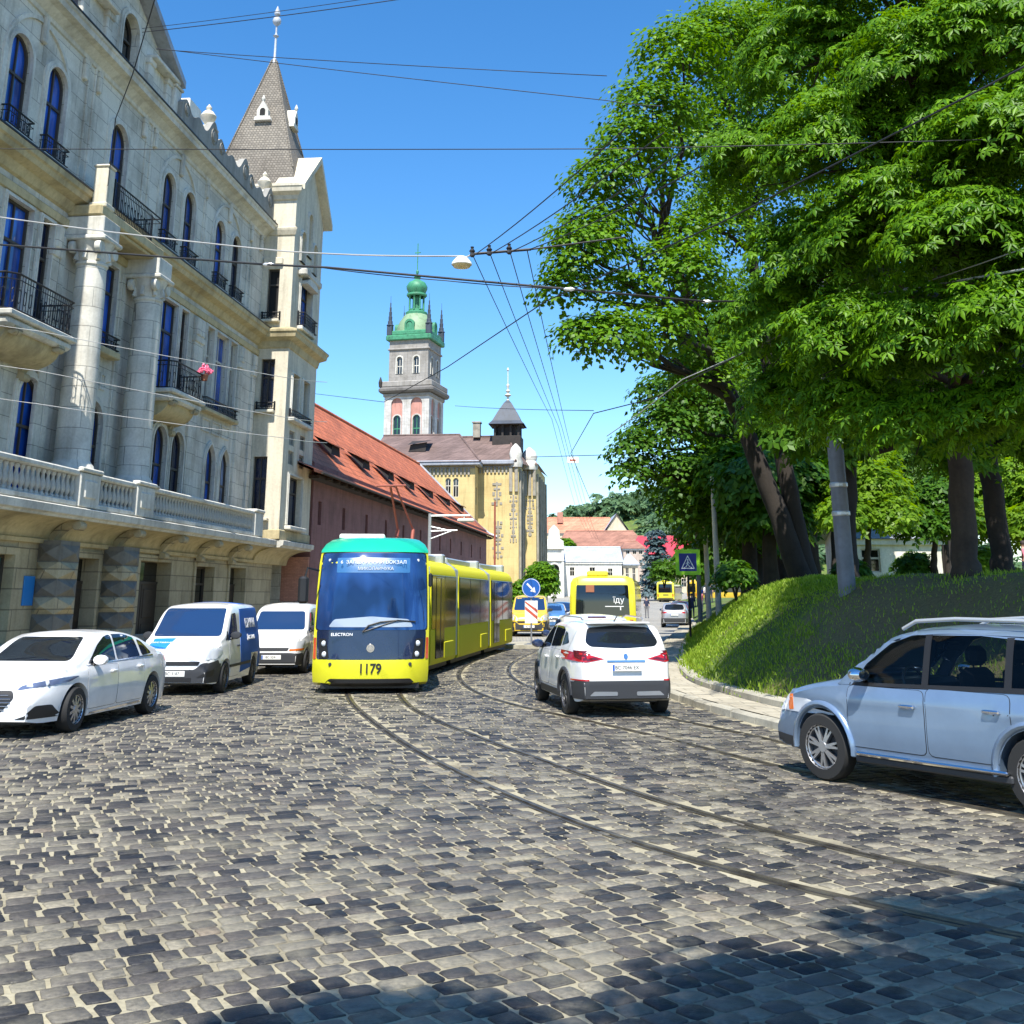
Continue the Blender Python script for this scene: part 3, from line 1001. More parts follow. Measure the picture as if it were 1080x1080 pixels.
# end walls, rear
mb.add([(-34,0,0),(-34,14,0),(-34,14,19.6),(-34,0,19.6)], [(0,1,2,3)])
mb.add([(5.1,14,0),(-34,14,0),(-34,14,19.6),(5.1,14,19.6)], [(0,1,2,3)])
mb.add([(5.1,-.2,0),(5.1,14,0),(5.1,14,19.6),(5.1,-.2,19.6)], [(0,1,2,3)])
mb.build('wall', M['stucco'], man)
# ground floor
GO = [rect(-23.6,-20.65,.5,3.1), rect(-17.35,-15.5,.05,3.15), rect(-12.25,-9.5,.05,3.2), rect(-6.9,-4.85,.9,3.15), rect(-2.9,-.85,.05,3.2), rect(-30,-27,.9,3.1)]
mb = MB()
mb.wall(rect(-34, 3.2, 0, 4.0), GO, fg, .55)
mb.add([(3.2,-.3,0),(5.1,.6,0),(5.1,.6,4.4),(3.2,-.3,4.4)], [(0,1,2,3)])
mb.build('ground_floor_wall', M['stone_warm'], man)
mb = MB(); mb.cbox(-34, 3.2, -.40, -.29, 0, .75, .03); mb.build('plinth', M['stone_grey'], man)
for k, p in enumerate(GO):
    u0, u1, z0, z1 = p[0][0], p[1][0], p[0][1], p[2][1]
    if k == 0:
        o = window(man, p, fg, .3, M['teal'], M['frame_dark'], (), (), name='shop_window')
    elif k in (3, 5):
        o = window(man, p, fg, .4, M['glass_dark'], M['frame_dark'], (.5,), (.7,))
    else:
        mb = MB(); d = .42
        for (a, b) in ((u0, (u0+u1)/2-.01), ((u0+u1)/2+.01, u1)):
            mb.cbox(a+.03, b, -.3+d, -.3+d+.07, z0, z1-.75, .01)
            for (c, e) in ((.08,.42),(.5,.92)):
                h = z1-.75-z0
                mb.cbox(a+.16, b-.13, -.3+d-.025, -.3+d+.02, z0+h*c, z0+h*e, .02)
        mb.cbox(u0+.02, u1-.02, -.3+d-.03, -.3+d+.1, z1-.78, z1-.68, .01)
        o = mb.build('door', M['door_wood'], man)
        g = MB(); g.cbox(u0+.06, u1-.06, -.3+d+.03, -.3+d+.05, z1-.68, z1-.02, .005); g.build('pane', M['glass_dark'], o)
    s = MB(); ring(s, scale_poly(p, .2, 0, .2), scale_poly(p, .002, 0, .002), fg, -.07, .02); s.build('surround', M['stone_warm'], o)

# facetted piers under the columns
for (a, b) in ((-19.3,-18.1), (-15.05,-13.8)):
    mb = MB(); mb.box(a, b, -.95, -.28, 0, 3.55, 0)
    n = 7; h = 3.4/n
    for k in range(n):
        z0, z1 = .06+k*h, .06+(k+1)*h-.03; mi = (k % 2)
        # front facet, two side facets, each a low pyramid
        cu = (a+b)/2; cz = (z0+z1)/2
        for (P4, apex) in (([(a,-.952,z0),(b,-.952,z0),(b,-.952,z1),(a,-.952,z1)], (cu,-1.13,cz)),
                           ([(a-.002,-.3,z0),(a-.002,-.95,z0),(a-.002,-.95,z1),(a-.002,-.3,z1)], (a-.2,-.62,cz)),
                           ([(b+.002,-.95,z0),(b+.002,-.3,z0),(b+.002,-.3,z1),(b+.002,-.95,z1)], (b+.2,-.62,cz))):
            mb.add(P4+[apex], [(0,1,4),(1,2,4),(2,3,4),(3,0,4)], mi)
    mb.build('pier', [M['dark_stone'], M['stone_warm']], man)

# projecting gallery ledge on its ochre cove
def sweep(mb, prof, u0, u1, f=None, mi=0):
    """profile [(out, z)] swept along u"""
    n = len(prof)
    vs = [(u0, -o, z) for o, z in prof] + [(u1, -o, z) for o, z in prof]
    fs = [(i, i+1, n+i+1, n+i) for i in range(n-1)]
    fs += [tuple(range(n)), tuple(range(2*n-1, n-1, -1))]
    return mb.add(vs, fs, mi)
cove = [(.28,3.45),(.42,3.47),(.44,3.58),(.36,3.60)] + [(.38+.80*(1-math.cos(t*pi/2)), 3.62+.52*math.sin(t*pi/2)) for t in [k/8 for k in range(9)]] + [(.28,4.16)]
mb = MB(); sweep(mb, cove, -34, -.02); mb.build('cove', M['cove'], man, smooth=40); mb = MB()
cove2 = [(.28,3.45),(.42,3.47),(.44,3.58)] + [(.46+1.1*(1-math.cos(t*pi/2)), 3.62+.52*math.sin(t*pi/2)) for t in [k/8 for k in range(9)]] + [(.28,4.16)]
sweep(mb, cove2, -.01, 5.2)
mb.build('cove', M['cove'], man, smooth=40)
led = [(0,4.14),(1.30,4.14),(1.32,4.20),(1.42,4.24),(1.44,4.44),(1.38,4.47),(0,4.5)]
mb = MB(); sweep(mb, led, -34, -.0); mb.build('ledge', M['stone_trim'], man); mb = MB(); sweep(mb, [(o*1.22, z) for o, z in led], .004, 5.3)
mb.build('ledge', M['stone_trim'], man)
# scroll brackets
def scroll(u, o0, o1, z0, z1, wd=.22):
    """S-shaped console: from the wall (o0) out to o1"""
    mb = MB(); pts = []
    n = 12
    for k in range(n+1):
        t = k/n
        pts.append((o0+(o1-o0)*(t**1.5), z0+(z1-z0)*(1-(1-t)**1.8)))
    prof = pts + [(p[0]-.02-.12*(1-k/n), p[1]+.16) for k, p in list(enumerate(pts))[::-1]]
    mb.prism(prof, lambda a, b, d: (d, -a, b), u-wd/2, u+wd/2)
    for (o, z, r) in ((o0+.06, z0+.05, .12), (o1-.06, z1-.02, .13)):
        mb.lathe([(0,-wd/2-.03),(r,-wd/2-.03),(r,wd/2+.03),(0,wd/2+.03)], (u,-o,z), 12, axis='x')
    return mb
for u in (-18.75,-14.45,-10.6,-6.9,-3.2,-24.5,-29):
    scroll(u, .45, 1.25, 3.35, 4.0, .34).build('bracket', M['stone_warm'], man)
# balustrade: rails, pedestals and each baluster
peds = [(-34,-33.2),(-25.6,-24.4),(-19.3,-18.0),(-15.3,-13.9),(-3.0,-1.9)]
mb = MB()
for (a, b), (c, d) in zip(peds[:-1], peds[1:]):
    mb.cbox(b, c, -1.30, -1.02, 4.50, 4.66, .03); mb.cbox(b, c, -1.32, -1.0, 5.38, 5.55, .04)
mb.cbox(-2.05, -1.9, -1.02, -.05, 5.38, 5.55, .03); mb.cbox(-2.05, -1.9, -1.02, -.05, 4.5, 4.66, .03)
bal = mb.build('balustrade', M['stone_trim'], man)
for a, b in peds:
    mb = MB(); mb.cbox(a, b, -1.36, -.6, 4.5, 5.5, .03); mb.cbox(a-.06, b+.06, -1.42, -.55, 5.5, 5.64, .04)
    if -20 < a < -13: mb.cbox(a+.25, b-.25, -1.40, -1.3, 4.75, 5.3, .05)
    mb.build('pedestal', M['stone_trim'], bal)
prof = [(.085,0),(.085,.05),(.05,.08),(.045,.12),(.085,.2),(.10,.28),(.085,.36),(.05,.5),(.045,.58),(.075,.63),(.075,.70)]
b0 = None
for (a, b), (c, d) in zip(peds[:-1], peds[1:]):
    if c < -26: continue
    n = int((c-b)/.27)
    for k in range(n):
        u = b+(c-b)*(k+.5)/n
        if b0 is None:
            b0 = MB().lathe([(r*.98, z+4.67) for r, z in prof], (0,-1.16,0), 8).build('baluster', M['stone_trim'], bal, smooth=50); q = b0
        else:
            q = b0.copy(); COL.objects.link(q); q.parent = bal
        q.location = (u, 0, 0)
# columns
for u in (-18.65, -14.3):
    mb = MB()
    mb.lathe([(.70,5.5),(.70,5.62),(.66,5.66),(.64,5.74),(.57,5.82),(.52,5.9),(.515,7.5),(.50,9.3),(.47,11.0),(.445,11.85),(.49,11.9),(.49,11.96),(.44,12.0)], (u,-.68,0), 28)
    mb.cbox(u-.72, u+.72, -1.40, .02, 5.50, 5.60, .03)
    c = mb.build('column', M['stucco'], man, smooth=35)
    k = MB()
    k.lathe([(.44,12.0),(.47,12.25),(.56,12.5),(.62,12.62)], (u,-.68,0), 20)
    for sx in (-1, 1):
        for sy in (-1, 1):
            k.lathe([(0,-.09),(.19,-.09),(.21,0),(.19,.09),(0,.09)], (u+sx*.48, -.68+sy*.42, 12.42), 12, axis='y')
    for q in range(8):
        a = q*pi/4; k.obox((u+.47*math.cos(a), -.68+.47*math.sin(a), 12.2), .16, .12, .34, a, -.25)
    k.cbox(u-.66, u+.66, -1.32, .02, 12.62, 12.78, .04)
    k.build('capital', M['stone_trim'], c, smooth=35)
    e = MB(); e.cbox(u-.58, u+.58, -1.22, .02, 12.78, 13.4, .03); e.build('entablature_block', M['stone_trim'], c)
    for a in (-.85, .55): MB().cbox(u+a, u+a+.3, -.09, .04, 5.5, 12.7, .02).build('pilaster', M['stucco'], man)
for u in (-24.9, -19.8, -13.1, -8.0, -7.55, -2.45, -.6):
    p = MB(); p.cbox(u-.22, u+.22, -.11, .03, 4.52, 12.9, .02)
    p.cbox(u-.28, u+.28, -.17, .03, 11.9, 12.15, .03); p.cbox(u-.2, u+.2, -.2, .03, 12.15, 12.9, .06)
    p.build('pilaster', M['stucco'], man)
# panels between the first and second floor windows
for (a, b) in ((-6.7,-3.2), (-17.2,-15.5), (-12.5,-9.1)):
    n = 3
    for k in range(n):
        x0, x1 = a+(b-a)*k/n+.08, a+(b-a)*(k+1)/n-.08
        P = rect(x0, x1, 8.55, 9.1)
        mb = MB(); ring(mb, P, scale_poly(P, -.07, -.07, -.07), fm, -.05, .01); mb.build('wall_panel', M['stucco'], man)
# main and upper cornices
mb = MB()
sweep(mb, [(0,13.0),(.08,13.02),(.1,13.25),(.05,13.3)], -34, -.02)
mb.build('string_course', M['cove'], man); mb = MB()
sweep(mb, [(0,13.5),(.1,13.55),(.22,13.8),(.5,13.9),(.55,14.05),(.62,14.1),(.64,14.28),(0,14.42)], -34, 0.0)
mb.build('cornice', M['cove'], man)
mb = MB()
sweep(mb, [(0,18.8),(.06,18.82),(.08,18.95),(.3,19.15),(.52,19.22),(.55,19.38),(.6,19.42),(.62,19.52),(0,19.62)], -34, -.02)
mb.build('cornice', M['stone_trim'], man)
# iron-thin black gutters along both cornices
mb = MB(); mb.cbox(-34, -.05, -.66, -.60, 14.27, 14.34, .01); mb.build('gutter', M['iron'], man)
mb = MB(); mb.cbox(-34, -.05, -.645, -.585, 19.50, 19.57, .01); mb.build('gutter', M['iron'], man)
# relieving arches over the paired top windows, strips between
def arcband(c, r, z0, zc, w=.13, out=.07):
    mb = MB(); n = 20
    A = [(c-r-w, z0)] + [(c-(r+w)*math.cos(pi*k/n), zc+(r+w)*math.sin(pi*k/n)) for k in range(n+1)] + [(c+r+w, z0)]
    Bq = [(c-r, z0)] + [(c-r*math.cos(pi*k/n), zc+r*math.sin(pi*k/n)) for k in range(n+1)] + [(c+r, z0)]
    for i in range(len(A)-1):
        vs = [fm(*A[i], -out), fm(*A[i+1], -out), fm(*Bq[i+1], -out), fm(*Bq[i], -out), fm(*A[i], .01), fm(*A[i+1], .01), fm(*Bq[i+1], .01), fm(*Bq[i], .01)]
        mb.add(vs, [(0,1,2,3),(0,4,5,1),(3,2,6,7)])
    return mb
for c in (-30.2,-21.87,-10.82,-5.12):
    mb = arcband(c, 1.85, 14.7, 16.72)
    mb.build('relieving_arch', M['stone_trim'], man)
    MB().cbox(c-.13, c+.13, -.14, .02, 17.95, 18.85, .05).build('keystone', M['stone_trim'], man)
for u in (-25.5,-18.9,-18.45,-14.2,-13.75,-8.1,-7.9,-2.4,-1.9):
    MB().cbox(u-.045, u+.045, -.06, .02, 14.6, 18.9, .015).build('wall_strip', M['stucco'], man)
for u in (-19.2,-18.2,-14.5,-13.5,-8.0,-2.1,-.6):
    MB().cbox(u-.12, u+.12, -.13, .02, 18.05, 18.8, .04).build('wall_bracket', M['stucco'], man)
# windows
def small_rail(win, c, w, z):
    o = railing(win, [(c-w,-.02),(c-w,-.30),(c+w,-.30),(c+w,-.02)], z, z+.55, .1)
    s = MB(); s.cbox(c-w-.1, c+w+.1, -.34, .05, z-.14, z, .02)
    for t in (-.6, .6): s.cbox(c+t*w-.08, c+t*w+.08, -.24, .03, z-.42, z-.14, .05)
    s.build('sill', M['stone_trim'], win)
for c, p in zip(C3, W3):
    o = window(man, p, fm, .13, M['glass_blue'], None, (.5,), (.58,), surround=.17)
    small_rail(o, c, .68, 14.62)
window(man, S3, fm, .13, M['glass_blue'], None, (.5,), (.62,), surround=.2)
for (a, b), p in zip(T2, W2):
    wide = b-a > 1
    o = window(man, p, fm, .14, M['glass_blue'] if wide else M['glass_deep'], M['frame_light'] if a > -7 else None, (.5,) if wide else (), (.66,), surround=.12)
for (a, b) in ((-6.9,-3.05),):
    s = MB(); s.cbox(a-.1, b+.1, -.32, .02, 9.28, 9.44, .03); s.build('sill', M['cove'], man)
    railing(man, [(a,-.05),(a,-.28),(b,-.28),(b,-.05)], 9.45, 9.85, .1)
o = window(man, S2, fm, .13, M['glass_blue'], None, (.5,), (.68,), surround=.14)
s = MB(); s.cbox(-17.4, -15.3, -.34, .02, 9.62, 9.86, .03); s.build('sill', M['cove'], o)
railing(o, [(-17.3,-.05),(-17.3,-.3),(-15.4,-.3),(-15.4,-.05)], 9.87, 10.3, .1)
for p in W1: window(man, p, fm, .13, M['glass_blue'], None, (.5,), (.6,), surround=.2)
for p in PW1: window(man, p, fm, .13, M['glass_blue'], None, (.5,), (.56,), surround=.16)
# balconies: slab on consoles with an iron railing
def balcony(u0, u1, z, out, h, rounded=False, zb=None):
    mb = MB()
    mb.cbox(u0, u1, -out, .02, z-.16, z, .03); mb.cbox(u0+.08, u1-.08, -out+.1, .02, z-.42, z-.16, .08)
    o = mb.build('balcony', M['stone_trim'], man)
    for u in ((u0*.82+u1*.18), (u0*.18+u1*.82)):
        scroll(u, .05, out-.15, zb or z-1.3, z-.42, .3).build('console', M['stone_warm'], o)
    s = MB(); n = 10
    pr = [(.03, z-1.0)] + [(.05+(out-.35)*math.sin(pi/2*k/n), z-1.0+.6*(1-math.cos(pi/2*k/n))) for k in range(n+1)] + [(.03, z-.4)]
    s.prism(pr, lambda a, b, d: (d, -a, b), u0+.35, u1-.35); s.build('soffit', M['cove'], o, smooth=40)
    c = .25
    railing(o, [(u0+.06,-.05),(u0+.06,-out+.06+c),(u0+.06+c,-out+.06),(u1-.06-c,-out+.06),(u1-.06,-out+.06+c),(u1-.06,-.05)], z, z+h)
    return o
balcony(-23.9, -20.2, 9.25, 1.25, 1.0)
balcony(-12.6, -9.3, 9.2, 1.15, 1.0)
mb = MB(); mb.cbox(-19.25, -14.3, -1.12, .02, 13.42, 13.78, .05); mb.cbox(-18.9, -14.6, -1.0, .02, 13.3, 13.42, .03)
bo = mb.build('balcony', M['cove'], man)
railing(bo, [(-18.35,-1.02),(-14.6,-1.02),(-14.6,-.05)], 13.78, 14.85)
mb = MB(); mb.cbox(-19.0, -18.5, -1.08, -.62, 13.78, 15.1, .03); mb.cbox(-19.08, -18.42, -1.14, -.56, 13.74, 13.92, .04); mb.cbox(-19.04, -18.46, -1.11, -.58, 15.1, 15.2, .04)
mb.build('pedestal', M['bay_plaster'], bo)
scroll(-14.5, .1, 1.0, 12.5, 13.35, .3).build('console', M['stone_trim'], bo)

# gable over the centre axis
gw = arch(-17.0, -15.7, 20.05, 21.95)
mb = MB()
mb.wall([(-20.1,19.6),(-12.6,19.6),(-12.6,21.2),(-16.35,23.1),(-20.1,21.2)], [gw], lambda u, z, d=0: (u, d-.02, z), .35)
for u in (-19.8,-18.1,-14.6,-12.9): mb.cbox(u-.22, u+.22, -.16, .02, 19.62, 21.0, .03); mb.cbox(u-.28, u+.28, -.22, .02, 20.85, 21.1, .03)
mb.add([(-12.6,-.02,19.6),(-12.6,5,19.6),(-12.6,5,21.2),(-12.6,-.02,21.2)], [(0,1,2,3)])
ga = mb.build('gable', M['stucco'], man)
mb = MB()
for s in (-1, 1):
    e = (-16.35+s*4.15, 21.05); t = (-16.35, 23.18)
    P = [e, (e[0], e[1]+.28), (t[0], t[1]+.3), (t[0], t[1])]
    mb.prism(P, lambda a, b, d: (a, d, b), -.5, 5.0)
mb.build('roof', M['zinc'], ga)
for a in (-20.3, -14.8): MB().cbox(a, a+2.4, -.4, .02, 21.08, 21.24, .03).build('cornice', M['stone_trim'], ga)
window(man, gw, lambda u, z, d=0: (u, d-.02, z), .28, M['glass_dark'], None, (.5,), (.55,), surround=.2)
# parapet with scrolled crests and urns
posts = [-12.35,-8.4,-4.3,-.55]
mb = MB()
for a, b in zip(posts[:-1], posts[1:]):
    n = 36; top = []
    for k in range(n+1):
        t = k/n
        z = 20.15 + .55*math.exp(-((t-.10)/.13)**2) + .40*math.exp(-((t-.46)/.14)**2) + .95*math.exp(-((t-.88)/.16)**2)
        top.append((a+(b-a)*t, z))
    mb.prism([(a,19.55)]+[(b,19.55)]+top[::-1], lambda u, z, d: (u, d, z), -.50, -.22)
    for t, zc, r in ((.12,20.3,.26),(.88,20.45,.34)):
        mb.lathe([(r,-.53),(r,-.48)], (a+(b-a)*t,0,zc), 14, axis='y')
        mb.lathe([(0.02,-.54),(r*.6,-.54),(r*.62,-.48)], (a+(b-a)*t,0,zc), 14, axis='y')
pa = mb.build('parapet', M['stone_grey'], man)
for k, u in enumerate(posts):
    mb = MB(); mb.cbox(u-.3, u+.3, -.3, .3, 19.55, 20.95, .03); mb.cbox(u-.37, u+.37, -.37, .37, 20.95, 21.08, .03); mb.build('post', M['stone_trim'], pa)
    if k in (1, 3):
        MB().lathe([(.14,21.08),(.12,21.2),(.3,21.45),(.34,21.6),(.2,21.8),(.1,21.86),(.13,21.98),(.02,22.15)], (u,0,0), 14).build('urn', M['bay_plaster'], pa, smooth=40)
mb = MB(); mb.add([(-34,.5,19.55),(5.1,.5,19.55),(5.1,7,21.0),(-34,7,21.0),(-34,14,19.5),(5.1,14,19.5)], [(0,1,2,3),(3,2,5,4)]); mb.build('roof', M['zinc'], man)
mb = MB(); mb.cbox(-7.6, -6.2, 1.2, 2.6, 20, 22.9, .04); mb.prism([(-6.2,20),(-3.6,20),(-6.2,22.4)], lambda a, b, d: (a, d, b), 1.4, 2.4)
mb.build('chimney', M['white_wall'], man)

# corner bay
B3 = rect(1.3, 3.4, 14.75, 17.2); B2 = [rect(.75,1.85,10.2,12.3), rect(2.6,3.7,10.2,12.3)]; B1 = rect(1.0, 3.3, 5.2, 7.5)
Bs = [rect(a, b, c, d) for a, b in ((.85,1.75),(2.7,3.6)) for c, d in ((8.9,9.6),(8.0,8.65))]
BG = [arch(1.0,1.75,18.0,19.6,8), arch(2.1,2.85,18.6,20.9,8), arch(3.2,3.95,18.0,19.6,8)]
mb = MB()
mb.wall([(0,4.5),(5.1,4.5),(5.1,21.2),(2.6,23.75),(0,21.4)], [B3]+B2+[B1]+Bs+BG, fb, .3)
L3 = rect(.28, .86, 14.9, 17.3); L2 = rect(.22, .88, 10.55, 12.85); L1 = rect(.12, .78, 5.6, 8.25)
mb.wall(rect(-2.6, 1.5, 4.5, 21.4), [L3, L2, L1], fl, .28)
mb.add([(5.1,-1.5,4.5),(5.1,2.6,4.5),(5.1,2.6,21.2),(5.1,-1.5,21.2)], [(0,1,2,3)])
mb.add([(0,2.6,19.5),(5.1,2.6,19.5),(5.1,2.6,21.2),(0,2.6,21.2)], [(0,1,2,3)])
mb.add([(0,-1.5,21.39),(5.1,-1.5,21.19),(5.1,2.6,21.19),(0,2.6,21.39)], [(0,1,2,3)])
bay = mb.build('corner_bay', M['bay_plaster'], man)
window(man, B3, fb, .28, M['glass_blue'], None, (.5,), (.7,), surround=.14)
for p in B2: window(man, p, fb, .28, M['glass_deep'], None, (), (.65,), surround=.1)
window(man, B1, fb, .28, M['glass_deep'], None, (.5,), (.68,), surround=.12)
for p in Bs: window(man, p, fb, .12, M['stone_grey'], M['stone_grey'], (), ())
for p in BG: window(man, p, fb, .2, M['cove'], M['stone_trim'], (), (), surround=.1)
window(man, L3, fl, .22, M['dark_int'], None, (), (.68,))
for p in (L2, L1): window(man, p, fl, .22, M['glass_deep'], None, (.5,), (.62,))
mb = MB()
def loop_cornice(mb, prof, u0=0, u1=5.1, o1=1.5, back=-2.6):
    """moulding round the left, front and right of the bay; profile (out, z)"""
    n = len(prof)
    vs = []
    for (o, z) in prof:
        vs += [(u0-o, -back*1.0, z), (u0-o, -(o1+o), z), (u1+o, -(o1+o), z), (u1+o, -back, z)]
    fs = []
    for i in range(n-1):
        for k in range(3): fs.append((i*4+k, i*4+k+1, (i+1)*4+k+1, (i+1)*4+k))
    mb.add(vs, fs)
loop_cornice(mb, [(.0,13.35),(.06,13.4),(.12,13.7),(.4,13.85),(.45,14.05),(.5,14.1),(.5,14.2),(0,14.4)], back=-.2)
mb.build('cornice', M['cove'], bay); mb = MB()
loop_cornice(mb, [(.0,4.5),(.05,4.52),(.05,4.9),(0,4.95)], back=-.2)
mb.build('cornice', M['cove'], bay)
mb = MB()
vsl = [(.0,19.0),(.05,19.02),(.14,19.25),(.16,19.36),(0,19.44)]
n = len(vsl)
mb.add([(-o, y, z) for (o, z) in vsl for y in (2.6, -1.5-o*.9)], [(2*i, 2*i+1, 2*i+3, 2*i+2) for i in range(n-1)])
mb.build('string_course', M['bay_plaster'], bay); mb = MB()
vsl = [(.0,20.8),(.08,20.85),(.14,21.05),(.34,21.2),(.38,21.4),(.42,21.45),(.42,21.58),(0,21.66)]
n = len(vsl)
mb.add([(-o, y, z) for (o, z) in vsl for y in (2.7, -1.5-o*.9)] + [(5.1+o, y, z) for (o, z) in vsl for y in (2.7, -1.5)], [(2*i, 2*i+1, 2*i+3, 2*i+2) for i in range(n-1)] + [(2*n+2*i, 2*n+2*i+1, 2*n+2*i+3, 2*n+2*i+2) for i in range(n-1)])
mb.build('cornice', M['bay_plaster'], bay)
mb = MB()     # coping of the bay gable
for s, e in ((-1, (-.25,21.3)), (1, (5.35,20.95))):
    t = (2.6, 23.75)
    mb.prism([e, (e[0]-.0, e[1]+.3), (t[0], t[1]+.35), (t[0], t[1])], lambda a, b, d: (a, d, b), -1.95, -.4)
mb.build('gable_coping', M['bay_plaster'], bay)
mb = MB()
mb.cbox(.9, 3.8, -1.95, -1.48, 17.25, 17.6, .06); mb.prism(arch(1.3,3.4,16.9,17.3,8,.35), lambda a, b, d: (a, d, b), -1.9, -1.5); mb.build('hood', M['stone_trim'], bay)
for a, b, c, d in ((1.1,3.6,14.55,14.74),(.5,4.0,9.98,10.16),(.8,3.6,4.98,5.16)): MB().cbox(a, b, -1.8, -1.48, c, d, .03).build('sill', M['stone_trim'], bay)
railing(bay, [(1.15,-1.55),(1.15,-1.85),(3.55,-1.85),(3.55,-1.55)], 14.75, 15.4, .12)
railing(bay, [(.6,-1.55),(.6,-1.72),(3.9,-1.72),(3.9,-1.55)], 10.17, 10.5, .12)
mb = MB()
for z in (14.75, 10.4, 5.45): MB().cbox(-.3, .02, -1.0, -.1, z-.14, z, .03).build('sill', M['bay_plaster'], bay)
MB().cbox(-.16, .02, -1.0, -.05, 17.5, 17.85, .04).build('hood', M['bay_plaster'], bay)
for z in (14.76, 10.41): railing(bay, [(-.05,-.12),(-.22,-.12),(-.22,-.98),(-.05,-.98)], z, z+.32, .1)
# spire
hs = 1.95; cu, co = 2.5, -.9
mb = MB()

prof = [(hs+.30, 21.62), (hs+.12, 22.2), (hs*.985, 22.8), (.10, 29.7)]
for i in range(len(prof)-1):
    (r0, z0), (r1, z1) = prof[i], prof[i+1]
    A = [(cu+sx*r0, -co+sy*r0, z0) for sx, sy in ((-1,-1),(1,-1),(1,1),(-1,1))]
    Bq = [(cu+sx*r1, -co+sy*r1, z1) for sx, sy in ((-1,-1),(1,-1),(1,1),(-1,1))]
    for k in range(4): mb.add([A[k], A[(k+1) % 4], Bq[(k+1) % 4], Bq[k]], [(0,1,2,3)])
sp = mb.build('spire_roof', M['slate'], man)
for sx, sy in ((-1,-1),(1,-1),(1,1),(-1,1)):
    MB().tube([(cu+sx*hs*.99, -co+sy*hs*.99, 22.8), (cu+sx*.1, -co+sy*.1, 29.75)], .05, 6).build('ridge', M['slate'], sp)
MB().lathe([(.16,29.45),(.12,29.8),(.07,29.9),(.06,31.1),(.16,31.2),(.06,31.3),(.05,31.4),(.05,31.8),(.2,31.95),(.24,32.1),(.2,32.25),(.05,32.4),(.16,32.5),(.16,32.62),(.02,33.0)], (cu,-co,0), 10).build('finial', M['silver_roof'], sp, smooth=40)
for (dx, dy, rz) in ((-1, 0, 0), (0, -1, pi/2)):      # two small roof dormers
    mb = MB(); z = 25.8; r = hs*(29.7-z)/6.9
    c = Vector((cu, -co, 0)) + Vector((dx, dy, 0))*(r-.05)
    T = Matrix.Translation((c.x, c.y, z)) @ Matrix.Rotation(rz, 4, 'Z')
    g = lambda a, b, d: tuple(T @ Vector((-d, a, b)))
    mb.prism([(-.45,-.1),(.45,-.1),(.4,.1),(.3,.1),(.3,.45),(0,1.0),(-.3,.45),(-.3,.1),(-.4,.1)], g, -.4, .35)
    mb.prism(arch(-.14,.14,.15,.55,6), g, .351, .37, 1)
    mb.lathe([(.06,0),(.1,.12),(.02,.35)], tuple(T @ Vector((-.3,0,.95))), 8)
    mb.build('dormer', [M['stone_trim'], M['dark_int']], sp)
props(MB().cbox(-19.95, -19.38, -.345, -.302, 1.75, 2.55, .008).build('wall_plaque', M['sticker_blue'], None, loc=(-12.10,52.14,0), rz=R(90-5.22)), 'bright blue plaque on the stone ground floor wall', 'plaque')

# ---------------------------------------------------------------- arsenal: long plum wall under a red tiled roof
ars = thing('arsenal_building', (-10.1, 57.6, 0), R(90-6.9), 'long plum-coloured old arsenal with slit windows under a steep red tiled roof', 'building')
wins = [1.3,6.0,11.2,16.3,21.6,27.6,35.5,40.5,46,52,57.6]
WA = [rect(u-.3, u+.3, 5.55, 6.75) for u in wins] + [rect(u-.28, u+.28, 3.3, 4.5) for u in (32.5, 43.5)]
mb = MB()
mb.wall(rect(0, 62, 0, 8.6), WA, fm, .5)
mb.add([(62,0,0),(62,15,0),(62,15,8.6),(62,7.5,15.4),(62,0,8.6)], [(0,1,2,3,4)])
mb.add([(0,0,0),(0,15,0),(0,15,8.6),(0,7.5,15.4),(0,0,8.6)], [(0,1,2,3,4)])
mb.build('wall', M['pink_wall'], ars)
for p in WA: window(ars, p, fm, .3, M['glass_dark'], M['wood_dark'], (), (.5,), .04)
prof = [(-.95,7.95),(-.2,8.25),(.9,9.1),(7.5,15.65),(14.1,9.1),(15.9,7.9)]
mb = MB()
for i in range(len(prof)-1):
    (y0, z0), (y1, z1) = prof[i], prof[i+1]
    mb.add([(-3.2,y0,z0),(62.9,y0,z0),(62.9,y1,z1),(-3.2,y1,z1)], [(0,1,2,3)])
    mb.add([(-3.2,y0,z0-.14),(62.9,y0,z0-.14),(62.9,y1,z1-.14),(-3.2,y1,z1-.14)], [(3,2,1,0)])
mb.add([(-3.2,-.95,7.81),(62.9,-.95,7.81),(62.9,-.95,7.95),(-3.2,-.95,7.95)], [(0,1,2,3)])
rf = mb.build('roof', M['red_tile'], ars)
mb = MB()
P = [(62.95, y, z) for y, z in prof[:4]]
for a, b in zip(P[:-1], P[1:]):
    mb.tube([(a[0],a[1],a[2]+.05),(b[0],b[1],b[2]+.05)], .16, 6)
mb.build('verge', M['zinc'], rf)
mb = MB(); mb.tube([(-3.2,7.5,15.7),(62.9,7.5,15.7)], .14, 6); mb.build('ridge', M['red_tile'], rf)
mb = MB(); mb.box(-1, 62, -.55, 0, 7.7, 7.86); 
for k in range(42): mb.box(.3+k*1.48, .42+k*1.48, -.85, 0, 7.72, 7.84)
mb.build('eaves_soffit', M['wood_dark'], ars)
mb = MB(); mb.tube([(-2,-1.02,7.86),(62.6,-1.02,7.86)], .07, 6); mb.build('gutter', M['wood_dark'], ars)
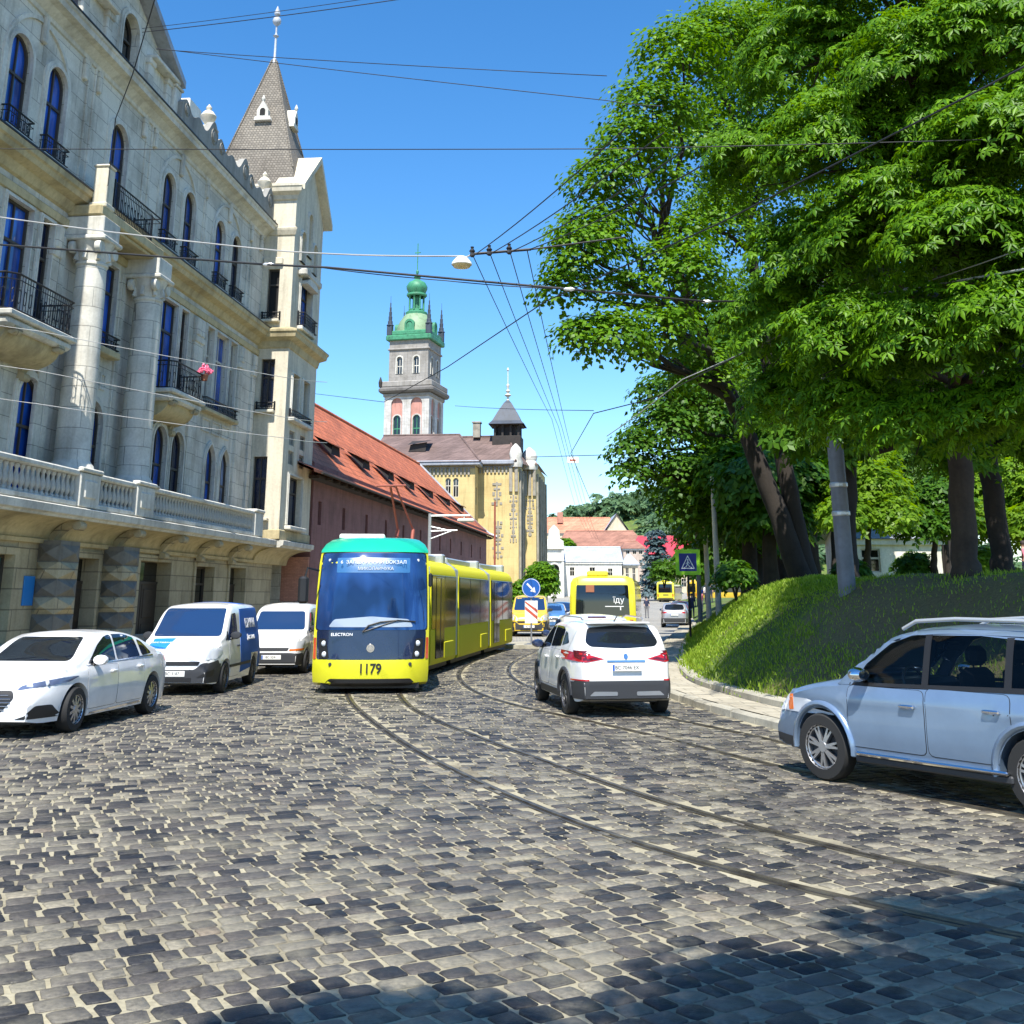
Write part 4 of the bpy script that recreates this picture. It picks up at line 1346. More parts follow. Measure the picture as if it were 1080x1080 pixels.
for u in (2.1,9.5,17.0,24.35,31.7,39.7,48.2,56):
    z = 10.15; y = 1.95
    mb = MB()
    # low shed vent: dark mouth, tiled lid running back into the roof
    mb.add([(u-1.0,y-.35,z-.05),(u+1.0,y-.35,z-.05),(u+.75,y-.35,z+.55),(u-.75,y-.35,z+.55)], [(0,1,2,3)], 1)
    mb.add([(u-1.15,y-.55,z+.5),(u+1.15,y-.55,z+.5),(u+1.0,y+.95,z+1.15),(u-1.0,y+.95,z+1.15)], [(0,1,2,3)], 0)
    mb.add([(u-1.15,y-.55,z+.42),(u+1.15,y-.55,z+.42),(u+1.15,y-.55,z+.5),(u-1.15,y-.55,z+.5)], [(0,1,2,3)], 0)
    for s in (-1, 1): mb.add([(u+s*1.0,y-.35,z-.05),(u+s*.75,y-.35,z+.52),(u+s*.95,y+.8,z+1.1)], [(0,1,2)], 1)
    mb.build('dormer', [M['red_tile'], M['dark_int']], rf, fix=False)
sw = thing('boundary_wall', (-11.75, 57.35, 0), 0, 'short salmon brick wall on a rubble base beside the mansion corner', 'wall')
MB().cbox(0, 1.65, 0, .5, 0, 1.75, .03).build('rubble_base', M['rubble'], sw)
mb = MB(); mb.cbox(.03, 1.62, .05, .45, 1.75, 3.9, .02); mb.cbox(.3, 1.4, .03, .06, 2.85, 2.98, .01); mb.build('brick_panel', M['brick_pink'], sw)

# ---------------------------------------------------------------- yellow house with corner turrets
yel = thing('yellow_apartment_building', (0, 130, 0), R(-6), 'tall yellow secession apartment house with brown tiled roof and dark cupola beyond the arsenal', 'building')
mb = MB()
fz = lambda y0: (lambda u, z, d=0: (u, y0+d, z))
fx = lambda x0: (lambda o, z, d=0: (x0-d, o, z))
WAf = [arch(-7.75,-7.1,13.0,15.2,8), arch(-6.85,-6.2,13.0,15.2,8)]
mb.wall(rect(-16, -4.3, 0, 16.6), WAf, fz(0), .3)
mb.wall(rect(0, 3, 0, 16.6), [rect(.7, 1.5, z, z+2.0) for z in (1.8,5.2,8.6,12.2)], fx(-4.3), .3)
mb.wall(rect(-4.3, .45, 0, 17.0), [], fz(3), .3)
WBs = [rect(a, a+1.0, z, z+2.0) for a in (4.6, 7.2) for z in (1.8,5.2,8.6,12.2)]
mb.wall(rect(3, 9, 0, 17.0), WBs, fx(.45), .3)
# turret and the long street side going away
mb.wall(rect(.45, 2.0, 0, 17.6), [], fz(9), .3)
WCs = [rect(a, a+1.0, z, z+2.0) for a in (10.2,12.6,15.5,18.5,21.5) for z in (1.8,5.2,8.6,12.2)]
mb.wall(rect(9, 24, 0, 17.6), WCs, fx(2.0), .3)
mb.add([(-16,0,0),(-16,24,0),(-16,24,16.6),(-16,0,16.6)], [(0,1,2,3)])
mb.add([(-16,24,0),(2.0,24,0),(2.0,24,17),(-16,24,17)], [(0,1,2,3)])
mb.build('wall', M['yellow_wall'], yel)
for p in WAf: window(yel, p, fz(0), .2, M['glass_dark'], M['frame_light'], (.5,), (.6,), .08)
for p in [rect(.7, 1.5, z, z+2.0) for z in (1.8,5.2,8.6,12.2)]: window(yel, p, fx(-4.3), .2, M['glass_dark'], M['frame_light'], (.5,), (.7,), .08)
for p in WBs: window(yel, p, fx(.45), .2, M['glass_dark'], M['frame_light'], (.5,), (.7,), .08)
for p in WCs: window(yel, p, fx(2.0), .2, M['glass_dark'], M['frame_light'], (.5,), (.7,), .08)
# grey ornament: pilaster heads, panels, friezes
rr_ = random.Random(4)
def relief(u0, u1, z0, z1, y, n):
    """low carved relief panel, mirrored about its axis"""
    mb = MB(); c = (u0+u1)/2; w = (u1-u0)/2
    mb.cbox(c-.10, c+.10, y-.07, y+.02, z0, z1, .02)
    for k in range(n):
        z = z0+(z1-z0)*(k+.5)/n; a = rr_.uniform(.05, .5)*w; b = a+rr_.uniform(.2, .5)*w; h = (z1-z0)/n*rr_.uniform(.2, .42)
        for s in (-1, 1):
            x0, x1 = sorted((c+s*a, c+s*b)); mb.cbox(x0, x1, y-rr_.uniform(.03,.08), y+.02, z-h, z+h, .02)
        if k % 2: mb.cbox(c-.3*w, c+.3*w, y-.06, y+.02, z-h*.6, z+h*.6, .03)
    mb.build('relief', M['grey_ornament'], yel)
relief(-6.3,-5.0,7.2,11.5,0,9); relief(-10,-8.4,6.5,11,0,9); relief(-3.4,-.8,12.2,15.0,3,5); relief(-2.7,-1.2,6.2,10.5,3,9); relief(-.7,.40,8.0,13.5,3,11); relief(.6,1.9,9.0,13.5,9,10)
for (a, b, y, z0, z1) in ((-16,-4.3,0,15.5,16.4),(-4.3,-.4,3,16.0,16.8)):
    mb = MB(); mb.cbox(a, b, y-.1, y+.02, z1-.12, z1+.1, .02)
    n = int((b-a)/.45)
    for k in range(n): mb.cbox(a+k*.45+.05, a+k*.45+.3, y-.16, y+.02, z0, z1, .04)
    mb.build('frieze', M['grey_ornament'], yel)
for (x, y) in ((-.45,3),(.2,3),(.7,9),(1.25,9),(1.8,9)): MB().cbox(x-.2, x+.2, y-.25, y+.02, 13.8, 17.4, .05).build('pilaster', M['grey_ornament'], yel)
for o in (4,6.6,8.6,10,14,17,20,23.5):
    x = .45 if o < 9 else 2.0
    MB().cbox(x-.02, x+.25, o-.25, o+.25, 1, 16.6, .04).build('pilaster', M['grey_ornament'], yel)
for q in ((-16.6,-3.6,-.7,.3,16.6,17.15),(-4.0,.0,2.4,3.3,17.0,17.5),(-4.3,-3.7,.31,2.39,16.62,17.1)): MB().cbox(*q, .08).build('eaves_band', M['zinc'], yel)
for (x, y, z, r) in ((.1,3,17.3,.75),(1.2,9,17.6,.95)):
    m2 = MB(); m2.lathe([(r,z-.6),(r*1.15,z),(r*.9,z+.5),(r*1.05,z+1.0),(r*.75,z+1.7),(.1,z+2.2)], (x,y+.3,0), 12); m2.build('attic_crest', M['stone_trim'], yel, smooth=40)
mb = MB()
# block A roof (hipped to the right), block B roof, long side roof
mb.add([(-17,-.8,17.0),(-3.6,-.8,17.0),(-7.4,8,21.3),(-17,8,21.3)], [(0,1,2,3)])
mb.add([(-3.6,-.8,17.0),(-3.6,6,17.0),(-7.4,8,21.3)], [(0,1,2)])
mb.add([(-17,17,17),(-3.6,17,17),(-7.4,8,21.3),(-17,8,21.3)], [(3,2,1,0)])
mb.add([(-8,3,17.3),(.2,2.4,17.3),(-1.2,8,21.0),(-8,8,21.0)], [(0,1,2,3)])
mb.add([(.2,2.4,17.3),(1.4,9,17.4),(-.9,12,21.3),(-1.2,8,21.0)], [(0,1,2,3)])
mb.add([(.6,8.5,17.6),(2.4,8.5,17.6),(2.4,24,17.6),(-2,24,21.0),(-2,12,21.0)], [(0,1,4),(1,2,3,4)])
rf = mb.build('roof', M['brown_tile'], yel, fix=False)
mb = MB()
for P in ([(-3.6,-.8,17.05),(-7.4,8,21.35)], [(-17,8,21.35),(-7.4,8,21.35)], [(.2,2.4,17.35),(-1.2,8,21.05)], [(-8,8,21.05),(-1.2,8,21.05)]): mb.tube(P, .13, 6)
mb.build('ridge', M['brown_tile'], rf)
mb = MB(); mb.cbox(-5.6,-4.7,7,8,20.8,22.6,.05); mb.cbox(-5.7,-4.6,6.9,8.1,22.6,22.8,.03); mb.build('chimney', M['grey_ornament'], rf)
mb = MB(); mb.add([(-12.6,2.3,18.6),(-10.6,2.3,18.6),(-10.4,2.3,19.7),(-12.4,2.3,19.4)], [(0,1,2,3)]); mb.add([(-12.7,1.9,19.35),(-10.2,1.9,19.75),(-10.2,5,20.3),(-12.7,5,20.2)], [(0,1,2,3)]); mb.build('dormer', M['wood_dark'], rf, fix=False)
cp = MB(); cx, cy = -1.35, 8.0
cp.cbox(cx-1.75,cx+1.75,cy-1.75,cy+1.75,19.2,20.9,.05)
for sx in (-1.45,-.5,.5,1.45):
    for sy in (-1.45, 1.45): cp.box(cx+sx-.12,cx+sx+.12,cy+sy-.12,cy+sy+.12,20.9,22.3); cp.box(cx+sy-.12,cx+sy+.12,cy+sx-.12,cy+sx+.12,20.9,22.3)
cp.cbox(cx-1.1,cx+1.1,cy-1.1,cy+1.1,20.9,22.3,.05); cp.cbox(cx-1.9,cx+1.9,cy-1.9,cy+1.9,22.2,22.45,.05)
cup = cp.build('cupola', M['wood_dark'], yel)
MB().lathe([(3.1,22.3),(2.5,22.75),(1.6,24.0),(.7,25.1),(.12,25.6)], (cx,cy,0), 4, a0=pi/4, a1=pi/4+2*pi).build('cupola_roof', M['blue_slate'], cup)
MB().lathe([(.2,25.5),(.1,25.9),(.45,26.15),(.1,26.4),(.3,26.7),(.08,26.9),(.22,27.4),(.06,27.6),(.05,29.2),(.16,29.35),(.02,29.7)], (cx,cy,0), 8).build('finial', M['stone_trim'], cup)

# ---------------------------------------------------------------- bell tower
bt = thing('bell_tower', (-18.4, 209, 0), R(-14), 'tall pale stone bell tower with green copper lantern and corner pinnacles', 'tower')
h = 4.35
mb = MB(); mb2 = MB()
def fside(k, hw):
    c, s_ = math.cos(k*pi/2), math.sin(k*pi/2)
    return lambda u, z, d=0: (u*c-(-(hw-d))*s_*1.0, u*s_+(-(hw-d))*c, z)
low = [arch(-3.0,-.8,33.2,37.2,10), arch(.8,3.0,33.2,37.2,10)]
lowin = [arch(-2.6,-1.2,30.4,34.2,10), arch(1.2,2.6,30.4,34.2,10)]
for k in range(4): mb.wall(rect(-h, h, 0, 38.3), [arch(-3.0,-.8,28.5,37.4,12), arch(.8,3.0,28.5,37.4,12)], fside(k, h), .35)
mb.build('lower_stage', M['tower_stone'], bt)
for k in range(4):
    pm = MB(); F2 = fside(k, h-.34)
    pm.wall(rect(-3.1, 3.1, 28, 37.6), lowin, F2, .3)
    o = pm.build('rose_panel', M['rose_panel'], bt)
    for p in lowin: window(bt, p, F2, .25, M['glass_dark'], M['copper'], (.5,), (.35,), .12, .22, 'window', M['tower_stone'])
h2 = 3.85
mb = MB()
up = [arch(-2.3,-1.25,42.0,45.3,8), arch(1.0,2.05,42.0,45.3,8)]
for k in range(4): mb.wall(rect(-h2, h2, 38.3, 48.6), up, fside(k, h2), .4)
mb.build('upper_stage', M['tower_grey'], bt)
for k in range(4):
    for p in up: window(bt, p, fside(k, h2), .3, M['glass_dark'], M['stone_trim'], (.5,), (.45,), .12, .22)
def slab(name, r, z0, z1, mat, par=bt, c=.15):
    mb = MB(); mb.cbox(-r, r, -r, r, z0, z1, c); return mb.build(name, mat, par)
slab('cornice', 4.6, 37.6, 38.3, M['tower_grey']); slab('cornice', 5.35, 38.3, 39.4, M['tower_dark'], c=.35); slab('gallery', 5.0, 39.4, 40.5, M['tower_grey'])
slab('cornice', 4.15, 46.5, 46.9, M['tower_grey']); slab('cornice', 4.45, 48.4, 49.4, M['copper'])
slab('balustrade', 4.1, 49.4, 50.3, M['copper'])
mb = MB(); mb.lathe([(3.9,50.2),(3.75,51.0),(3.2,52.6),(2.4,53.8),(1.9,54.2)], (0,0,0), 16); mb.build('dome', M['copper_pale'], bt, smooth=40)
for k in range(4):
    f = fside(k, 3.75); mb = MB(); mb.prism(arch(-.95,.95,50.2,52.5,10), f, -.1, 1.2); ring(mb, arch(-.95,.95,50.2,52.5,10), arch(-.6,.6,50.5,52.1,10), f, -.25, -.1)
    mb.build('dome_window', M['copper'], bt)
mb = MB()
mb.lathe([(2.1,54.0),(2.15,54.5),(1.95,54.7),(1.5,54.8),(1.5,55.2)], (0,0,0), 12)
for k in range(8):
    a = k*pi/4; mb.lathe([(.22,55.0),(.17,55.2),(.17,57.5),(.24,57.7)], (1.45*math.cos(a),1.45*math.sin(a),0), 6)
mb.lathe([(.8,55.0),(.8,57.7)], (0,0,0), 10)
mb.lathe([(1.75,57.7),(2.0,57.95),(1.95,58.3),(1.6,58.4),(2.0,59.2),(2.05,59.8),(1.6,60.6),(.7,61.1),(.45,61.4),(.7,61.7),(.3,62.1),(.12,62.3)], (0,0,0), 16)
lt = mb.build('lantern', M['copper'], bt, smooth=40)
mb = MB(); mb.lathe([(.12,62.2),(.3,62.6),(.32,62.9),(.12,63.2),(.11,63.3),(.11,68.6)], (0,0,0), 8); mb.box(-.6,.6,-.08,.08,66.6,66.8); mb.build('cross', M['copper'], lt)
for sx in (-1, 1):
    for sy in (-1, 1):
        mb = MB(); c = (sx*3.85, sy*3.85, 0)
        mb.cbox(c[0]-.5,c[0]+.5,c[1]-.5,c[1]+.5,49.4,51.4,.08)
        mb.lathe([(.75,51.4),(.55,51.6)], c, 8)
        pr = [(.5,51.6)]
        for q in range(5): pr += [(.48-.09*q, 52.2+.9*q), (.36-.08*q, 52.3+.9*q)]
        mb.lathe(pr+[(.03,57.2)], c, 8); mb.build('pinnacle', M['blue_slate'], bt)
for sx, sy in ((-1,-1),):
    mb = MB(); mb.lathe([(.3,39.4),(.4,40.3),(.1,41.3)], (sx*5,sy*5,0), 8); mb.build('urn', M['wood_dark'], bt)

# ---------------------------------------------------------------- houses at the end of the street
def house(name, label, x0, x1, y0, y1, zb, ze, zr, wallm, roofm, wins=(), ridge='x', over=.4, cat='building', hip=0):
    t = thing(name, ((x0+x1)/2, y0, zb), 0, label, cat)
    w = (x1-x0)/2; d = y1-y0; he = ze-zb; hr = zr-zb
    mb = MB()
    holes = [rect(a-ww/2, a+ww/2, b, b+hh) for (a, b, ww, hh) in wins]
    mb.wall(rect(-w, w, -2, he), holes, fz(0), .25)
    mb.add([(-w,0,-2),(-w,d,-2),(-w,d,he),(-w,0,he)], [(0,1,2,3)]); mb.add([(w,0,-2),(w,d,-2),(w,d,he),(w,0,he)], [(3,2,1,0)])
    mb.add([(-w,d,-2),(w,d,-2),(w,d,he),(-w,d,he)], [(3,2,1,0)])
    if ridge == 'y':
        mb.add([(-w,0,he),(w,0,he),(0,0,hr)], [(0,1,2)]); mb.add([(-w,d,he),(w,d,he),(0,d,hr)], [(2,1,0)])
    elif not hip:
        mb.add([(-w,0,he),(-w,d,he),(-w,d/2,hr)], [(0,1,2)]); mb.add([(w,0,he),(w,d,he),(w,d/2,hr)], [(2,1,0)])
    mb.build('wall', wallm, t)
    for p in holes: window(t, p, fz(0), .15, M['glass_dark'], M['frame_light'], (.5,), (.6,), .07)
    mb = MB(); o = over
    if ridge == 'x':
        A = [(-w-o,-o,he-.1),(w+o,-o,he-.1),(w+o-hip,d/2,hr),(-w-o+hip,d/2,hr),(w+o,d+o,he-.1),(-w-o,d+o,he-.1)]
        mb.add(A, [(0,1,2,3),(3,2,4,5)]); 
        if hip: mb.add([A[1],A[4],A[2]], [(0,1,2)]); mb.add([A[0],A[3],A[5]], [(0,1,2)])
        mb.tube([A[3],A[2]], .15, 5)
    else:
        mb.add([(-w-o,-o,he-.1),(0,-o,hr),(0,d+o,hr),(-w-o,d+o,he-.1)], [(0,1,2,3)]); mb.add([(w+o,-o,he-.1),(0,-o,hr),(0,d+o,hr),(w+o,d+o,he-.1)], [(3,2,1,0)])
    r = mb.build('roof', roofm, t, fix=False)
    mb = MB(); mb.box(-w-.15, w+.15, -.2, .0, he-.4, he-.12); mb.build('eaves_band', M['white_wall'], t)
    return t, r
ch, _ = house('church', 'white church front with scrolled gable and dark arched opening at the far bend', 5.7, 9.0, 200, 212, 1.9, 10.4, 10.6, M['white_wall'], M['silver_roof'], [])
mb = MB()
g = [(-1.65,8.3),(1.65,8.3),(1.6,9.4),(1.0,9.8),(.9,11.2),(.45,11.8),(0,12.2),(-.45,11.8),(-.9,11.2),(-1.0,9.8),(-1.6,9.4)]
mb.prism(g, lambda u, z, d: (u, d, z), -.25, .3); mb.lathe([(.45,-.3),(.45,-.24)], (0,0,10.5), 12, axis='y'); mb.build('gable', M['white_wall'], ch)
mb = MB(); mb.cbox(-1.8, 1.8, -.4, 0, 8.0, 8.35, .08); mb.cbox(-1.75, 1.75, -.3, 0, 6.0, 6.25, .06)
for x in (-1.45, 1.45): mb.cbox(x-.2, x+.2, -.2, .02, -1, 8.0, .04)
mb.build('cornice', M['white_wall'], ch)
window(ch, arch(-.85,.85,2.6,5.5,10), lambda u, z, d=0: (u, d-.3, z), .25, M['glass_dark'], M['stone_grey'], (.5,), (.5,), .1, .25, 'arched_opening', M['white_wall'])
house('white_chapel_wing', 'long low white building with pale metal roof and small windows behind the bus', 9.05, 19.6, 206, 216, 1.9, 8.0, 10.7, M['white_wall'], M['silver_roof'],
      [(-3.6,3.6,.85,1.5),(.0,3.4,1.0,1.7),(3.2,3.4,.85,1.5)], over=.3)
pv, _ = house('pavilion_building', 'small pale octagonal-looking annex with grey roof right of the white chapel wing', 19.9, 22.6, 207, 211, 2.0, 7.6, 9.3, M['cream_wall'], M['silver_roof'], [(-.6,2.5,.6,2.4),(.6,2.5,.6,2.4)], hip=1.4)
house('brown_roofed_house', 'broad pale house under a long rust brown hipped roof', 9.5, 28.3, 240, 254, 2.6, 11.9, 15.6, M['rose_wall'], M['rust_tile'], [(x,7.2,.9,.8) for x in (-6,-4.2,-.4,1.2,4.2,5.6,7.2)]+[(x,4,1,1.6) for x in (5,7.5)], hip=2.5)
a, r_ = house('orange_roofed_house', 'high house with pale orange roof and a plain end gable, topmost of the far roofs', 8.3, 24.2, 280, 292, 4, 17.0, 21.0, M['cream_wall'], M['orange_tile'], [(x,9,1,1.6) for x in (-6,-3,0,3,6)])
mb = MB(); mb.cbox(-5.0,-3.6,3,4.2,15.5,18.2,.05); mb.build('chimney', M['brick_pink'], r_)
house('gabled_house', 'pale gable-fronted house at the right end of the orange roof', 22.8, 27.8, 276, 290, 4, 17.4, 21.4, M['cream_wall'], M['silver_roof'], [(-1,9,1,1.4),(1,9,1,1.4)], ridge='y', over=.5)
house('crimson_roofed_house', 'cream house with a bright crimson roof below the wooded hill', 24.3, 41, 230, 242, 2.6, 9.6, 13.9, M['cream_wall'], M['crimson_roof'], [(x,z,1.0,1.6) for x in (-6.5,-4.5,-2.5,-.5,1.5) for z in (1.2,4.2)], hip=2.0)
house('narrow_house', 'narrow ochre house with small windows between the chapel annex and the crimson roof', 21.5, 25.6, 222, 230, 2.4, 11.0, 12.4, M['rose_wall'], M['rust_tile'], [(x,z,.7,1.2) for x in (-1.2,0.1,1.3) for z in (2.4,5.2,7.4)], hip=1.2)
# pale buildings glimpsed under the trees of the park
house('park_pavilion', 'white pavilion wall glimpsed low under the park trees', 18.0, 22.4, 60, 66, 2.4, 5.0, 6.2, M['white_wall'], M['silver_roof'], [(-1.5,.8,1,1.2)])
house('pale_park_house', 'pale house front glimpsed between the two thick trunks on the right', 44.5, 60, 84, 92, 2.4, 8.5, 11, M['white_wall'], M['rust_tile'], [(x,2,1.2,1.8) for x in (-5,-2,1,4)])

# wooded hill behind
mb = MB(); n1, n2 = 24, 10
for j in range(n2):
    for i in range(n1):
        x = -40+i*12; y = 330+j*22
        z = 7+31*math.exp(-((x-75)/85.0)**2)*min(1, j/4.0)+rnd.uniform(-1, 1)
        mb.v.append((x, y, z))
for j in range(n2-1):
    for i in range(n1-1): mb.f.append((j*n1+i, j*n1+i+1, (j+1)*n1+i+1, (j+1)*n1+i)); mb.m.append(0)
props(mb.build('hill', M['turf'], smooth=180), kind='structure')

# ---------------------------------------------------------------- vehicles
def wheel(parent, x, y, r, wdt, spokes, side, rim, two=False):
    """tyre with a spoked rim as its sub-part"""
    s = side
    T = lambda a: a*s
    mb = MB()
    prof = [(r*.62,-wdt*.5),(r*.66,-wdt*.5),(r*.93,-wdt*.48),(r*.985,-wdt*.36),(r,-wdt*.2),(r,wdt*.2),(r*.985,wdt*.36),(r*.93,wdt*.48),(r*.66,wdt*.5),(r*.62,wdt*.40),(r*.60,-wdt*.3)]
    mb.lathe([(a, b*s) for a, b in prof], (x, y, r), 28, axis='y')
    o = mb.build('wheel', M['rubber'], parent, smooth=40)
    m2 = MB(); R_ = r*.655
    yo = y+s*wdt*.5
    m2.lathe([(R_,-.0),(R_*.95,-.025),(R_*.9,-.03),(R_*.88,-.10)], (x, yo, r), 24, axis='y') if s > 0 else m2.lathe([(R_,0),(R_*.95,.025),(R_*.9,.03),(R_*.88,.10)], (x, yo, r), 24, axis='y')
    m2.lathe([(0,-.012*s),(.055,-.012*s),(.065,-.03*s),(.065,-.09*s)], (x, yo, r), 12, axis='y')
    for k in range(spokes):
        a = 2*pi*k/spokes+.3
        offs = (-.13, .13) if two else (0,)
        for q in offs:
            a0, a1 = a+q*.45, a+q
            ca, sa = math.cos(a0), math.sin(a0); cb, sb = math.cos(a1), math.sin(a1)
            w0, w1 = (.018, .011) if two else (.022, .022)
            p0, p1 = (x+.05*ca, r+.05*sa), (x+R_*.93*cb, r+R_*.93*sb)
            nx, nz = -(p1[1]-p0[1]), (p1[0]-p0[0]); l = math.hypot(nx, nz); nx /= l; nz /= l
            y0, y1 = yo-.018*s, yo-.026*s
            vs = [(p0[0]-nx*w0,y0,p0[1]-nz*w0),(p0[0]+nx*w0,y0,p0[1]+nz*w0),(p1[0]+nx*w1,y1,p1[1]+nz*w1),(p1[0]-nx*w1,y1,p1[1]-nz*w1)]
            vs += [(a_, b_-.05*s, c_) for a_, b_, c_ in vs]
            m2.add(vs, [(0,1,2,3),(0,4,5,1),(1,5,6,2),(2,6,7,3),(3,7,4,0)])
    m2.build('rim', rim, o, smooth=30)
    d = MB(); d.lathe([(0,-.085*s),(R_*.9,-.085*s)], (x, yo, r), 20, axis='y'); d.build('brake_disc', M['charcoal'], o)
    return o

def car_body(p):
    """loft: returns MB of the outer skin and the wheel openings in its lower edge"""
    L, W = p['L'], p['W']; hl = L/2
    xs = set()
    n = 46
    for k in range(n+1): xs.add(round(-hl+L*k/n, 4))
    ra = p['r']+.055
    for cx in p['axles']:
        for k in range(25):
            xs.add(round(cx-ra+2*ra*k/24, 4))
    for e in (-1, 1):
        for d in (.004,.012,.03,.06,.10,.16): xs.add(round(e*(hl-d), 4))
    for x, z in p['top']: xs.add(round(x, 4))
    xs = sorted(xs)
    def plan(x):
        f = p.get('plan_f', (.80, 5.0)); b = p.get('plan_b', (.84, 6.0))
        k, e = f if x > 0 else b
        t = abs(x)/hl
        return 1-(1-k)*t**e
    rings = []
    sill = p['sill']
    for x in xs:
        zt = lin(x, p['top']) if p.get('sharp') else interp(x, p['top'])
        zb_ = interp(x, p['belt']); zb_ = min(zb_, zt-.05)
        lo = interp(x, p.get('low', [(-hl,sill+.06),(-hl+.3,sill),(hl-.3,sill),(hl,sill+.04)]))
        inarch = False
        for cx in p['axles']:
            dx = x-cx
            if abs(dx) < ra:
                q = p['r']+math.sqrt(max(0, ra*ra-dx*dx))
                if q > lo: lo = q; inarch = True
        lo = min(lo, zb_-.06)
        y0 = W/2*plan(x)
        def side(z):
            if z < .55: y = y0*(1-.075*((.55-z)/.45)**2)
            else: y = y0*(1-.045*((z-.55)/max(.12, zb_-.55))**2 if zb_ > .55 else 1)
            y += p.get('crease', .012)*math.exp(-((z-p.get('crz', .78))/.06)**2)
            return y
        ring = [(0, lo)]
        ring.append((side(lo)-.03, lo))
        for k in range(7): 
            z = lo+(zb_-lo)*k/6
            ring.append((side(z), z))
        yb = side(zb_); g = zt-zb_
        kt = p.get('tumble', .30)
        if g > .12:
            crown = min(.055, g*.12); rr = min(.10, g*.25)
            for k in range(1, 5):
                t = k/4; z = zb_+.015+(g-crown-rr-.015)*t
                ring.append((yb-.012-kt*(z-zb_)*(.75+.25*t), z))
            ye, ze = ring[-1]
            ring.append((ye-rr*.28, ze+rr*.62)); ring.append((ye-rr*.85, zt-crown*.92)); yq = ye-rr*.85
        else:
            for k in range(1, 5): ring.append((yb-(.01+.03*k/4)*min(1, g/.05)-.004*k, zb_+g*.55*k/4))
            ye = ring[-1][0]; ring.append((ye-.05, zb_+g*.72)); ring.append((ye-.14, zb_+g*.85)); yq = ye-.14
        for t in (.66, .33, 0): ring.append((max(0, yq)*t, zt-(zt-ring[len(ring)-1][1] if False else (min(.055, g*.12) if g > .12 else g*.15))*(t**2)*.92))
        rings.append((x, ring))
    m = len(rings[0][1])
    mb = MB()
    for x, r in rings:
        bulge = 0
        for s in (1, -1):
            for y, z in r: mb.v.append((x, s*y, z))
    for i in range(len(rings)-1):
        for h in (0, 1):
            o0 = i*2*m+h*m; o1 = (i+1)*2*m+h*m
            for k in range(m-1):
                f = (o0+k, o0+k+1, o1+k+1, o1+k)
                mb.f.append(f if h == 0 else f[::-1]); mb.m.append(0)
    for i in (0, len(rings)-1):
        o = i*2*m
        loop = [o+k for k in range(m)] + [o+m+k for k in range(m-2, 0, -1)]
        # strips instead of one n-gon
        for k in range(m-1):
            mb.f.append((o+k, o+k+1, o+m+k+1, o+m+k)); mb.m.append(0)
    return mb

def round_poly(poly, r, n=3):
    out = []
    m = len(poly)
    for i in range(m):
        a, b, c = Vector(poly[i-1]), Vector(poly[i]), Vector(poly[(i+1) % m])
        u, v = (a-b), (c-b)
        q = min(r, u.length*.45, v.length*.45)
        p0, p1 = b+u.normalized()*q, b+v.normalized()*q
        for k in range(n+1):
            t = k/n
            out.append(tuple(p0*(1-t)**2 + b*2*t*(1-t) + p1*t*t))
    return out
def mir(poly): return [(-u, v) for u, v in poly][::-1]

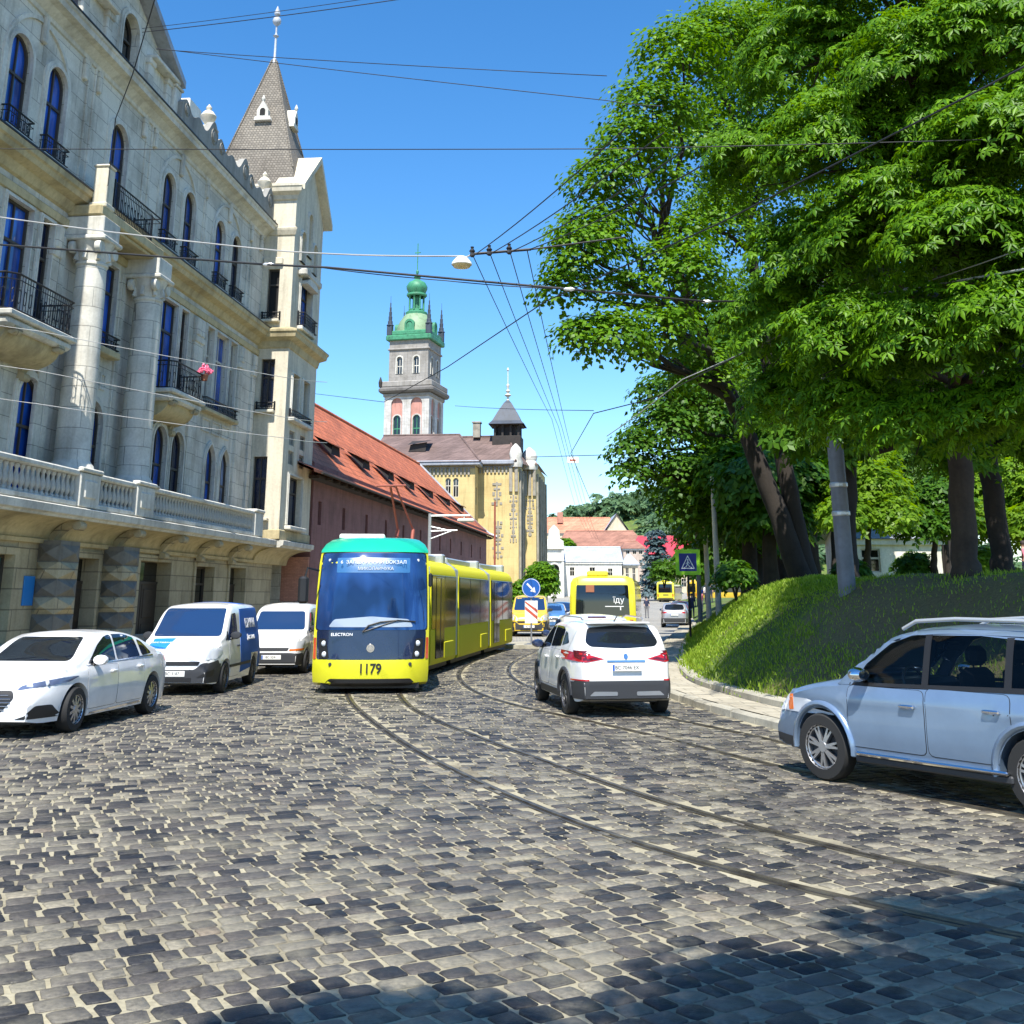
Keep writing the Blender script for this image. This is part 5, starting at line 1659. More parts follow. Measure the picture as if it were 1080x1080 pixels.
def make_car(p, loc, heading, name, label, cat='car', group=None):
    """heading: unit vector (dx,dy) the car's front points to"""
    root = thing(name, (loc[0], loc[1], p.get('z', 0)), math.atan2(heading[1], heading[0]), label, cat, group)
    if p.get('scale'): root.scale = (p['scale'],)*3
    mb = car_body(p)
    bvh = bvh_of(mb)
    paint_ = p['paint']; det = p.get('detail', 2); res = p.get('res', .05)
    if p.get('open_glass'):
        # take the skin away where the side windows and screens are; pillars come back as patches
        keepf = []
        for f in mb.f:
            c = sum((Vector(mb.v[i]) for i in f), Vector())/len(f)
            zb_ = interp(c.x, p['belt']); zt = interp(c.x, p['top'])
            sidew = abs(c.y) > .45 and zb_+.03 < c.z < zt-.09 and p['gx'][0] < c.x < p['gx'][1]
            front = p['screen'][0][0] < c.x < p['screen'][0][1]+.04 and c.z > zb_+.03 and abs(c.y) < 5 and not (abs(c.y) > .45 and c.z < zt-.15 and False)
            rear = p['screen'][1][0] < c.x < p['screen'][1][1] and c.z > zb_+.06
            keepf.append(not (sidew or front or rear))
        mb.f = [f for f, k in zip(mb.f, keepf) if k]; mb.m = [0]*len(mb.f)
    body = mb.build('body', paint_, root, smooth=32)
    def add(nm, polys, axis, mat, off=.005, par=None, skirt=.012, r=None, smooth=40):
        q = MB()
        for P in polys: patch(q, bvh, P, axis, off, r or res, skirt)
        return q.build(nm, mat, par or root, smooth=smooth)
    gl = p['glass']
    # glass
    for P in p['side_glass']:
        for s in ('+y', '-y'):
            if det < 1 and s == p.get('hide'): continue
            add('side_window', [round_poly(P, .05)], s, gl, .006)
    if p.get('windscreen'): add('windscreen', [round_poly(p['windscreen'], .07)], '+x', gl, .006)
    if p.get('rear_glass'): add('rear_window', [round_poly(p['rear_glass'], .07)], '-x', gl, .006)
    for nm, polys, axis, mat, off in p.get('patches', []):
        for P in polys:
            add(nm, [P], axis, M[mat] if isinstance(mat, str) else mat, max(off, .006), r=min(res, .035 if res < .1 else .1))
    # doors: outline grooves, panel and handle
    for (x0, x1, z0, z1) in p.get('doors', []):
        for s in ('+y', '-y'):
            P = round_poly([(x0,z0),(x1,z0),(x1,z1),(x0,z1)], .07)
            add('door_seam', [round_poly([(x0-.008,z0-.008),(x1+.008,z0-.008),(x1+.008,z1+.005),(x0-.008,z1+.005)], .075)], s, M['black'], .0015, skirt=0)
            d = add('door', [P], s, p.get('door_paint', paint_), .004, skirt=.004)
            hx = x0+.10 if p.get('handle_rear', True) else x1-.3
            hz = z1-p.get('handle_drop', .10)
            sg = 1 if s == '+y' else -1
            h = bvh.ray_cast(Vector((hx+.08, sg*3, hz)), Vector((0,-sg,0)))
            if h[0] is not None:
                y = h[0].y
                hb = MB(); hb.cbox(hx, hx+.19, min(y, y+sg*.045), max(y, y+sg*.045), hz-.018, hz+.022, .012)
                hb.build('handle', p.get('handle_mat', paint_), d, smooth=40)
    # mirrors
    if p.get('mirror'):
        mx, mz = p['mirror']
        for s in (1, -1):
            h = bvh.ray_cast(Vector((mx, s*3, mz)), Vector((0,-s,0)))
            y = h[0].y if h[0] is not None else s*p['W']*.45
            q = MB(); q.lathe([(0,-.10),(.07,-.09),(.095,-.03),(.10,.02),(.085,.05),(0,.06)], (0,0,0), 12, axis='x', sx=1, sy=.8)
            q.v = [(mx+a, y+s*.12+b*1.25, mz+.05+c) for a, b, c in q.v]
            o = q.build('mirror', p.get('mirror_mat', paint_), root, smooth=50)
            q = MB(); q.tube([(mx+.02,y-s*.03,mz-.03),(mx,y+s*.1,mz+.0)], .025, 6); q.build('mirror_arm', M['black'], o)
    # wheels
    for cx in p['axles']:
        for s in (1, -1):
            wheel(root, cx, s*(p['W']/2-.118), p['r'], .215, p.get('spokes', 5), s, M[p.get('rim', 'alloy')], p.get('two', False))
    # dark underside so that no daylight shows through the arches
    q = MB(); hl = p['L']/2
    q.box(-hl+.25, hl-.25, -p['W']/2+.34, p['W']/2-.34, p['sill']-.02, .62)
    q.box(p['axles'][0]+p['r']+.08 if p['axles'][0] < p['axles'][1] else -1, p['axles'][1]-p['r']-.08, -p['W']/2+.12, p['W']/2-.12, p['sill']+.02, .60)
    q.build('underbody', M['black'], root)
    return root, bvh, add

def number_plate(root, x, z, front, txt, y=0, w=.52, tilt=0):
    s = 1 if front else -1
    mb = MB(); mb.cbox(-.006, .006, -w/2, w/2, -.056, .056, .004)
    mb.v = [(x+s*a, y+b, z+c) for a, b, c in mb.v]
    o = mb.build('number_plate', M['plate_white'], root)
    b = MB(); b.box(x+s*.0061, x+s*.0066, y-s*(-w/2+.004) if False else (y+s*(-w/2+.005) if s > 0 else y+w/2-.04), (y+s*(-w/2+.04) if s > 0 else y+w/2-.005), z-.05, z+.05)
    b.build('plate_band', M['sign_blue'], o)
    # text faces +x (front) or -x (rear)
    Mx = Matrix.Translation((x+s*.0075, y, z)) @ Matrix.Rotation(s*pi/2, 4, 'Z') @ Matrix.Rotation(pi/2, 4, 'X')
    text_obj('plate_text', txt, .085, M['ink'], o, Mx, .001)
    return o

def U(*v):
    l = math.hypot(*v); return (v[0]/l, v[1]/l)

# ---- white saloon on the left
hl = 2.42
sed = dict(L=4.84, W=1.86, r=.33, axles=(-1.42, 1.42), sill=.20, paint=M['sedan_paint'], glass=M['car_glass'], spokes=10, rim='alloy',
  top=[(-2.42,.66),(-2.40,.86),(-2.34,1.00),(-1.9,1.075),(-1.62,1.12),(-.95,1.36),(-.35,1.455),(.25,1.45),(.62,1.38),(1.32,1.02),(1.7,.955),(2.1,.84),(2.28,.74),(2.38,.62),(2.42,.50)],
  belt=[(-2.42,.62),(-2.3,.90),(-1.7,.99),(0,.955),(1.2,.90),(1.9,.79),(2.42,.44)], plan_f=(.70,4.2), plan_b=(.78,6), tumble=.34, crz=.80, crease=.014,
  side_glass=[[(.10,.985),(1.05,.965),(.62,1.24),(.36,1.35),(.10,1.385)],[(-.86,1.0),(.03,.985),(.03,1.385),(-.35,1.38),(-.74,1.31)],[(-1.36,1.03),(-.95,1.005),(-.86,1.28),(-1.02,1.24)]],
  windscreen=[(-.66,1.02),(.66,1.02),(.54,1.36),(-.54,1.36)], rear_glass=[(-.62,1.10),(.62,1.10),(.5,1.33),(-.5,1.33)],
  doors=[(.06,1.10,.30,.93),(-1.0,.04,.30,.95)], mirror=(.88,.97), handle_drop=.11,
  patches=[('headlight',[round_poly([(.42,.66),(.86,.73),(.90,.82),(.78,.80),(.45,.72)],.03), mir(round_poly([(.42,.66),(.86,.73),(.90,.82),(.78,.80),(.45,.72)],.03))],'+x','head_blue',.006),
           ('grille',[round_poly([(-.36,.66),(.36,.66),(.42,.56),(.24,.36),(-.24,.36),(-.42,.56)],.05)],'+x','black',.006),
           ('fog_recess',[round_poly([(.46,.27),(.84,.27),(.80,.45),(.70,.45),(.62,.32)],.02), mir(round_poly([(.46,.27),(.84,.27),(.80,.45),(.70,.45),(.62,.32)],.02))],'+x','black',.004),
           ('window_trim',[[(.10,.965),(1.1,.945),(1.1,.962),(.10,.982)],[(-1.4,.985),(.10,.965),(.10,.982),(-1.4,1.004)]],'+y','chrome',.007),
           ('tail_light',[round_poly([(-2.40,.80),(-2.08,.86),(-2.1,.96),(-2.38,.93)],.03)],'+y','tail_red',.006),
           ('tail_light',[round_poly([(-2.40,.80),(-2.08,.86),(-2.1,.96),(-2.38,.93)],.03)],'-y','tail_red',.006),
           ('sill_trim',[round_poly([(-.95,.235),(.95,.215),(.95,.245),(-.95,.27)],.01)],'+y','chrome',.008)])
sroot, sb, sadd = make_car(sed, (-7.47, 19.84), U(-.10,-1), 'white_sedan', 'white four-door saloon with dark tinted windows parked at the left edge')
for s in (1, -1):
    for (y, z) in ((.58,.715),(.72,.755)):
        h = sb.ray_cast(Vector((4, s*y, z)), Vector((-1,0,0)))
        q = MB(); q.lathe([(0,.012),(.045,.010),(.055,0)], (0,0,0), 12, axis='x'); q.v = [(h[0].x+a, s*y+b, z+c) for a, b, c in q.v]; q.build('headlight_lens', M['head_glass'], sroot, smooth=40)
for k in range(5):
    z = .40+k*.05; h = sb.ray_cast(Vector((4, 0, z)), Vector((-1,0,0)))
    w_ = .22+.16*math.sin(pi*(k+1)/6.5)
    MB().cbox(h[0].x-.01, h[0].x+.016, -w_, w_, z-.006, z+.006, .004).build('grille_bar', M['chrome'], sroot)

# ---- white and blue delivery van
van = dict(L=4.39, W=1.83, r=.325, axles=(-1.37, 1.30), sill=.22, paint=M['white_paint'], glass=M['car_glass_blue'], spokes=8, rim='alloy_dark',
  top=[(-2.19,.62),(-2.185,1.50),(-2.14,1.76),(-1.9,1.84),(-.6,1.87),(.3,1.84),(.60,1.76),(1.32,1.17),(1.62,1.08),(1.95,.98),(2.10,.86),(2.17,.70),(2.19,.52)],
  belt=[(-2.19,.58),(-2.1,1.05),(0,1.06),(1.2,1.02),(1.8,.92),(2.19,.46)], plan_f=(.74,5), plan_b=(.93,10), tumble=.17, crease=.01, crz=.7,
  side_glass=[[(.22,1.10),(1.12,1.07),(.86,1.34),(.58,1.62),(.22,1.64)]],
  windscreen=[(-.74,1.16),(.74,1.16),(.66,1.74),(-.66,1.74)], rear_glass=[(-.6,1.15),(.6,1.15),(.55,1.6),(-.55,1.6)],
  doors=[(.12,1.05,.30,1.07)], mirror=(.86,1.12), mirror_mat=M['charcoal'], handle_drop=.14, handle_mat=M['charcoal'],
  patches=[('bumper',[round_poly([(-.86,.25),(.86,.25),(.88,.62),(.62,.66),(.45,.52),(-.45,.52),(-.62,.66),(-.88,.62)],.05)],'+x','charcoal',.008),
           ('bumper_corner',[round_poly([(1.62,.25),(2.19,.25),(2.19,.62),(1.78,.70),(1.66,.55)],.04)],'+y','charcoal',.009),
           ('bumper_corner',[round_poly([(1.62,.25),(2.19,.25),(2.19,.62),(1.78,.70),(1.66,.55)],.04)],'-y','charcoal',.009),
           ('grille',[round_poly([(-.52,.60),(.52,.60),(.56,.68),(-.56,.68)],.02)],'+x','black',.011),
           ('grille',[round_poly([(-.40,.28),(.40,.28),(.40,.36),(-.40,.36)],.02)],'+x','black',.012),
           ('fog_recess',[round_poly([(.50,.36),(.78,.38),(.80,.52),(.64,.44)],.02), mir(round_poly([(.50,.36),(.78,.38),(.80,.52),(.64,.44)],.02))],'+x','black',.012),
           ('headlight',[round_poly([(.50,.70),(.84,.72),(.86,.90),(.74,.98),(.56,.86)],.05), mir(round_poly([(.50,.70),(.84,.72),(.86,.90),(.74,.98),(.56,.86)],.05))],'+x','head_glass',.008),
           ('bonnet_sticker',[round_poly([(1.46,-.64),(2.0,-.62),(2.02,-.22),(1.46,-.18)],.03)],'+z','sticker_blue',.007),
           ('side_livery',[[(-2.12,.36),(-1.75,.36),(-1.75,.72),(-1.0,.72),(-1.0,.40),(.02,.34),(.05,.9),(-.08,1.3),(-.18,1.72),(-2.08,1.74)]],'+y','van_blue',.006),
           ('side_livery',[[(-2.12,.36),(-1.75,.36),(-1.75,.72),(-1.0,.72),(-1.0,.40),(.02,.34),(.05,.9),(-.08,1.3),(-.18,1.72),(-2.08,1.74)]],'-y','van_blue',.006),
           ('roof_livery',[[(-2.1,-.66),(-.75,-.66),(-.62,.66),(-2.1,.66)]],'+z','van_blue',.006),
           ('side_strip',[round_poly([(-.95,.50),(1.0,.50),(1.0,.56),(-.95,.56)],.01)],'+y','charcoal',.012),
           ('quarter_glass',[round_poly([(1.0,1.09),(1.24,1.07),(1.05,1.27)],.03)],'+y','car_glass',.006)])
vroot, vb, vadd = make_car(van, (-7.1, 26.9), U(.0,-1), 'delivery_van', 'white delivery van with blue rear half and blue bonnet sticker parked behind the white saloon', 'van')
number_plate(vroot, 2.205, .44, True, 'BC 3187')
def side_text(root, bvh, s, size, mat, x, z, sx=1.0, side=1, par=None, rz=0, name='lettering'):
    """flat lettering laid just outside a vehicle side"""
    h = bvh.ray_cast(Vector((x, side*3, z)), Vector((0,-side,0)))
    y = h[0].y+side*.018; n = h[1]; tilt = math.atan2(abs(n.z), abs(n.y))
    Mx = Matrix.Translation((x, y, z)) @ Matrix.Rotation(pi if side > 0 else 0, 4, 'Z') @ Matrix.Rotation(pi/2-tilt, 4, 'X')
    return text_obj(name, s, size, mat, par or root, Mx, .003, sx=sx)
side_text(vroot, vb, 'ВІКНА', .30, M['white_ink'], -1.05, 1.38, 1.1)
side_text(vroot, vb, 'Доставка', .17, M['white_ink'], -1.0, 1.08)
h = vb.ray_cast(Vector((1.75, -.42, 4)), Vector((0,0,-1)))
text_obj('lettering', 'Доставка', .10, M['white_ink'], vroot, Matrix.Translation((h[0].x, -.42, h[0].z+.014)) @ Matrix.Rotation(.36, 4, 'Y') @ Matrix.Rotation(pi/2, 4, 'Z'), .002)

# ---- second white van
van2 = dict(L=4.0, W=1.72, r=.31, axles=(-1.32, 1.30), sill=.22, paint=M['white_paint'], glass=M['car_glass_blue'], spokes=6, rim='alloy_dark', res=.08,
  top=[(-2.0,.6),(-1.99,1.5),(-1.94,1.72),(-1.6,1.80),(-.2,1.83),(.35,1.78),(.62,1.70),(1.12,1.14),(1.4,1.06),(1.78,.96),(1.92,.84),(1.98,.68),(2.0,.52)],
  belt=[(-2.0,.56),(-1.9,1.02),(0,1.04),(1.1,.99),(1.7,.88),(2.0,.46)], plan_f=(.76,5), plan_b=(.93,10), tumble=.15,
  side_glass=[[(.2,1.08),(1.0,1.05),(.8,1.3),(.58,1.56),(.2,1.58)]], windscreen=[(-.70,1.12),(.70,1.12),(.62,1.60),(-.62,1.60)], rear_glass=[(-.5,1.1),(.5,1.1),(.5,1.5),(-.5,1.5)],
  doors=[(.1,1.0,.3,1.03)], mirror=(.78,1.10), mirror_mat=M['charcoal'],
  patches=[('bumper',[round_poly([(-.82,.24),(.82,.24),(.82,.52),(.5,.55),(-.5,.55),(-.82,.52)],.04)],'+x','charcoal',.010),
           ('bumper_corner',[round_poly([(1.6,.24),(2.0,.24),(2.0,.52),(1.7,.55)],.03)],'+y','charcoal',.01),
           ('grille',[round_poly([(-.42,.60),(.42,.60),(.46,.68),(-.46,.68)],.02)],'+x','charcoal',.008),
           ('headlight',[round_poly([(.46,.64),(.78,.66),(.80,.86),(.52,.80)],.03), mir(round_poly([(.46,.64),(.78,.66),(.80,.86),(.52,.80)],.03))],'+x','head_glass',.008),
           ('indicator',[round_poly([(.46,.60),(.79,.61),(.79,.66),(.48,.645)],.01), mir(round_poly([(.46,.60),(.79,.61),(.79,.66),(.48,.645)],.01))],'+x','amber',.009)])
v2root, v2b, v2add = make_car(van2, (-6.40, 33.3), U(.0,-1), 'white_van', 'plain white van between the blue and white van and the tram', 'van')
number_plate(v2root, 2.012, .44, True, 'BC 5241')

# ---- white crossover, rear view
suv = dict(L=4.39, W=1.86, r=.345, axles=(-1.32, 1.33), sill=.25, paint=M['white_paint'], glass=M['car_glass'], spokes=5, two=True, rim='alloy_dark', res=.07,
  top=[(-2.19,.58),(-2.185,.86),(-2.12,1.06),(-1.98,1.16),(-1.72,1.44),(-1.60,1.535),(-1.2,1.575),(-.3,1.595),(.35,1.55),(.62,1.47),(1.18,1.12),(1.5,1.05),(1.95,.93),(2.1,.80),(2.17,.66),(2.19,.52)],
  belt=[(-2.19,.55),(-2.1,1.02),(-1.6,1.12),(0,1.04),(1.1,.98),(1.8,.86),(2.19,.48)], plan_f=(.74,4.5), plan_b=(.80,5.5), tumble=.33, crz=.92, crease=.018, mirror_mat=M['navy_paint'],
  side_glass=[[(.12,1.085),(1.02,1.03),(.66,1.30),(.40,1.44),(.12,1.47)],[(-.88,1.13),(.05,1.09),(.05,1.47),(-.62,1.46),(-.86,1.40)],[(-1.42,1.20),(-.95,1.14),(-.93,1.39),(-1.14,1.36)]],
  windscreen=[(-.66,1.14),(.66,1.14),(.54,1.48),(-.54,1.48)],
  rear_glass=[(-.66,1.22),(-.58,1.15),(0,1.12),(.58,1.15),(.66,1.22),(.57,1.46),(0,1.50),(-.57,1.46)],
  doors=[(.06,1.12,.42,1.02),(-.98,.03,.42,1.06)], mirror=(.86,1.06), handle_drop=.12,
  patches=[('bumper',[round_poly([(-.90,.30),(.90,.30),(.90,.57),(.70,.60),(-.70,.60),(-.90,.57)],.04)],'-x','charcoal',.012),
           ('skid_plate',[round_poly([(-.66,.36),(-.17,.36),(-.17,.425),(-.58,.43)],.02), mir(round_poly([(-.66,.36),(-.17,.36),(-.17,.425),(-.58,.43)],.02))],'-x','alloy',.020),
           ('reflector',[round_poly([(-.88,.595),(-.66,.60),(-.66,.625),(-.88,.62)],.008), mir(round_poly([(-.88,.595),(-.66,.60),(-.66,.625),(-.88,.62)],.008))],'-x','tail_red',.012),
           ('bumper_corner',[round_poly([(-2.19,.30),(-1.78,.30),(-1.70,.45),(-1.9,.60),(-2.19,.60)],.03)],'+y','charcoal',.012),
           ('bumper_corner',[round_poly([(-2.19,.30),(-1.78,.30),(-1.70,.45),(-1.9,.60),(-2.19,.60)],.03)],'-y','charcoal',.012),
           ('sill_cladding',[round_poly([(-.95,.26),(.95,.26),(.95,.38),(-.95,.38)],.02)],'+y','charcoal',.010),
           ('sill_cladding',[round_poly([(-.95,.26),(.95,.26),(.95,.38),(-.95,.38)],.02)],'-y','charcoal',.010),
           ('tail_light',[round_poly([(.38,.955),(.70,.90),(.94,.93),(.93,1.08),(.62,1.02)],.02), mir(round_poly([(.38,.955),(.70,.90),(.94,.93),(.93,1.08),(.62,1.02)],.02))],'-x','tail_red',.008),
           ('tail_light',[round_poly([(-2.15,.93),(-1.86,.98),(-1.76,1.09),(-2.12,1.08)],.02)],'+y','tail_dark',.010),
           ('tail_light',[round_poly([(-2.15,.93),(-1.86,.98),(-1.76,1.09),(-2.12,1.08)],.02)],'-y','tail_dark',.010),
           ('tail_light_core',[round_poly([(.46,.955),(.68,.92),(.70,.95),(.56,.985)],.01), mir(round_poly([(.46,.955),(.68,.92),(.70,.95),(.56,.985)],.01))],'-x','tail_dark',.011),
           ('trim_bar',[round_poly([(-.34,.905),(.34,.905),(.34,.935),(-.34,.935)],.01)],'-x','chrome',.014),
           ('badge',[[(.040*math.cos(2*pi*k/14), .995+.045*math.sin(2*pi*k/14)) for k in range(14)]],'-x','chrome',.012),
           ('brake_light',[round_poly([(-.22,1.515),(.22,1.515),(.20,1.535),(-.20,1.535)],.006)],'-x','tail_dark',.02)])
croot, cb_, cadd = make_car(suv, (1.62, 22.55), U(-.165,1), 'white_crossover', 'white crossover with red tail lights driving away on the right-hand track')
q = MB()       # arches, roof spoiler, wiper
for cx in suv['axles']:
    for s in (1, -1):
        pts = []
        for k in range(17):
            a = pi*k/16; r1 = suv['r']+.075
            x, z = cx+r1*math.cos(a), suv['r']+r1*math.sin(a)
            h = cb_.ray_cast(Vector((x, s*3, z+.02)), Vector((0,-s,0)))
            if h[0] is not None: pts.append((x, h[0].y+s*.004, z))
        MB().tube(pts, .038, 6).build('arch_cladding', M['charcoal'], croot, smooth=50)
q = MB(); q.cbox(-1.78, -1.45, -.56, .56, 1.525, 1.56, .02); q.build('spoiler', M['white_paint'], croot, smooth=40)
number_plate(croot, -2.232, .815, False, 'BC 7046 EX')
for s in (1, -1):
    q = MB(); q.tube([(-1.35,s*.56,1.585),(-1.2,s*.57,1.625),(0,s*.60,1.645),(.3,s*.60,1.605)], .016, 6); q.build('roof_rail', M['silver_paint'], croot)
MB().tube([(-1.4,0,1.57),(-1.62,0,1.66)], .012, 5).build('antenna', M['black'], croot)

# ---- ice blue off-roader on the right, with a see-through cabin
ice = dict(L=4.66, W=1.83, r=.36, axles=(-1.22, 1.45), sill=.30, paint=M['ice_blue'], glass=M['car_glass'], spokes=7, two=True, rim='alloy', res=.05,
  top=[(-2.33,.66),(-2.32,1.0),(-2.26,1.2),(-2.1,1.52),(-1.98,1.64),(-1.5,1.695),(-.3,1.715),(.25,1.68),(.55,1.60),(1.20,1.13),(1.45,1.08),(1.98,.97),(2.18,.86),(2.29,.70),(2.33,.54)],
  belt=[(-2.33,.6),(-2.2,1.10),(-1.0,1.09),(0,1.06),(1.1,1.03),(1.9,.90),(2.33,.50)], plan_f=(.74,4.5), plan_b=(.84,6), tumble=.28, crz=.90, crease=.016,
  side_glass=[], doors=[(.02,1.03,.42,1.045),(-.98,-.01,.42,1.07)], mirror=(.80,1.12), mirror_mat=M['chrome'], handle_mat=M['chrome'], handle_drop=.17,
  open_glass=True, gx=(-1.95,1.05), screen=((.56,1.12),(-2.2,-2.02)),
  patches=[('headlight',[round_poly([(1.98,.72),(2.26,.68),(2.26,.84),(2.05,.88)],.03)],'+y','head_glass',.007),
           ('indicator',[round_poly([(1.92,.72),(2.02,.71),(2.05,.88),(1.95,.88)],.02)],'+y','amber',.009),
           ('headlight',[round_poly([(1.98,.72),(2.26,.68),(2.26,.84),(2.05,.88)],.03)],'-y','head_glass',.007),
           ('headlight',[round_poly([(.5,.70),(.86,.70),(.86,.86),(.5,.84)],.03), mir(round_poly([(.5,.70),(.86,.70),(.86,.86),(.5,.84)],.03))],'+x','head_glass',.007),
           ('grille',[round_poly([(-.42,.45),(.42,.45),(.46,.82),(-.46,.82)],.05)],'+x','black',.007),
           ('bumper_corner',[round_poly([(1.86,.30),(2.33,.30),(2.33,.44),(1.9,.42)],.02)],'+y','charcoal',.008),
           ('tail_light',[round_poly([(-2.32,.85),(-2.1,.86),(-2.1,1.15),(-2.3,1.12)],.03)],'+y','tail_red',.007),
           ('tail_light',[round_poly([(-2.32,.85),(-2.1,.86),(-2.1,1.15),(-2.3,1.12)],.03)],'-y','tail_red',.007)])
iroot, ib, iadd = make_car(ice, (5.05, 12.88), U(-.545,.84), 'blue_offroader', 'ice blue five-door off-roader with silver roof rails at the right edge of the road')
m, nt, N, L_, B = nodes_of('clear_car_glass')
B.inputs['Base Color'].default_value = (.55,.62,.62,1); B.inputs['Roughness'].default_value = .02
tp = N.new('ShaderNodeBsdfTransparent'); tp.inputs[0].default_value = (.85,.90,.88,1)
gs = N.new('ShaderNodeBsdfGlossy'); gs.inputs['Roughness'].default_value = .02
fr = N.new('ShaderNodeFresnel'); fr.inputs['IOR'].default_value = 1.3
mx = N.new('ShaderNodeMixShader'); L_.new(fr.outputs[0], mx.inputs[0]); L_.new(tp.outputs[0], mx.inputs[1]); L_.new(gs.outputs[0], mx.inputs[2])
L_.new(mx.outputs[0], N['Material Output'].inputs[0]); M['clear_glass'] = m
m = m.copy(); m.name = 'tinted_car_glass'
for n_ in m.node_tree.nodes:
    if n_.type == 'BSDF_TRANSPARENT': n_.inputs[0].default_value = (.30,.33,.35,1)
M['tint_glass'] = m
FD = [(.05,1.10),(1.02,1.075),(.80,1.28),(.50,1.50),(.22,1.595),(.05,1.60)]
RD = [(-.92,1.125),(-.03,1.10),(-.03,1.60),(-.62,1.61),(-.92,1.59)]
QD = [(-1.86,1.16),(-1.0,1.13),(-1.0,1.585),(-1.5,1.56),(-1.72,1.46)]
for s in ('+y', '-y'):
    for P, g in ((FD,'clear_glass'), (RD,'tint_glass'), (QD,'tint_glass')): iadd('side_window', [round_poly(P, .05)], s, M[g], .002, skirt=0)
    # pillars and window surround between the panes
    fr_ = [(-2.08,1.09),(1.30,1.03),(.52,1.64),(.2,1.68),(-1.6,1.66),(-1.95,1.56)]
    q = MB()
    def band(P, mi): patch(q, ib, P, s, .004, .06, .03, mi)
    band([(.98,1.05),(1.20,1.045),(.60,1.57),(.50,1.50),(.80,1.28)], 1)
    band([(.50,1.50),(.60,1.57),(.22,1.67),(.22,1.595)], 1)
    band([(-.03,1.08),(.05,1.08),(.05,1.605),(-.03,1.605)], 0)
    band([(-1.0,1.10),(-.92,1.10),(-.92,1.60),(-1.0,1.60)], 0)
    band([(.22,1.595),(.22,1.67),(-1.5,1.655),(-1.5,1.56),(-1.0,1.585),(-.92,1.59),(-.62,1.61),(-.03,1.60),(.05,1.60)], 1)
    band([(-1.5,1.56),(-1.5,1.655),(-1.98,1.55),(-2.12,1.15),(-1.86,1.16),(-1.72,1.46)], 1)
    band([(-1.86,1.10),(1.02,1.045),(1.02,1.075),(-1.86,1.16)], 0)
    q.build('window_frame', [M['black'], M['ice_blue']], iroot, smooth=30)
iadd('windscreen', [round_poly([(-.70,1.13),(.70,1.13),(.58,1.60),(-.58,1.60)], .06)], '+x', M['clear_glass'], .002, skirt=0)
iadd('rear_window', [round_poly([(-.66,1.22),(.66,1.22),(.56,1.58),(-.56,1.58)], .06)], '-x', M['tint_glass'], .002, skirt=0)
q = MB(); q.box(-2.1,1.1,-.74,.74,.60,.64); q.cbox(.72,1.15,-.76,.76,.64,1.10,.06); q.build('cabin_floor', M['black'], iroot)
for (x, y) in ((.05,.38),(.05,-.38),(-.85,.38),(-.85,-.38)):
    q = MB(); q.cbox(x-.25,x+.25,y-.25,y+.25,.62,.80,.06); q.cbox(x-.42,x-.24,y-.25,y+.25,.70,1.28,.07); q.cbox(x-.42,x-.28,y-.13,y+.13,1.30,1.50,.05)
    q.tube([(x-.35,y-.06,1.26),(x-.35,y-.06,1.34)], .01, 5); q.tube([(x-.35,y+.06,1.26),(x-.35,y+.06,1.34)], .01, 5)
    q.build('seat', M['charcoal'], iroot, smooth=40)
q = MB(); q.tube([(.50+.18*.35*math.sin(a), .38+.18*math.cos(a), 1.06+.18*math.sin(a)) for a in [2*pi*k/20 for k in range(21)]], .017, 6, caps=False)
q.tube([(.50,.21,1.06),(.50,.55,1.06)], .014, 5); q.tube([(.5,.38,1.06),(.75,.38,.98)], .03, 6); q.build('steering_wheel', M['black'], iroot)
for s in (1, -1):
    q = MB(); pts = []
    for x in (-1.75,-1.55,-1.0,-.3,.2,.38):
        zt = interp(x, ice['top']); pts.append((x, s*(.655-.0), zt+(.055 if -1.6 < x < .25 else .0)))
    q.tube(pts, .022, 8); q.build('roof_rail', M['galv'], iroot, smooth=50)
    q = MB(); q.cbox(-.92,.92,min(s*.88,s*.965),max(s*.88,s*.965),.335,.375,.015); q.build('running_board', M['chrome'], iroot)
    q = MB(); q.cbox(-.95,.95,min(s*.80,s*.93),max(s*.80,s*.93),.26,.335,.015); q.build('sill', M['charcoal'], iroot)
q = MB()
for cx in ice['axles']:
    for s in (1, -1):
        pts = []
        for k in range(21):
            a = -.1+(pi+.2)*k/20; r1 = ice['r']+.10
            x, z = cx+r1*math.cos(a), ice['r']+r1*math.sin(a)
            h = ib.ray_cast(Vector((x, s*3, max(z, .4))), Vector((0,-s,0)))
            if h[0] is not None: pts.append((x, h[0].y-s*.005, z))
        MB().tube(pts, .042, 6).build('wheel_arch', M['ice_blue'], iroot, smooth=60)


# ---- smaller cars up the street
def simple_car(kind, pnt, glass=None):
    base = dict(sed) if kind == 'saloon' else dict(suv)
    d = dict(base); d['paint'] = pnt; d['res'] = .16; d['patches'] = [q for q in base['patches'] if q[0] in ('tail_light','bumper','headlight','grille','brake_light')]
    if kind == 'saloon':
        d['patches'] = d['patches'] + [('tail_light',[round_poly([(.45,.80),(.86,.82),(.86,.95),(.5,.94)],.03), mir(round_poly([(.45,.80),(.86,.82),(.86,.95),(.5,.94)],.03))],'-x','tail_red',.008)]
    else:
        d['patches'] = d['patches'] + [('headlight',[round_poly([(.45,.74),(.88,.78),(.86,.90),(.5,.84)],.03), mir(round_poly([(.45,.74),(.88,.78),(.86,.90),(.5,.84)],.03))],'+x','head_glass',.008),('grille',[round_poly([(-.4,.52),(.4,.52),(.42,.74),(-.42,.74)],.03)],'+x','black',.008)]
    d['mirror'] = base['mirror']; d['doors'] = base['doors'][:2]; d['two'] = False; d['spokes'] = 5
    if glass: d['glass'] = glass
    return d
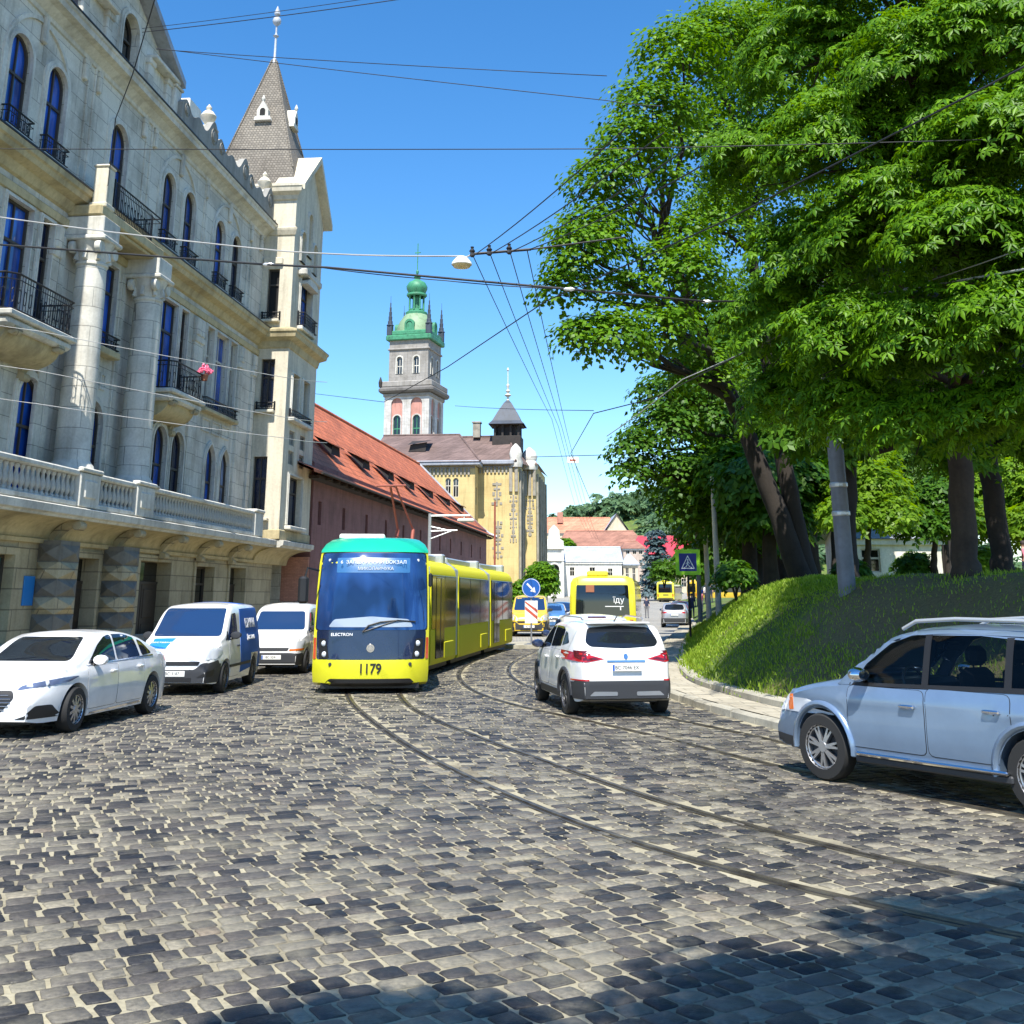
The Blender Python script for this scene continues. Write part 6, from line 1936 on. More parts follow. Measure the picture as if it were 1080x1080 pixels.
r, b, a = make_car(simple_car('suv', M['white_paint'], M['car_glass_blue']), (1.88, 28.6), U(-.05,1), 'white_hatchback', 'white hatchback mostly hidden in front of the white crossover'); number_plate(r, -2.232, .815, False, 'BC 1902')
r, b, a = make_car(simple_car('suv', M['silver_paint']), (11.2, 80), U(.17,1), 'silver_crossover', 'silver crossover parked along the right kerb just past the yellow bus', group='cars farther up the street'); number_plate(r, -2.232, .815, False, 'BC 4410')
r, b, a = make_car(simple_car('saloon', M['darkred_paint']), (14.0, 98), U(.17,1), 'dark_red_sedan', 'dark red saloon behind the silver crossover up the street', group='cars farther up the street')
r, b, a = make_car(simple_car('suv', M['navy_paint']), (16.2, 112), U(.17,1), 'navy_crossover', 'dark navy crossover, the farthest of the parked cars right of the bus', group='cars farther up the street')
r, b, a = make_car(simple_car('suv', M['skyblue_paint'], M['car_glass_blue']), (2.55, 74), U(-.06,-1), 'blue_car', 'light blue car coming towards us left of the yellow bus', group='cars farther up the street'); number_plate(r, 2.21, .55, True, 'BC 6635')
r, b, a = make_car(simple_car('suv', M['navy_paint'], M['car_glass_blue']), (3.9, 92), U(-.06,-1), 'dark_blue_car', 'dark blue car half hidden behind the light blue one, left of the yellow bus', group='cars farther up the street')
mini = dict(van); mini.update(paint=M['minibus_yellow'], L=4.39, res=.14, patches=[q for q in van['patches'] if q[0] in ('grille','headlight','bumper','bumper_corner')], scale=1.12)
r, b, a = make_car(mini, (1.0, 63), U(-.05,-1), 'yellow_minibus', 'yellow van coming towards us behind the striped keep-right sign', 'van', 'cars farther up the street'); number_plate(r, 2.21, .44, True, 'BC 8203')

# ---------------------------------------------------------------- tram and buses
def stacked(levels, xr, p=3.5, n=26):
    """levels [(z, half width, front x, nose depth)]: rounded-nose body; local +x is the shown end"""
    mb = MB(); m = n+1+2
    for (z, w, f, D) in levels:
        mb.v.append((xr, -w, z))
        for k in range(n+1):
            y = -w*math.cos(pi*k/n)
            mb.v.append((f-D*abs(y/w)**p, y, z))
        mb.v.append((xr, w, z))
    for i in range(len(levels)-1):
        for k in range(m):
            k2 = (k+1) % m
            mb.f.append((i*m+k, i*m+k2, (i+1)*m+k2, (i+1)*m+k)); mb.m.append(0)
    mb.f.append(tuple(range(m-1, -1, -1))); mb.m.append(0)
    o = (len(levels)-1)*m; mb.f.append(tuple(o+k for k in range(m))); mb.m.append(0)
    return mb
def patches(bvh, parent, items, res=.12):
    for nm, polys, axis, mat, off in items:
        for P in polys:
            q = MB(); patch(q, bvh, P, axis, off, res, .012); q.build(nm, M[mat], parent, smooth=40)

tr = thing('tram', (-3.03, 25.15, 0), math.atan2(-1, .085), 'lime yellow articulated tram with a green roof edge and big blue windscreen, number 1179', 'tram')
bodyl = [(.16,1.20,-.16,.50),(.22,1.235,-.04,.46),(.45,1.25,0,.44),(.72,1.25,-.01,.44),(1.32,1.25,-.06,.45),(2.1,1.24,-.20,.50),(2.72,1.225,-.40,.55),(2.98,1.20,-.55,.55)]
lead = stacked(bodyl, -5.3)
lb = bvh_of(lead)
lead.build('lead_section', M['tram_yellow'], tr, smooth=35)
cap = stacked([(2.96,1.215,-.52,.55),(3.02,1.205,-.58,.55),(3.16,1.13,-.78,.60),(3.26,1.00,-1.0,.55),(3.30,.85,-1.2,.4)], -5.3)
cap.build('roof_edge', M['tram_green'], tr, smooth=35)
M['skyblue_display'] = plain('display_blue', (.035,.13,.30), .3)
M['dim_ink'] = plain('display_letters', (.5,.52,.52), .6)
M['amber_red'] = glassy('orange_red_lens', (.55,.07,.02), .12)
M['dash_pale'] = plain('pale_dashboard', (.30,.36,.44), .4)
items = [
  ('windscreen_border', [round_poly([(-1.215,1.28),(1.215,1.28),(1.20,2.1),(1.165,2.955),(-1.165,2.955),(-1.20,2.1)], .08)], '+x', 'black', .004),
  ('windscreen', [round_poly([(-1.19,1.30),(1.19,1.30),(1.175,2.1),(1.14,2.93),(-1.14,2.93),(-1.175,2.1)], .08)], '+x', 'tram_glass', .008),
  ('front_panel', [round_poly([(-1.16,.70),(1.16,.70),(1.18,1.295),(-1.18,1.295)], .05)], '+x', 'tram_navy', .007),
  ('destination_display', [round_poly([(-.80,2.50),(.80,2.50),(.80,2.82),(-.80,2.82)], .02)], '+x', 'skyblue_display', .013),
  ('headlight_recess', [round_poly([(.88,.72),(1.10,.72),(1.12,1.12),(.96,1.12)], .03), mir(round_poly([(.88,.72),(1.10,.72),(1.12,1.12),(.96,1.12)], .03))], '+x', 'black', .012),
  ('marker_light', [round_poly([(1.17,.70),(1.235,.70),(1.235,1.14),(1.18,1.14)], .02), mir(round_poly([(1.17,.70),(1.235,.70),(1.235,1.14),(1.18,1.14)], .02))], '+x', 'amber_red', .010),
  ('bumper_recess', [round_poly([(-1.0,.165),(1.0,.165),(.86,.31),(-.86,.31)], .04)], '+x', 'black', .010),
  ('dashboard', [round_poly([(-.92,1.36),(.90,1.36),(.80,1.52),(0,1.58),(-.80,1.52)], .05)], '+x', 'dash_pale', .012),
]
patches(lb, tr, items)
def onfront(y, z, bv=lb):
    h = bv.ray_cast(Vector((4, y, z)), Vector((-1,0,0))); return h[0], h[1]
for s in (1, -1):
    for (y, z) in ((1.0,1.02),(.98,.80)):
        p, n = onfront(s*y, z); q = MB(); q.lathe([(0,.035),(.045,.03),(.06,.012),(.065,0)], (0,0,0), 14, axis='x'); q.v = [(p.x+a, s*y+b, z+c) for a, b, c in q.v]; q.build('headlight', M['head_glass'], tr, smooth=50)
    p, n = onfront(s*.85, .60); q = MB(); q.lathe([(0,.02),(.035,.018),(.04,0)], (0,0,0), 10, axis='x'); q.v = [(p.x+a, s*.85+b, .60+c) for a, b, c in q.v]; q.build('sensor', M['charcoal'], tr)
    p, n = onfront(s*.98, 2.78); q = MB(); q.lathe([(0,.02),(.03,.018),(.035,0)], (0,0,0), 8, axis='x'); q.v = [(p.x+a, s*.98+b, 2.78+c) for a, b, c in q.v]; q.build('marker_lamp', M['head_glass'], tr)
# text on the front (rows follow the rake)
def fronttext(s, size, z, mat, y=0, sx=1, name='lettering', bold=0.0, off=.026):
    p, n = onfront(y, z); tilt = math.atan2(n.z, n.x)
    Mx = Matrix.Translation((p.x+off, y, z)) @ Matrix.Rotation(-tilt, 4, 'Y') @ Matrix.Rotation(pi/2, 4, 'Z') @ Matrix.Rotation(pi/2, 4, 'X')
    return text_obj(name, s, size, M[mat], tr, Mx, .002, sx=sx, bold=bold)
fronttext('1179', .27, .51, 'ink', 0, .92, 'fleet_number', .006, .010)
fronttext('6  ЗАЛІЗНИЧНИЙ ВОКЗАЛ', .118, 2.73, 'dim_ink', 0, .95)
fronttext('МИКОЛАЙЧУКА', .10, 2.59, 'dim_ink', .05, 1.0)
fronttext('ELECTRON', .085, 1.21, 'white_ink', -.62, 1.1, 'lettering', .001, .055)
p, n = onfront(0, .93); q = MB(); q.lathe([(.0,.018),(.05,.018),(.055,.012),(.085,.012),(.09,0)], (0,0,0), 18, axis='x'); q.v = [(p.x+a+.012, b, .93+c) for a, b, c in q.v]; q.build('emblem', M['chrome'], tr, smooth=30)
# wiper
pts = [onfront(y, z)[0]+Vector((.035,0,0)) for y, z in ((-.18,1.26),(-.05,1.40))]
q = MB(); q.tube(pts, .02, 6); pts2 = [onfront(y, z)[0]+Vector((.04,0,0)) for y, z in ((-.05,1.40),(.2,1.47),(.55,1.50),(.95,1.47))]; q.tube(pts2, .016, 5); q.tube([pts[0], pts2[2]], .012, 5); q.build('wiper', M['black'], tr)
# mirrors on arms
q = MB(); q.tube([(-.45,-1.2,2.55),(-.15,-1.42,2.6),(-.12,-1.48,2.35)], .025, 6); q.cbox(-.22,-.02,-1.60,-1.38,1.85,2.42,.05); q.build('mirror', M['black'], tr, smooth=40)
q = MB(); q.cbox(-.65,-.45,1.22,1.30,2.2,2.5,.03); q.build('mirror', M['black'], tr)
q = MB(); q.box(-5.2,-.3,-1.05,1.05,.10,.3); q.build('underframe', M['black'], tr)
q = MB(); q.cbox(-3.2,-1.5,-.85,.2,3.28,3.40,.03); q.cbox(-3.9,-3.3,.2,.8,3.28,3.37,.03); q.build('roof_equipment', M['plastic_white'], tr)
# side windows of the lead section
patches(lb, tr, [('side_window', [round_poly([(-5.0,1.15),(-1.25,1.15),(-1.15,2.55),(-5.0,2.55)], .06)], s_, 'glass_dark', .006) for s_ in ('+y','-y')])
# trailing sections, each turned along the curve
inv = Matrix.Rotation(-tr.rotation_euler[2], 4, 'Z') @ Matrix.Translation(-Vector(tr.location))
secs = [((-3.36,30.75),(-2.88,34.35)), ((-2.82,34.8),(-2.06,40.9)), ((-1.98,41.3),(-1.22,46.4))]
for si, (a, b) in enumerate(secs):
    A = inv @ Vector((a[0], a[1], 0)); Bv = inv @ Vector((b[0], b[1], 0))
    d = (A-Bv); Ls = d.length; rz = math.atan2(d.y, d.x); mid = (A+Bv)/2
    hw = 1.25
    lev = [(.26,1.20),(.34,hw),(1.15,hw),(2.55,1.235),(2.72,1.20),(2.86,1.08),(2.95,.85),(2.98,.5)]
    mb = MB()
    for z, w_ in lev: mb.v += [(-Ls/2,-w_,z),(Ls/2,-w_,z),(Ls/2,w_,z),(-Ls/2,w_,z)]
    for i in range(len(lev)-1):
        for k in range(4):
            mb.f.append((i*4+k, i*4+(k+1) % 4, i*4+4+(k+1) % 4, i*4+4+k)); mb.m.append(0)
    mb.f += [(3,2,1,0), tuple(len(lev)*4-4+k for k in range(4))]; mb.m += [0,0]
    o = mb.build('passenger_section', M['tram_side'], tr, smooth=35); o.location = mid; o.rotation_euler = (0,0,rz)
    for s in (1, -1):
        nwin = 2 if Ls < 5.5 else 3
        q = MB(); q.cbox(-Ls/2+.08, Ls/2-.08, min(s*1.236,s*1.262), max(s*1.236,s*1.262), 1.16, 2.55, .01); w_ = q.build('window_band', M['side_glass'], o)
        for k in range(1, nwin):
            x = -Ls/2+Ls*k/nwin; q = MB(); q.box(x-.02,x+.02,min(s*1.26,s*1.268),max(s*1.26,s*1.268),1.18,2.53); q.build('glazing_bar', M['black'], w_)
        q = MB(); q.cbox(-Ls/2+.5, -Ls/2+1.9, min(s*1.24,s*1.285), max(s*1.24,s*1.285), .36, .80, .04); q.build('wheel_cover', M['tram_side'], o, smooth=40)
        if si != 1:
            q = MB(); x = Ls/2-1.2; q.cbox(x-.6,x+.6,min(s*1.245,s*1.272),max(s*1.245,s*1.272),.40,2.50,.02); dr = q.build('door', M['side_glass'], o)
            q = MB(); q.box(x-.015,x+.015,min(s*1.27,s*1.28),max(s*1.27,s*1.28),.42,2.48); q.build('door_edge', M['black'], dr)
    q = MB(); q.box(-Ls/2+.1,Ls/2-.1,-1.0,1.0,.10,.3); q.build('underframe', M['black'], o)
    q = MB(); q.cbox(-Ls*.38, Ls*.34, -.7, .7, 2.96, 3.16, .04); q.cbox(-Ls/2-.05,-Ls/2+.35,-.9,.9,2.9,3.2,.04); q.build('roof_equipment', M['galv'], o)
    if si == 0:
        q = MB(); q.tube([(0,-.25,3.15),(-.5,-.25,3.85)], .05, 6); q.tube([(-.5,-.25,3.85),(.55,-.25,5.0)], .035, 6); q.tube([(.55,-.65,5.02),(.55,.2,5.02)], .03, 6); q.tube([(0,.25,3.15),(-.5,.2,3.85)], .05, 6); q.tube([(-.5,.2,3.85),(.55,-.1,5.0)], .03, 6)
        q.build('pantograph', M['pole_red'], o)
ends = [((-3.42,30.45), secs[0][0]), (secs[0][1], secs[1][0]), (secs[1][1], secs[2][0])]
for a, b in ends:
    A = inv @ Vector((a[0], a[1], 0)); Bv = inv @ Vector((b[0], b[1], 0)); d = (Bv-A); n = Vector((-d.y, d.x, 0)).normalized()
    mb = MB(); k = 5
    for j in range(k+1):
        c = A+d*(j/k); w_ = 1.17+(.04 if j % 2 else 0)
        for (sx, z) in ((-1,.35),(-1,2.75),(-.75,2.98),(.75,2.98),(1,2.75),(1,.35)): mb.v.append(tuple(c+n*w_*sx+Vector((0,0,z))))
    for j in range(k):
        for q in range(5): mb.f.append((j*6+q, j*6+q+1, j*6+7+q, j*6+6+q)); mb.m.append(0)
    mb.build('bellows', M['galv'], tr)

def make_bus(loc, heading, name, label, L=11.5, W=2.5, Ht=2.78, show='-x', mat='bus_yellow', z=0, group=None):
    t = thing(name, (loc[0], loc[1], z), math.atan2(heading[1], heading[0]) + pi, label, 'bus', group)
    k = Ht/2.9
    mb = stacked([(.32,W/2-.06,-.10,.12),(.42,W/2,-.03,.12),(1.1,W/2,0,.12),(2.0,W/2-.01,-.02,.12),(2.6*k,W/2-.04,-.08,.14),(2.78*k,W/2-.12,-.18,.2),(Ht,W/2-.4,-.5,.2)], -L, 8)
    b = bvh_of(mb); mb.build('body', M[mat], t, smooth=35)
    items = [('rear_window', [round_poly([(-1.02,1.30),(1.02,1.30),(.98,2.52*k),(-.98,2.52*k)], .05)], '+x', 'glass_dark', .008),
      ('tail_light', [round_poly([(1.0,.75),(1.14,.75),(1.14,1.15),(1.0,1.15)], .02), mir(round_poly([(1.0,.75),(1.14,.75),(1.14,1.15),(1.0,1.15)], .02))], '+x', 'tail_red', .010),
      ('engine_grille', [round_poly([(-.35,.92),(.45,.92),(.45,1.06),(-.35,1.06)], .02)], '+x', 'charcoal', .008),
      ('bumper', [round_poly([(-1.1,.34),(1.1,.34),(1.1,.55),(-1.1,.55)], .03)], '+x', 'charcoal', .010)]
    for s in ('+y', '-y'):
        for (a, c) in ((-2.5,-.5),(-5.1,-2.7),(-7.7,-5.3),(-L+.4,-7.9)): items.append(('side_window', [round_poly([(a,1.25),(c,1.25),(c,2.45*k),(a,2.45*k)], .06)], s, 'glass_dark', .006))
    patches(b, t, items, .2)
    for x in (-2.6, -L+2.7):
        for s in (1, -1): wheel(t, x, s*(W/2-.17), .46, .28, 6, s, M['alloy_dark'])
    q = MB(); q.box(-L+.2,-.2,-W/2+.3,W/2-.3,.2,.7); q.build('underbody', M['black'], t)
    q = MB(); q.cbox(-1.2,-.4,-.6,.2,Ht-.02,Ht+.16,.05); q.build('roof_vent', mat and M[mat], t)
    return t, b
bus, bb = make_bus((3.42, 44), U(.13,1), 'city_bus', 'yellow city bus from behind with a wide dark rear window, beyond the white cars')
q = MB(); q.cbox(.0,.03,.30,.62,2.15,2.42,.006); q.v = [(a-.02, -b, c) for a, b, c in q.v]; q.build('window_sticker', M['terracotta'], bus)
h = bb.ray_cast(Vector((3,.6,1.7)), Vector((-1,0,0)))
Mx = Matrix.Translation((h[0].x+.022, .62, 1.86)) @ Matrix.Rotation(pi/2, 4, 'Z') @ Matrix.Rotation(pi/2, 4, 'X')
text_obj('lettering', 'їду', .30, M['white_ink'], bus, Mx, .001)
q = MB(); q.box(h[0].x+.02, h[0].x+.024, .1, .8, 1.62, 1.65); q.box(h[0].x+.02, h[0].x+.024, .66, .7, 1.5, 1.62); q.build('lettering', M['white_ink'], bus)
make_bus((22.2,168), U(.25,1), 'pale_yellow_bus', 'pale yellow bus seen from behind far up the street', z=rise(168), group='far buses', Ht=2.9)
make_bus((27.2,176), U(1,.55), 'deep_yellow_bus', 'deeper yellow bus turning away at the far bend, right of the pale bus', mat='minibus_yellow', z=rise(176), group='far buses', Ht=2.9)

# ---------------------------------------------------------------- signs, poles, wires
F_, TH = 1180.0, math.atan(329/1180)
def at(x, y, Y):
    """world point on the sight line through photo pixel (x, y) at street distance Y"""
    c, s = math.cos(TH), math.sin(TH); v = 300-y
    r = (x-540, F_*c-v*s, v*c+F_*s); t = Y/r[1]
    return Vector((r[0]*t, Y, 2+r[2]*t))
# traffic island with keep-right sign
mb = MB(); poly = round_poly([(-.35,46.6),(1.55,46.6),(1.7,49.5),(.5,50.5),(-.1,49.5)], .5, 5)
mb.prism(poly, lambda u, v, d: (u, v, d), -.02, .14); mb.build('traffic_island', M['kerb'])
props(bpy.data.objects['traffic_island'], kind='structure')
ks = thing('keep_right_sign', (.78, 47.2, .13), 0, 'round blue keep-right sign with a white arrow above a red and white striped board', 'road sign')
mb = MB(); mb.tube([(0,0,0),(0,0,2.55)], .035, 8); mb.lathe([(.3,0),(.3,.03),(.1,.05)], (0,0,0), 12); mb.build('post', M['pole_grey'], ks)
mb = MB(); mb.lathe([(0,-.06),(.37,-.06),(.38,-.05),(.38,-.03),(0,-.03)], (0,0,2.2), 32, axis='y'); dsk = mb.build('sign_disc', M['sign_blue'], ks)
mb = MB(); mb.lathe([(.345,-.0615),(.362,-.0615)], (0,0,2.2), 32, axis='y'); mb.build('rim_line', M['white_ink'], dsk, fix=False)
mb = MB(); c45 = math.sqrt(.5)
def rot45(a, b): return (a*c45+b*c45, -a*c45*1.0+b*c45)       # local arrow points to +a -> down-right
arrow = [(-.24,-.035),(.06,-.035),(.06,-.12),(.25,0),(.06,.12),(.06,.035),(-.24,.035)]
mb.prism([rot45(a, b) for a, b in arrow], lambda u, z, d: (u, d, 2.2+z), -.066, -.061); mb.build('arrow', M['white_ink'], dsk)
mb = MB(); mb.cbox(-.26,.26,-.055,-.035,.82,1.70,.008); brd = mb.build('striped_board', M['white_ink'], ks)
mb = MB()
for k in range(-1, 6):
    z0 = .86+k*.26
    P = [(-.25, z0+.24), (.25, z0-.16), (.25, z0-.03), (-.25, z0+.37)]
    P = [(u, min(1.69, max(.83, z))) for u, z in P]
    if len(set(P)) < 4: continue
    mb.prism(P, lambda u, z, d: (u, d, z), -.0585, -.0555)
mb.build('red_stripe', M['sign_red'], brd)
# crossing sign
cs = thing('crossing_sign', (6.95, 45.6, .13), R(-4), 'square pedestrian crossing sign, dark blue in a wide fluorescent green border, on a dark post', 'road sign')
mb = MB(); mb.tube([(0,0,0),(0,0,3.66)], .045, 8); mb.build('post', M['iron'], cs)
mb = MB(); mb.cbox(-.49,.49,-.075,-.05,2.68,3.66,.01); bd = mb.build('border_board', M['sign_green'], cs)
mb = MB(); mb.cbox(-.34,.34,-.084,-.0755,2.83,3.51,.004); fc = mb.build('sign_face', M['sign_navy'], bd)
mb = MB(); T_ = [(-.27,2.92),(.27,2.92),(0,3.44)]
ring(mb, T_, [(u*.80, 3.09+(z-3.09)*.80) for u, z in T_], lambda u, z, d=0: (u, d, z), -.0885, -.0842)
def stroke(a, b, w):
    d = Vector((b[0]-a[0], b[1]-a[1])).normalized(); n = Vector((-d.y, d.x))*w/2
    mb.prism([(a[0]+n.x,a[1]+n.y),(b[0]+n.x,b[1]+n.y),(b[0]-n.x,b[1]-n.y),(a[0]-n.x,a[1]-n.y)], lambda u, z, d: (u, d, z), -.0885, -.0842)
for a, b, w in (((.0,3.22),(-.01,3.10),.05),((-.01,3.10),(-.09,2.98),.03),((-.01,3.10),(.08,2.98),.03),((.0,3.19),(-.08,3.10),.022),((.0,3.19),(.08,3.12),.022),((-.15,2.96),(-.11,2.99),.02),((.11,2.99),(.15,2.96),.02)): stroke(a, b, w)
mb.lathe([(0,-.0885),(.03,-.0885)], (.0,0,3.26), 10, axis='y'); mb.build('walker_symbol', M['white_ink'], fc, fix=False)
# poles
def pole(name, label, x, y, z0, h, r0, r1, mat, lean=(0,0), base=None):
    t = thing(name, (x, y, z0), 0, label, 'pole')
    mb = MB(); n = 6
    mb.tube([(lean[0]*k/n, lean[1]*k/n, -.4+(h+.4)*k/n) for k in range(n+1)], [r0+(r1-r0)*k/n for k in range(n+1)], 14)
    mb.build('shaft', mat, t, smooth=50)
    if base:
        mb = MB(); mb.lathe([(r0+.05,-.2),(r0+.05,.5),(r0,.6)], (0,0,0), 14); mb.build('collar', mat, t, smooth=40)
    mb = MB()
    for z in base or (): mb.lathe([(r0+.015,z),(r0+.02,z+.03),(r0+.015,z+.06)], (0,0,0), 14)
    if mb.v: mb.build('band', M['iron'], t)
    return t
gp = pole('tram_pole', 'thick grey steel pole on the embankment under the chestnut', 7.03, 24.3, 1.75, 8.6, .185, .14, M['pole_grey'], (-.06,0))
mb = MB()
for z in (1.9, 2.5, 6.6, 7.2):
    mb = MB(); mb.lathe([(.186,z),(.194,z+.02),(.194,z+.08),(.184,z+.1)], (-.06*z/8.2,0,0), 14); mb.build('band', M['galv'], gp)
pole('whitewashed_pole', 'tall pale whitewashed pole on the grass behind the crossing sign, nearest of the pale poles', 8.52, 48, 1.3, 5.6, .13, .10, M['pole_white'])
pole('whitewashed_pole', 'shorter pale pole just left of the tall whitewashed pole', 8.95, 53, 1.3, 5.2, .12, .10, M['pole_white'])
pole('grey_pole', 'slim dark grey pole left of the two pale poles by the park', 9.2, 57, 1.2, 5.3, .11, .09, M['pole_grey'])
pole('rusty_pole', 'thin rust red pole in front of the far end of the arsenal', -.93, 62, 0, 7.0, .06, .05, M['pole_red'])
bp = thing('bracket_lamp_post', (-3.6, 50, 0), 0, 'pale lattice-armed lamp post rising behind the tram', 'street lamp')
mb = MB(); mb.tube([(0,0,0),(0,0,5.5)], [.10,.07], 8); mb.build('post', M['galv'], bp)
mb = MB(); mb.tube([(0,0,5.4),(1.75,0,5.42)], .035, 6); mb.tube([(0,0,4.4),(.95,0,4.75)], .03, 6); mb.tube([(0,0,4.95),(.95,0,4.75)], .025, 6); mb.tube([(.0,0,4.75),(1.2,0,4.78)], .025, 6); mb.build('arm', M['galv'], bp)
mb = MB(); mb.cbox(1.2,1.95,-.14,.14,5.14,5.28,.05); mb.tube([(1.5,0,5.28),(1.5,0,5.42)], .02, 5); mb.build('lamp_head', M['plastic_white'], bp)

# wires: each a sagging cable between two real points
def wire(name, label, pts, r=.012, sag=.0, mat=None, seg=14, group='overhead wires', cat='wire'):
    P = []
    for a, b in zip(pts[:-1], pts[1:]):
        a, b = Vector(a), Vector(b)
        for k in range(seg):
            t = k/seg; p = a.lerp(b, t); p.z -= sag*4*t*(1-t); P.append(p)
    P.append(Vector(pts[-1]))
    o = MB().tube(P, r, 6).build(name, mat or M['wire'], smooth=60)
    return props(o, label, cat, group)
fac = lambda u, z, o=.1: Vector((-12.10, 52.14, 0)) + Vector((math.sin(R(5.22)), math.cos(R(5.22)), 0))*u + Vector((math.cos(R(5.22)), -math.sin(R(5.22)), 0))*o + Vector((0,0,z))
YS = 17.0
ext = lambda p, q, k: p + (p-q)*k
# span with the hanging lamp
a0, a1, a2 = at(0, 229, 20), at(300, 265, 18.2), at(487, 270, YS)
wire('span_wire', 'pale span wire from the left edge past the turret that carries the hanging lamp', [ext(a0, a1, .6), a0, a1, a2, at(497, 268, YS)], .013, .03, M['wire_light'])
hb = thing('wire_crossarm', tuple(at(497, 268, YS)), 0, 'dark horizontal crossarm with insulators beside the hanging lamp', 'crossarm')
q0 = at(497, 268, YS); e1 = at(560, 263, YS)-q0; e2 = at(660, 250, YS+.3)-q0
mb = MB(); mb.tube([(0,0,0), tuple(e1)], .022, 6); mb.tube([tuple(e1), tuple(e2)], .014, 6); mb.build('bar', M['iron'], hb)
for x, y in ((498,268),(516,266.5),(537,265)):
    d = at(x, y, YS)-q0; mb = MB(); mb.lathe([(.02,-.05),(.045,-.03),(.03,.02),(.05,.05),(.02,.09),(.03,.12)], tuple(d), 8); mb.build('insulator', M['black'], hb, smooth=40)
lp = at(487, 277, YS)
hl_ = thing('hanging_street_lamp', tuple(lp), 0, 'small white shallow street lamp hanging from the span wire', 'street lamp')
mb = MB(); mb.lathe([(.02,.11),(.06,.10),(.10,.07),(.155,.0),(.165,-.035),(.15,-.045)], (0,0,0), 20); mb.build('shade', M['plastic_white'], hl_, smooth=50)
mb = MB(); mb.lathe([(.15,-.04),(.13,-.075),(.06,-.09),(0,-.092)], (0,0,0), 20); mb.build('lens', plain('lamp_lens', (.62,.50,.25), .25), hl_, smooth=50)
mb = MB(); mb.tube([(0,0,.10), (0,0,.10+(at(487,270,YS)-lp).z-.10)], .010, 5); mb.build('hook', M['iron'], hl_)
# thick span from facade to the grey pole and on to the right
b = [at(0, 258, 21), at(280, 279, 19.2), at(345, 282, 18.8), at(600, 305, 18.2), at(745, 318, 19.2), at(868, 317, 20.6)]
wire('span_cable', 'thick dark span cable crossing from the mansion to the chestnut, with clamps', [ext(b[0], b[1], .5)]+b, .02, .0, None, 4)
wire('span_cable', 'pale cable running from the knot before the chestnut to the right edge', [b[-1], at(960, 305, 17.5), at(1080, 284, 15), at(1200, 262, 13)], .018, .0, M['wire_light'], 5)
wire('span_wire', 'thin wire just under the thick span cable from turret to tree', [at(330, 281, 18.9), at(470, 296, 18.5), at(600, 305, 18.3)], .009, .02, None, 6)
for (x, y, Y, s) in ((283,279,19.2,.06),(600,305,18.2,.055),(870,317,20.6,.07),(745,318,19.2,.05)):
    p = at(x, y, Y); props(MB().lathe([(.015,-s*1.6),(s*.6,-s),(s*.5,0),(s*.7,s*.7),(.015,s*1.8)], (0,0,0), 8, axis='x').build('cable_clamp', M['galv'], loc=p, smooth=40),
        {283:'pale clamp on the span cable in front of the turret',600:'pale clamp on the span cable at the edge of the maple',870:'rusty knot where the cables meet before the chestnut',745:'small clamp on the span cable among the leaves'}[x], 'clamp', 'clamps on the span cable')
wire('thin_wire', 'thin level wire crossing the whole street in front of the spire', [at(-120, 157, 19), at(0, 157, 19), at(640, 157, 17), at(1080, 146, 15), at(1200, 141, 14.5)], .008, .01, None, 8)
wire('thin_wire', 'topmost thin wire rising from the gable to the top of the sky', [at(150, 34, 20), at(430, -2, 17), at(600, -25, 16)], .008, .03, None, 8)
wire('thin_wire', 'second topmost wire close under the topmost one', [at(150, 30, 20.6), at(430, -8, 17.4), at(600, -33, 16.4)], .006, .03, None, 8)
wire('thin_wire', 'thin wire from the gable slanting down to the maple top', [at(165, 52, 22), at(640, 80, 19)], .008, .03, None, 10)
wire('thin_wire', 'lower thin wire from the gable slanting down to the maple top', [at(165, 51, 22.5), at(640, 106, 19), at(700, 112, 18.5)], .008, .02, None, 10)
wire('guy_wire', 'dark slanting guy wire fixed to the facade between the top windows', [at(168, -20, 20), at(163, 0, 20.6), at(140, 78, 24), at(122, 125, 28.5), fac(-17.4, 14.4, .3)], .014, .0, None, 4)
# contact wires over the track: they run from overhead towards the far bracket
far_ = [(590,470),(597,478),(601,480),(606,484)]
for k, ((x, y), up) in enumerate(zip(((499,270),(517,268),(538,266),(556,264)), ((660,135),(700,140),(720,160),(740,175)))):
    wire('contact_wire', ['leftmost','second','third','rightmost'][k]+' of the four overhead contact wires fanning down from the crossarm to the far street', [at(up[0], up[1], 11), at(x, y, YS+.02), at(far_[k][0]-8, far_[k][1]-28, 40), at(far_[k][0]+18, far_[k][1]+68, 70), at(far_[k][0]+28, far_[k][1]+90, 100)], .008, .06, None, 8, 'contact wires over the tram track')
wire('span_wire', 'dark wire slanting up from the bell tower into the maple', [at(330, 415, 60), at(405, 424, 45), at(472, 387, 30), at(575, 318, 22), at(760, 235, 17), at(1000, 112, 13), at(1100, 60, 12)], .013, .0, None, 5)
wire('span_wire', 'wire hanging down from the maple to the clamp over the far street', [at(868, 330, 21), at(690, 420, 28), at(626, 436, 32), at(602, 478, 42), at(630, 545, 70)], .014, .0, None, 5)
wire('thin_wire', 'far thin level wire behind the cupola', [at(480, 428, 60), at(626, 433, 33)], .012, .05, None, 6)
wire('thin_wire', 'far lower wire carrying a small sign plate over the street', [at(560, 482, 70), at(597, 481, 60), at(700, 478, 55)], .02, .0, None, 6)
wire('thin_wire', 'thin wire in the lower branches of the chestnut', [at(640, 460, 26), at(720, 400, 22), at(870, 330, 20), at(1080, 262, 15), at(1180, 232, 13.5)], .010, .03, M['wire_light'], 6)
q = at(604, 484, 58); hs_ = thing('hanging_sign', tuple(q), 0, 'tiny pale plate hanging from the far wire over the street', 'sign')
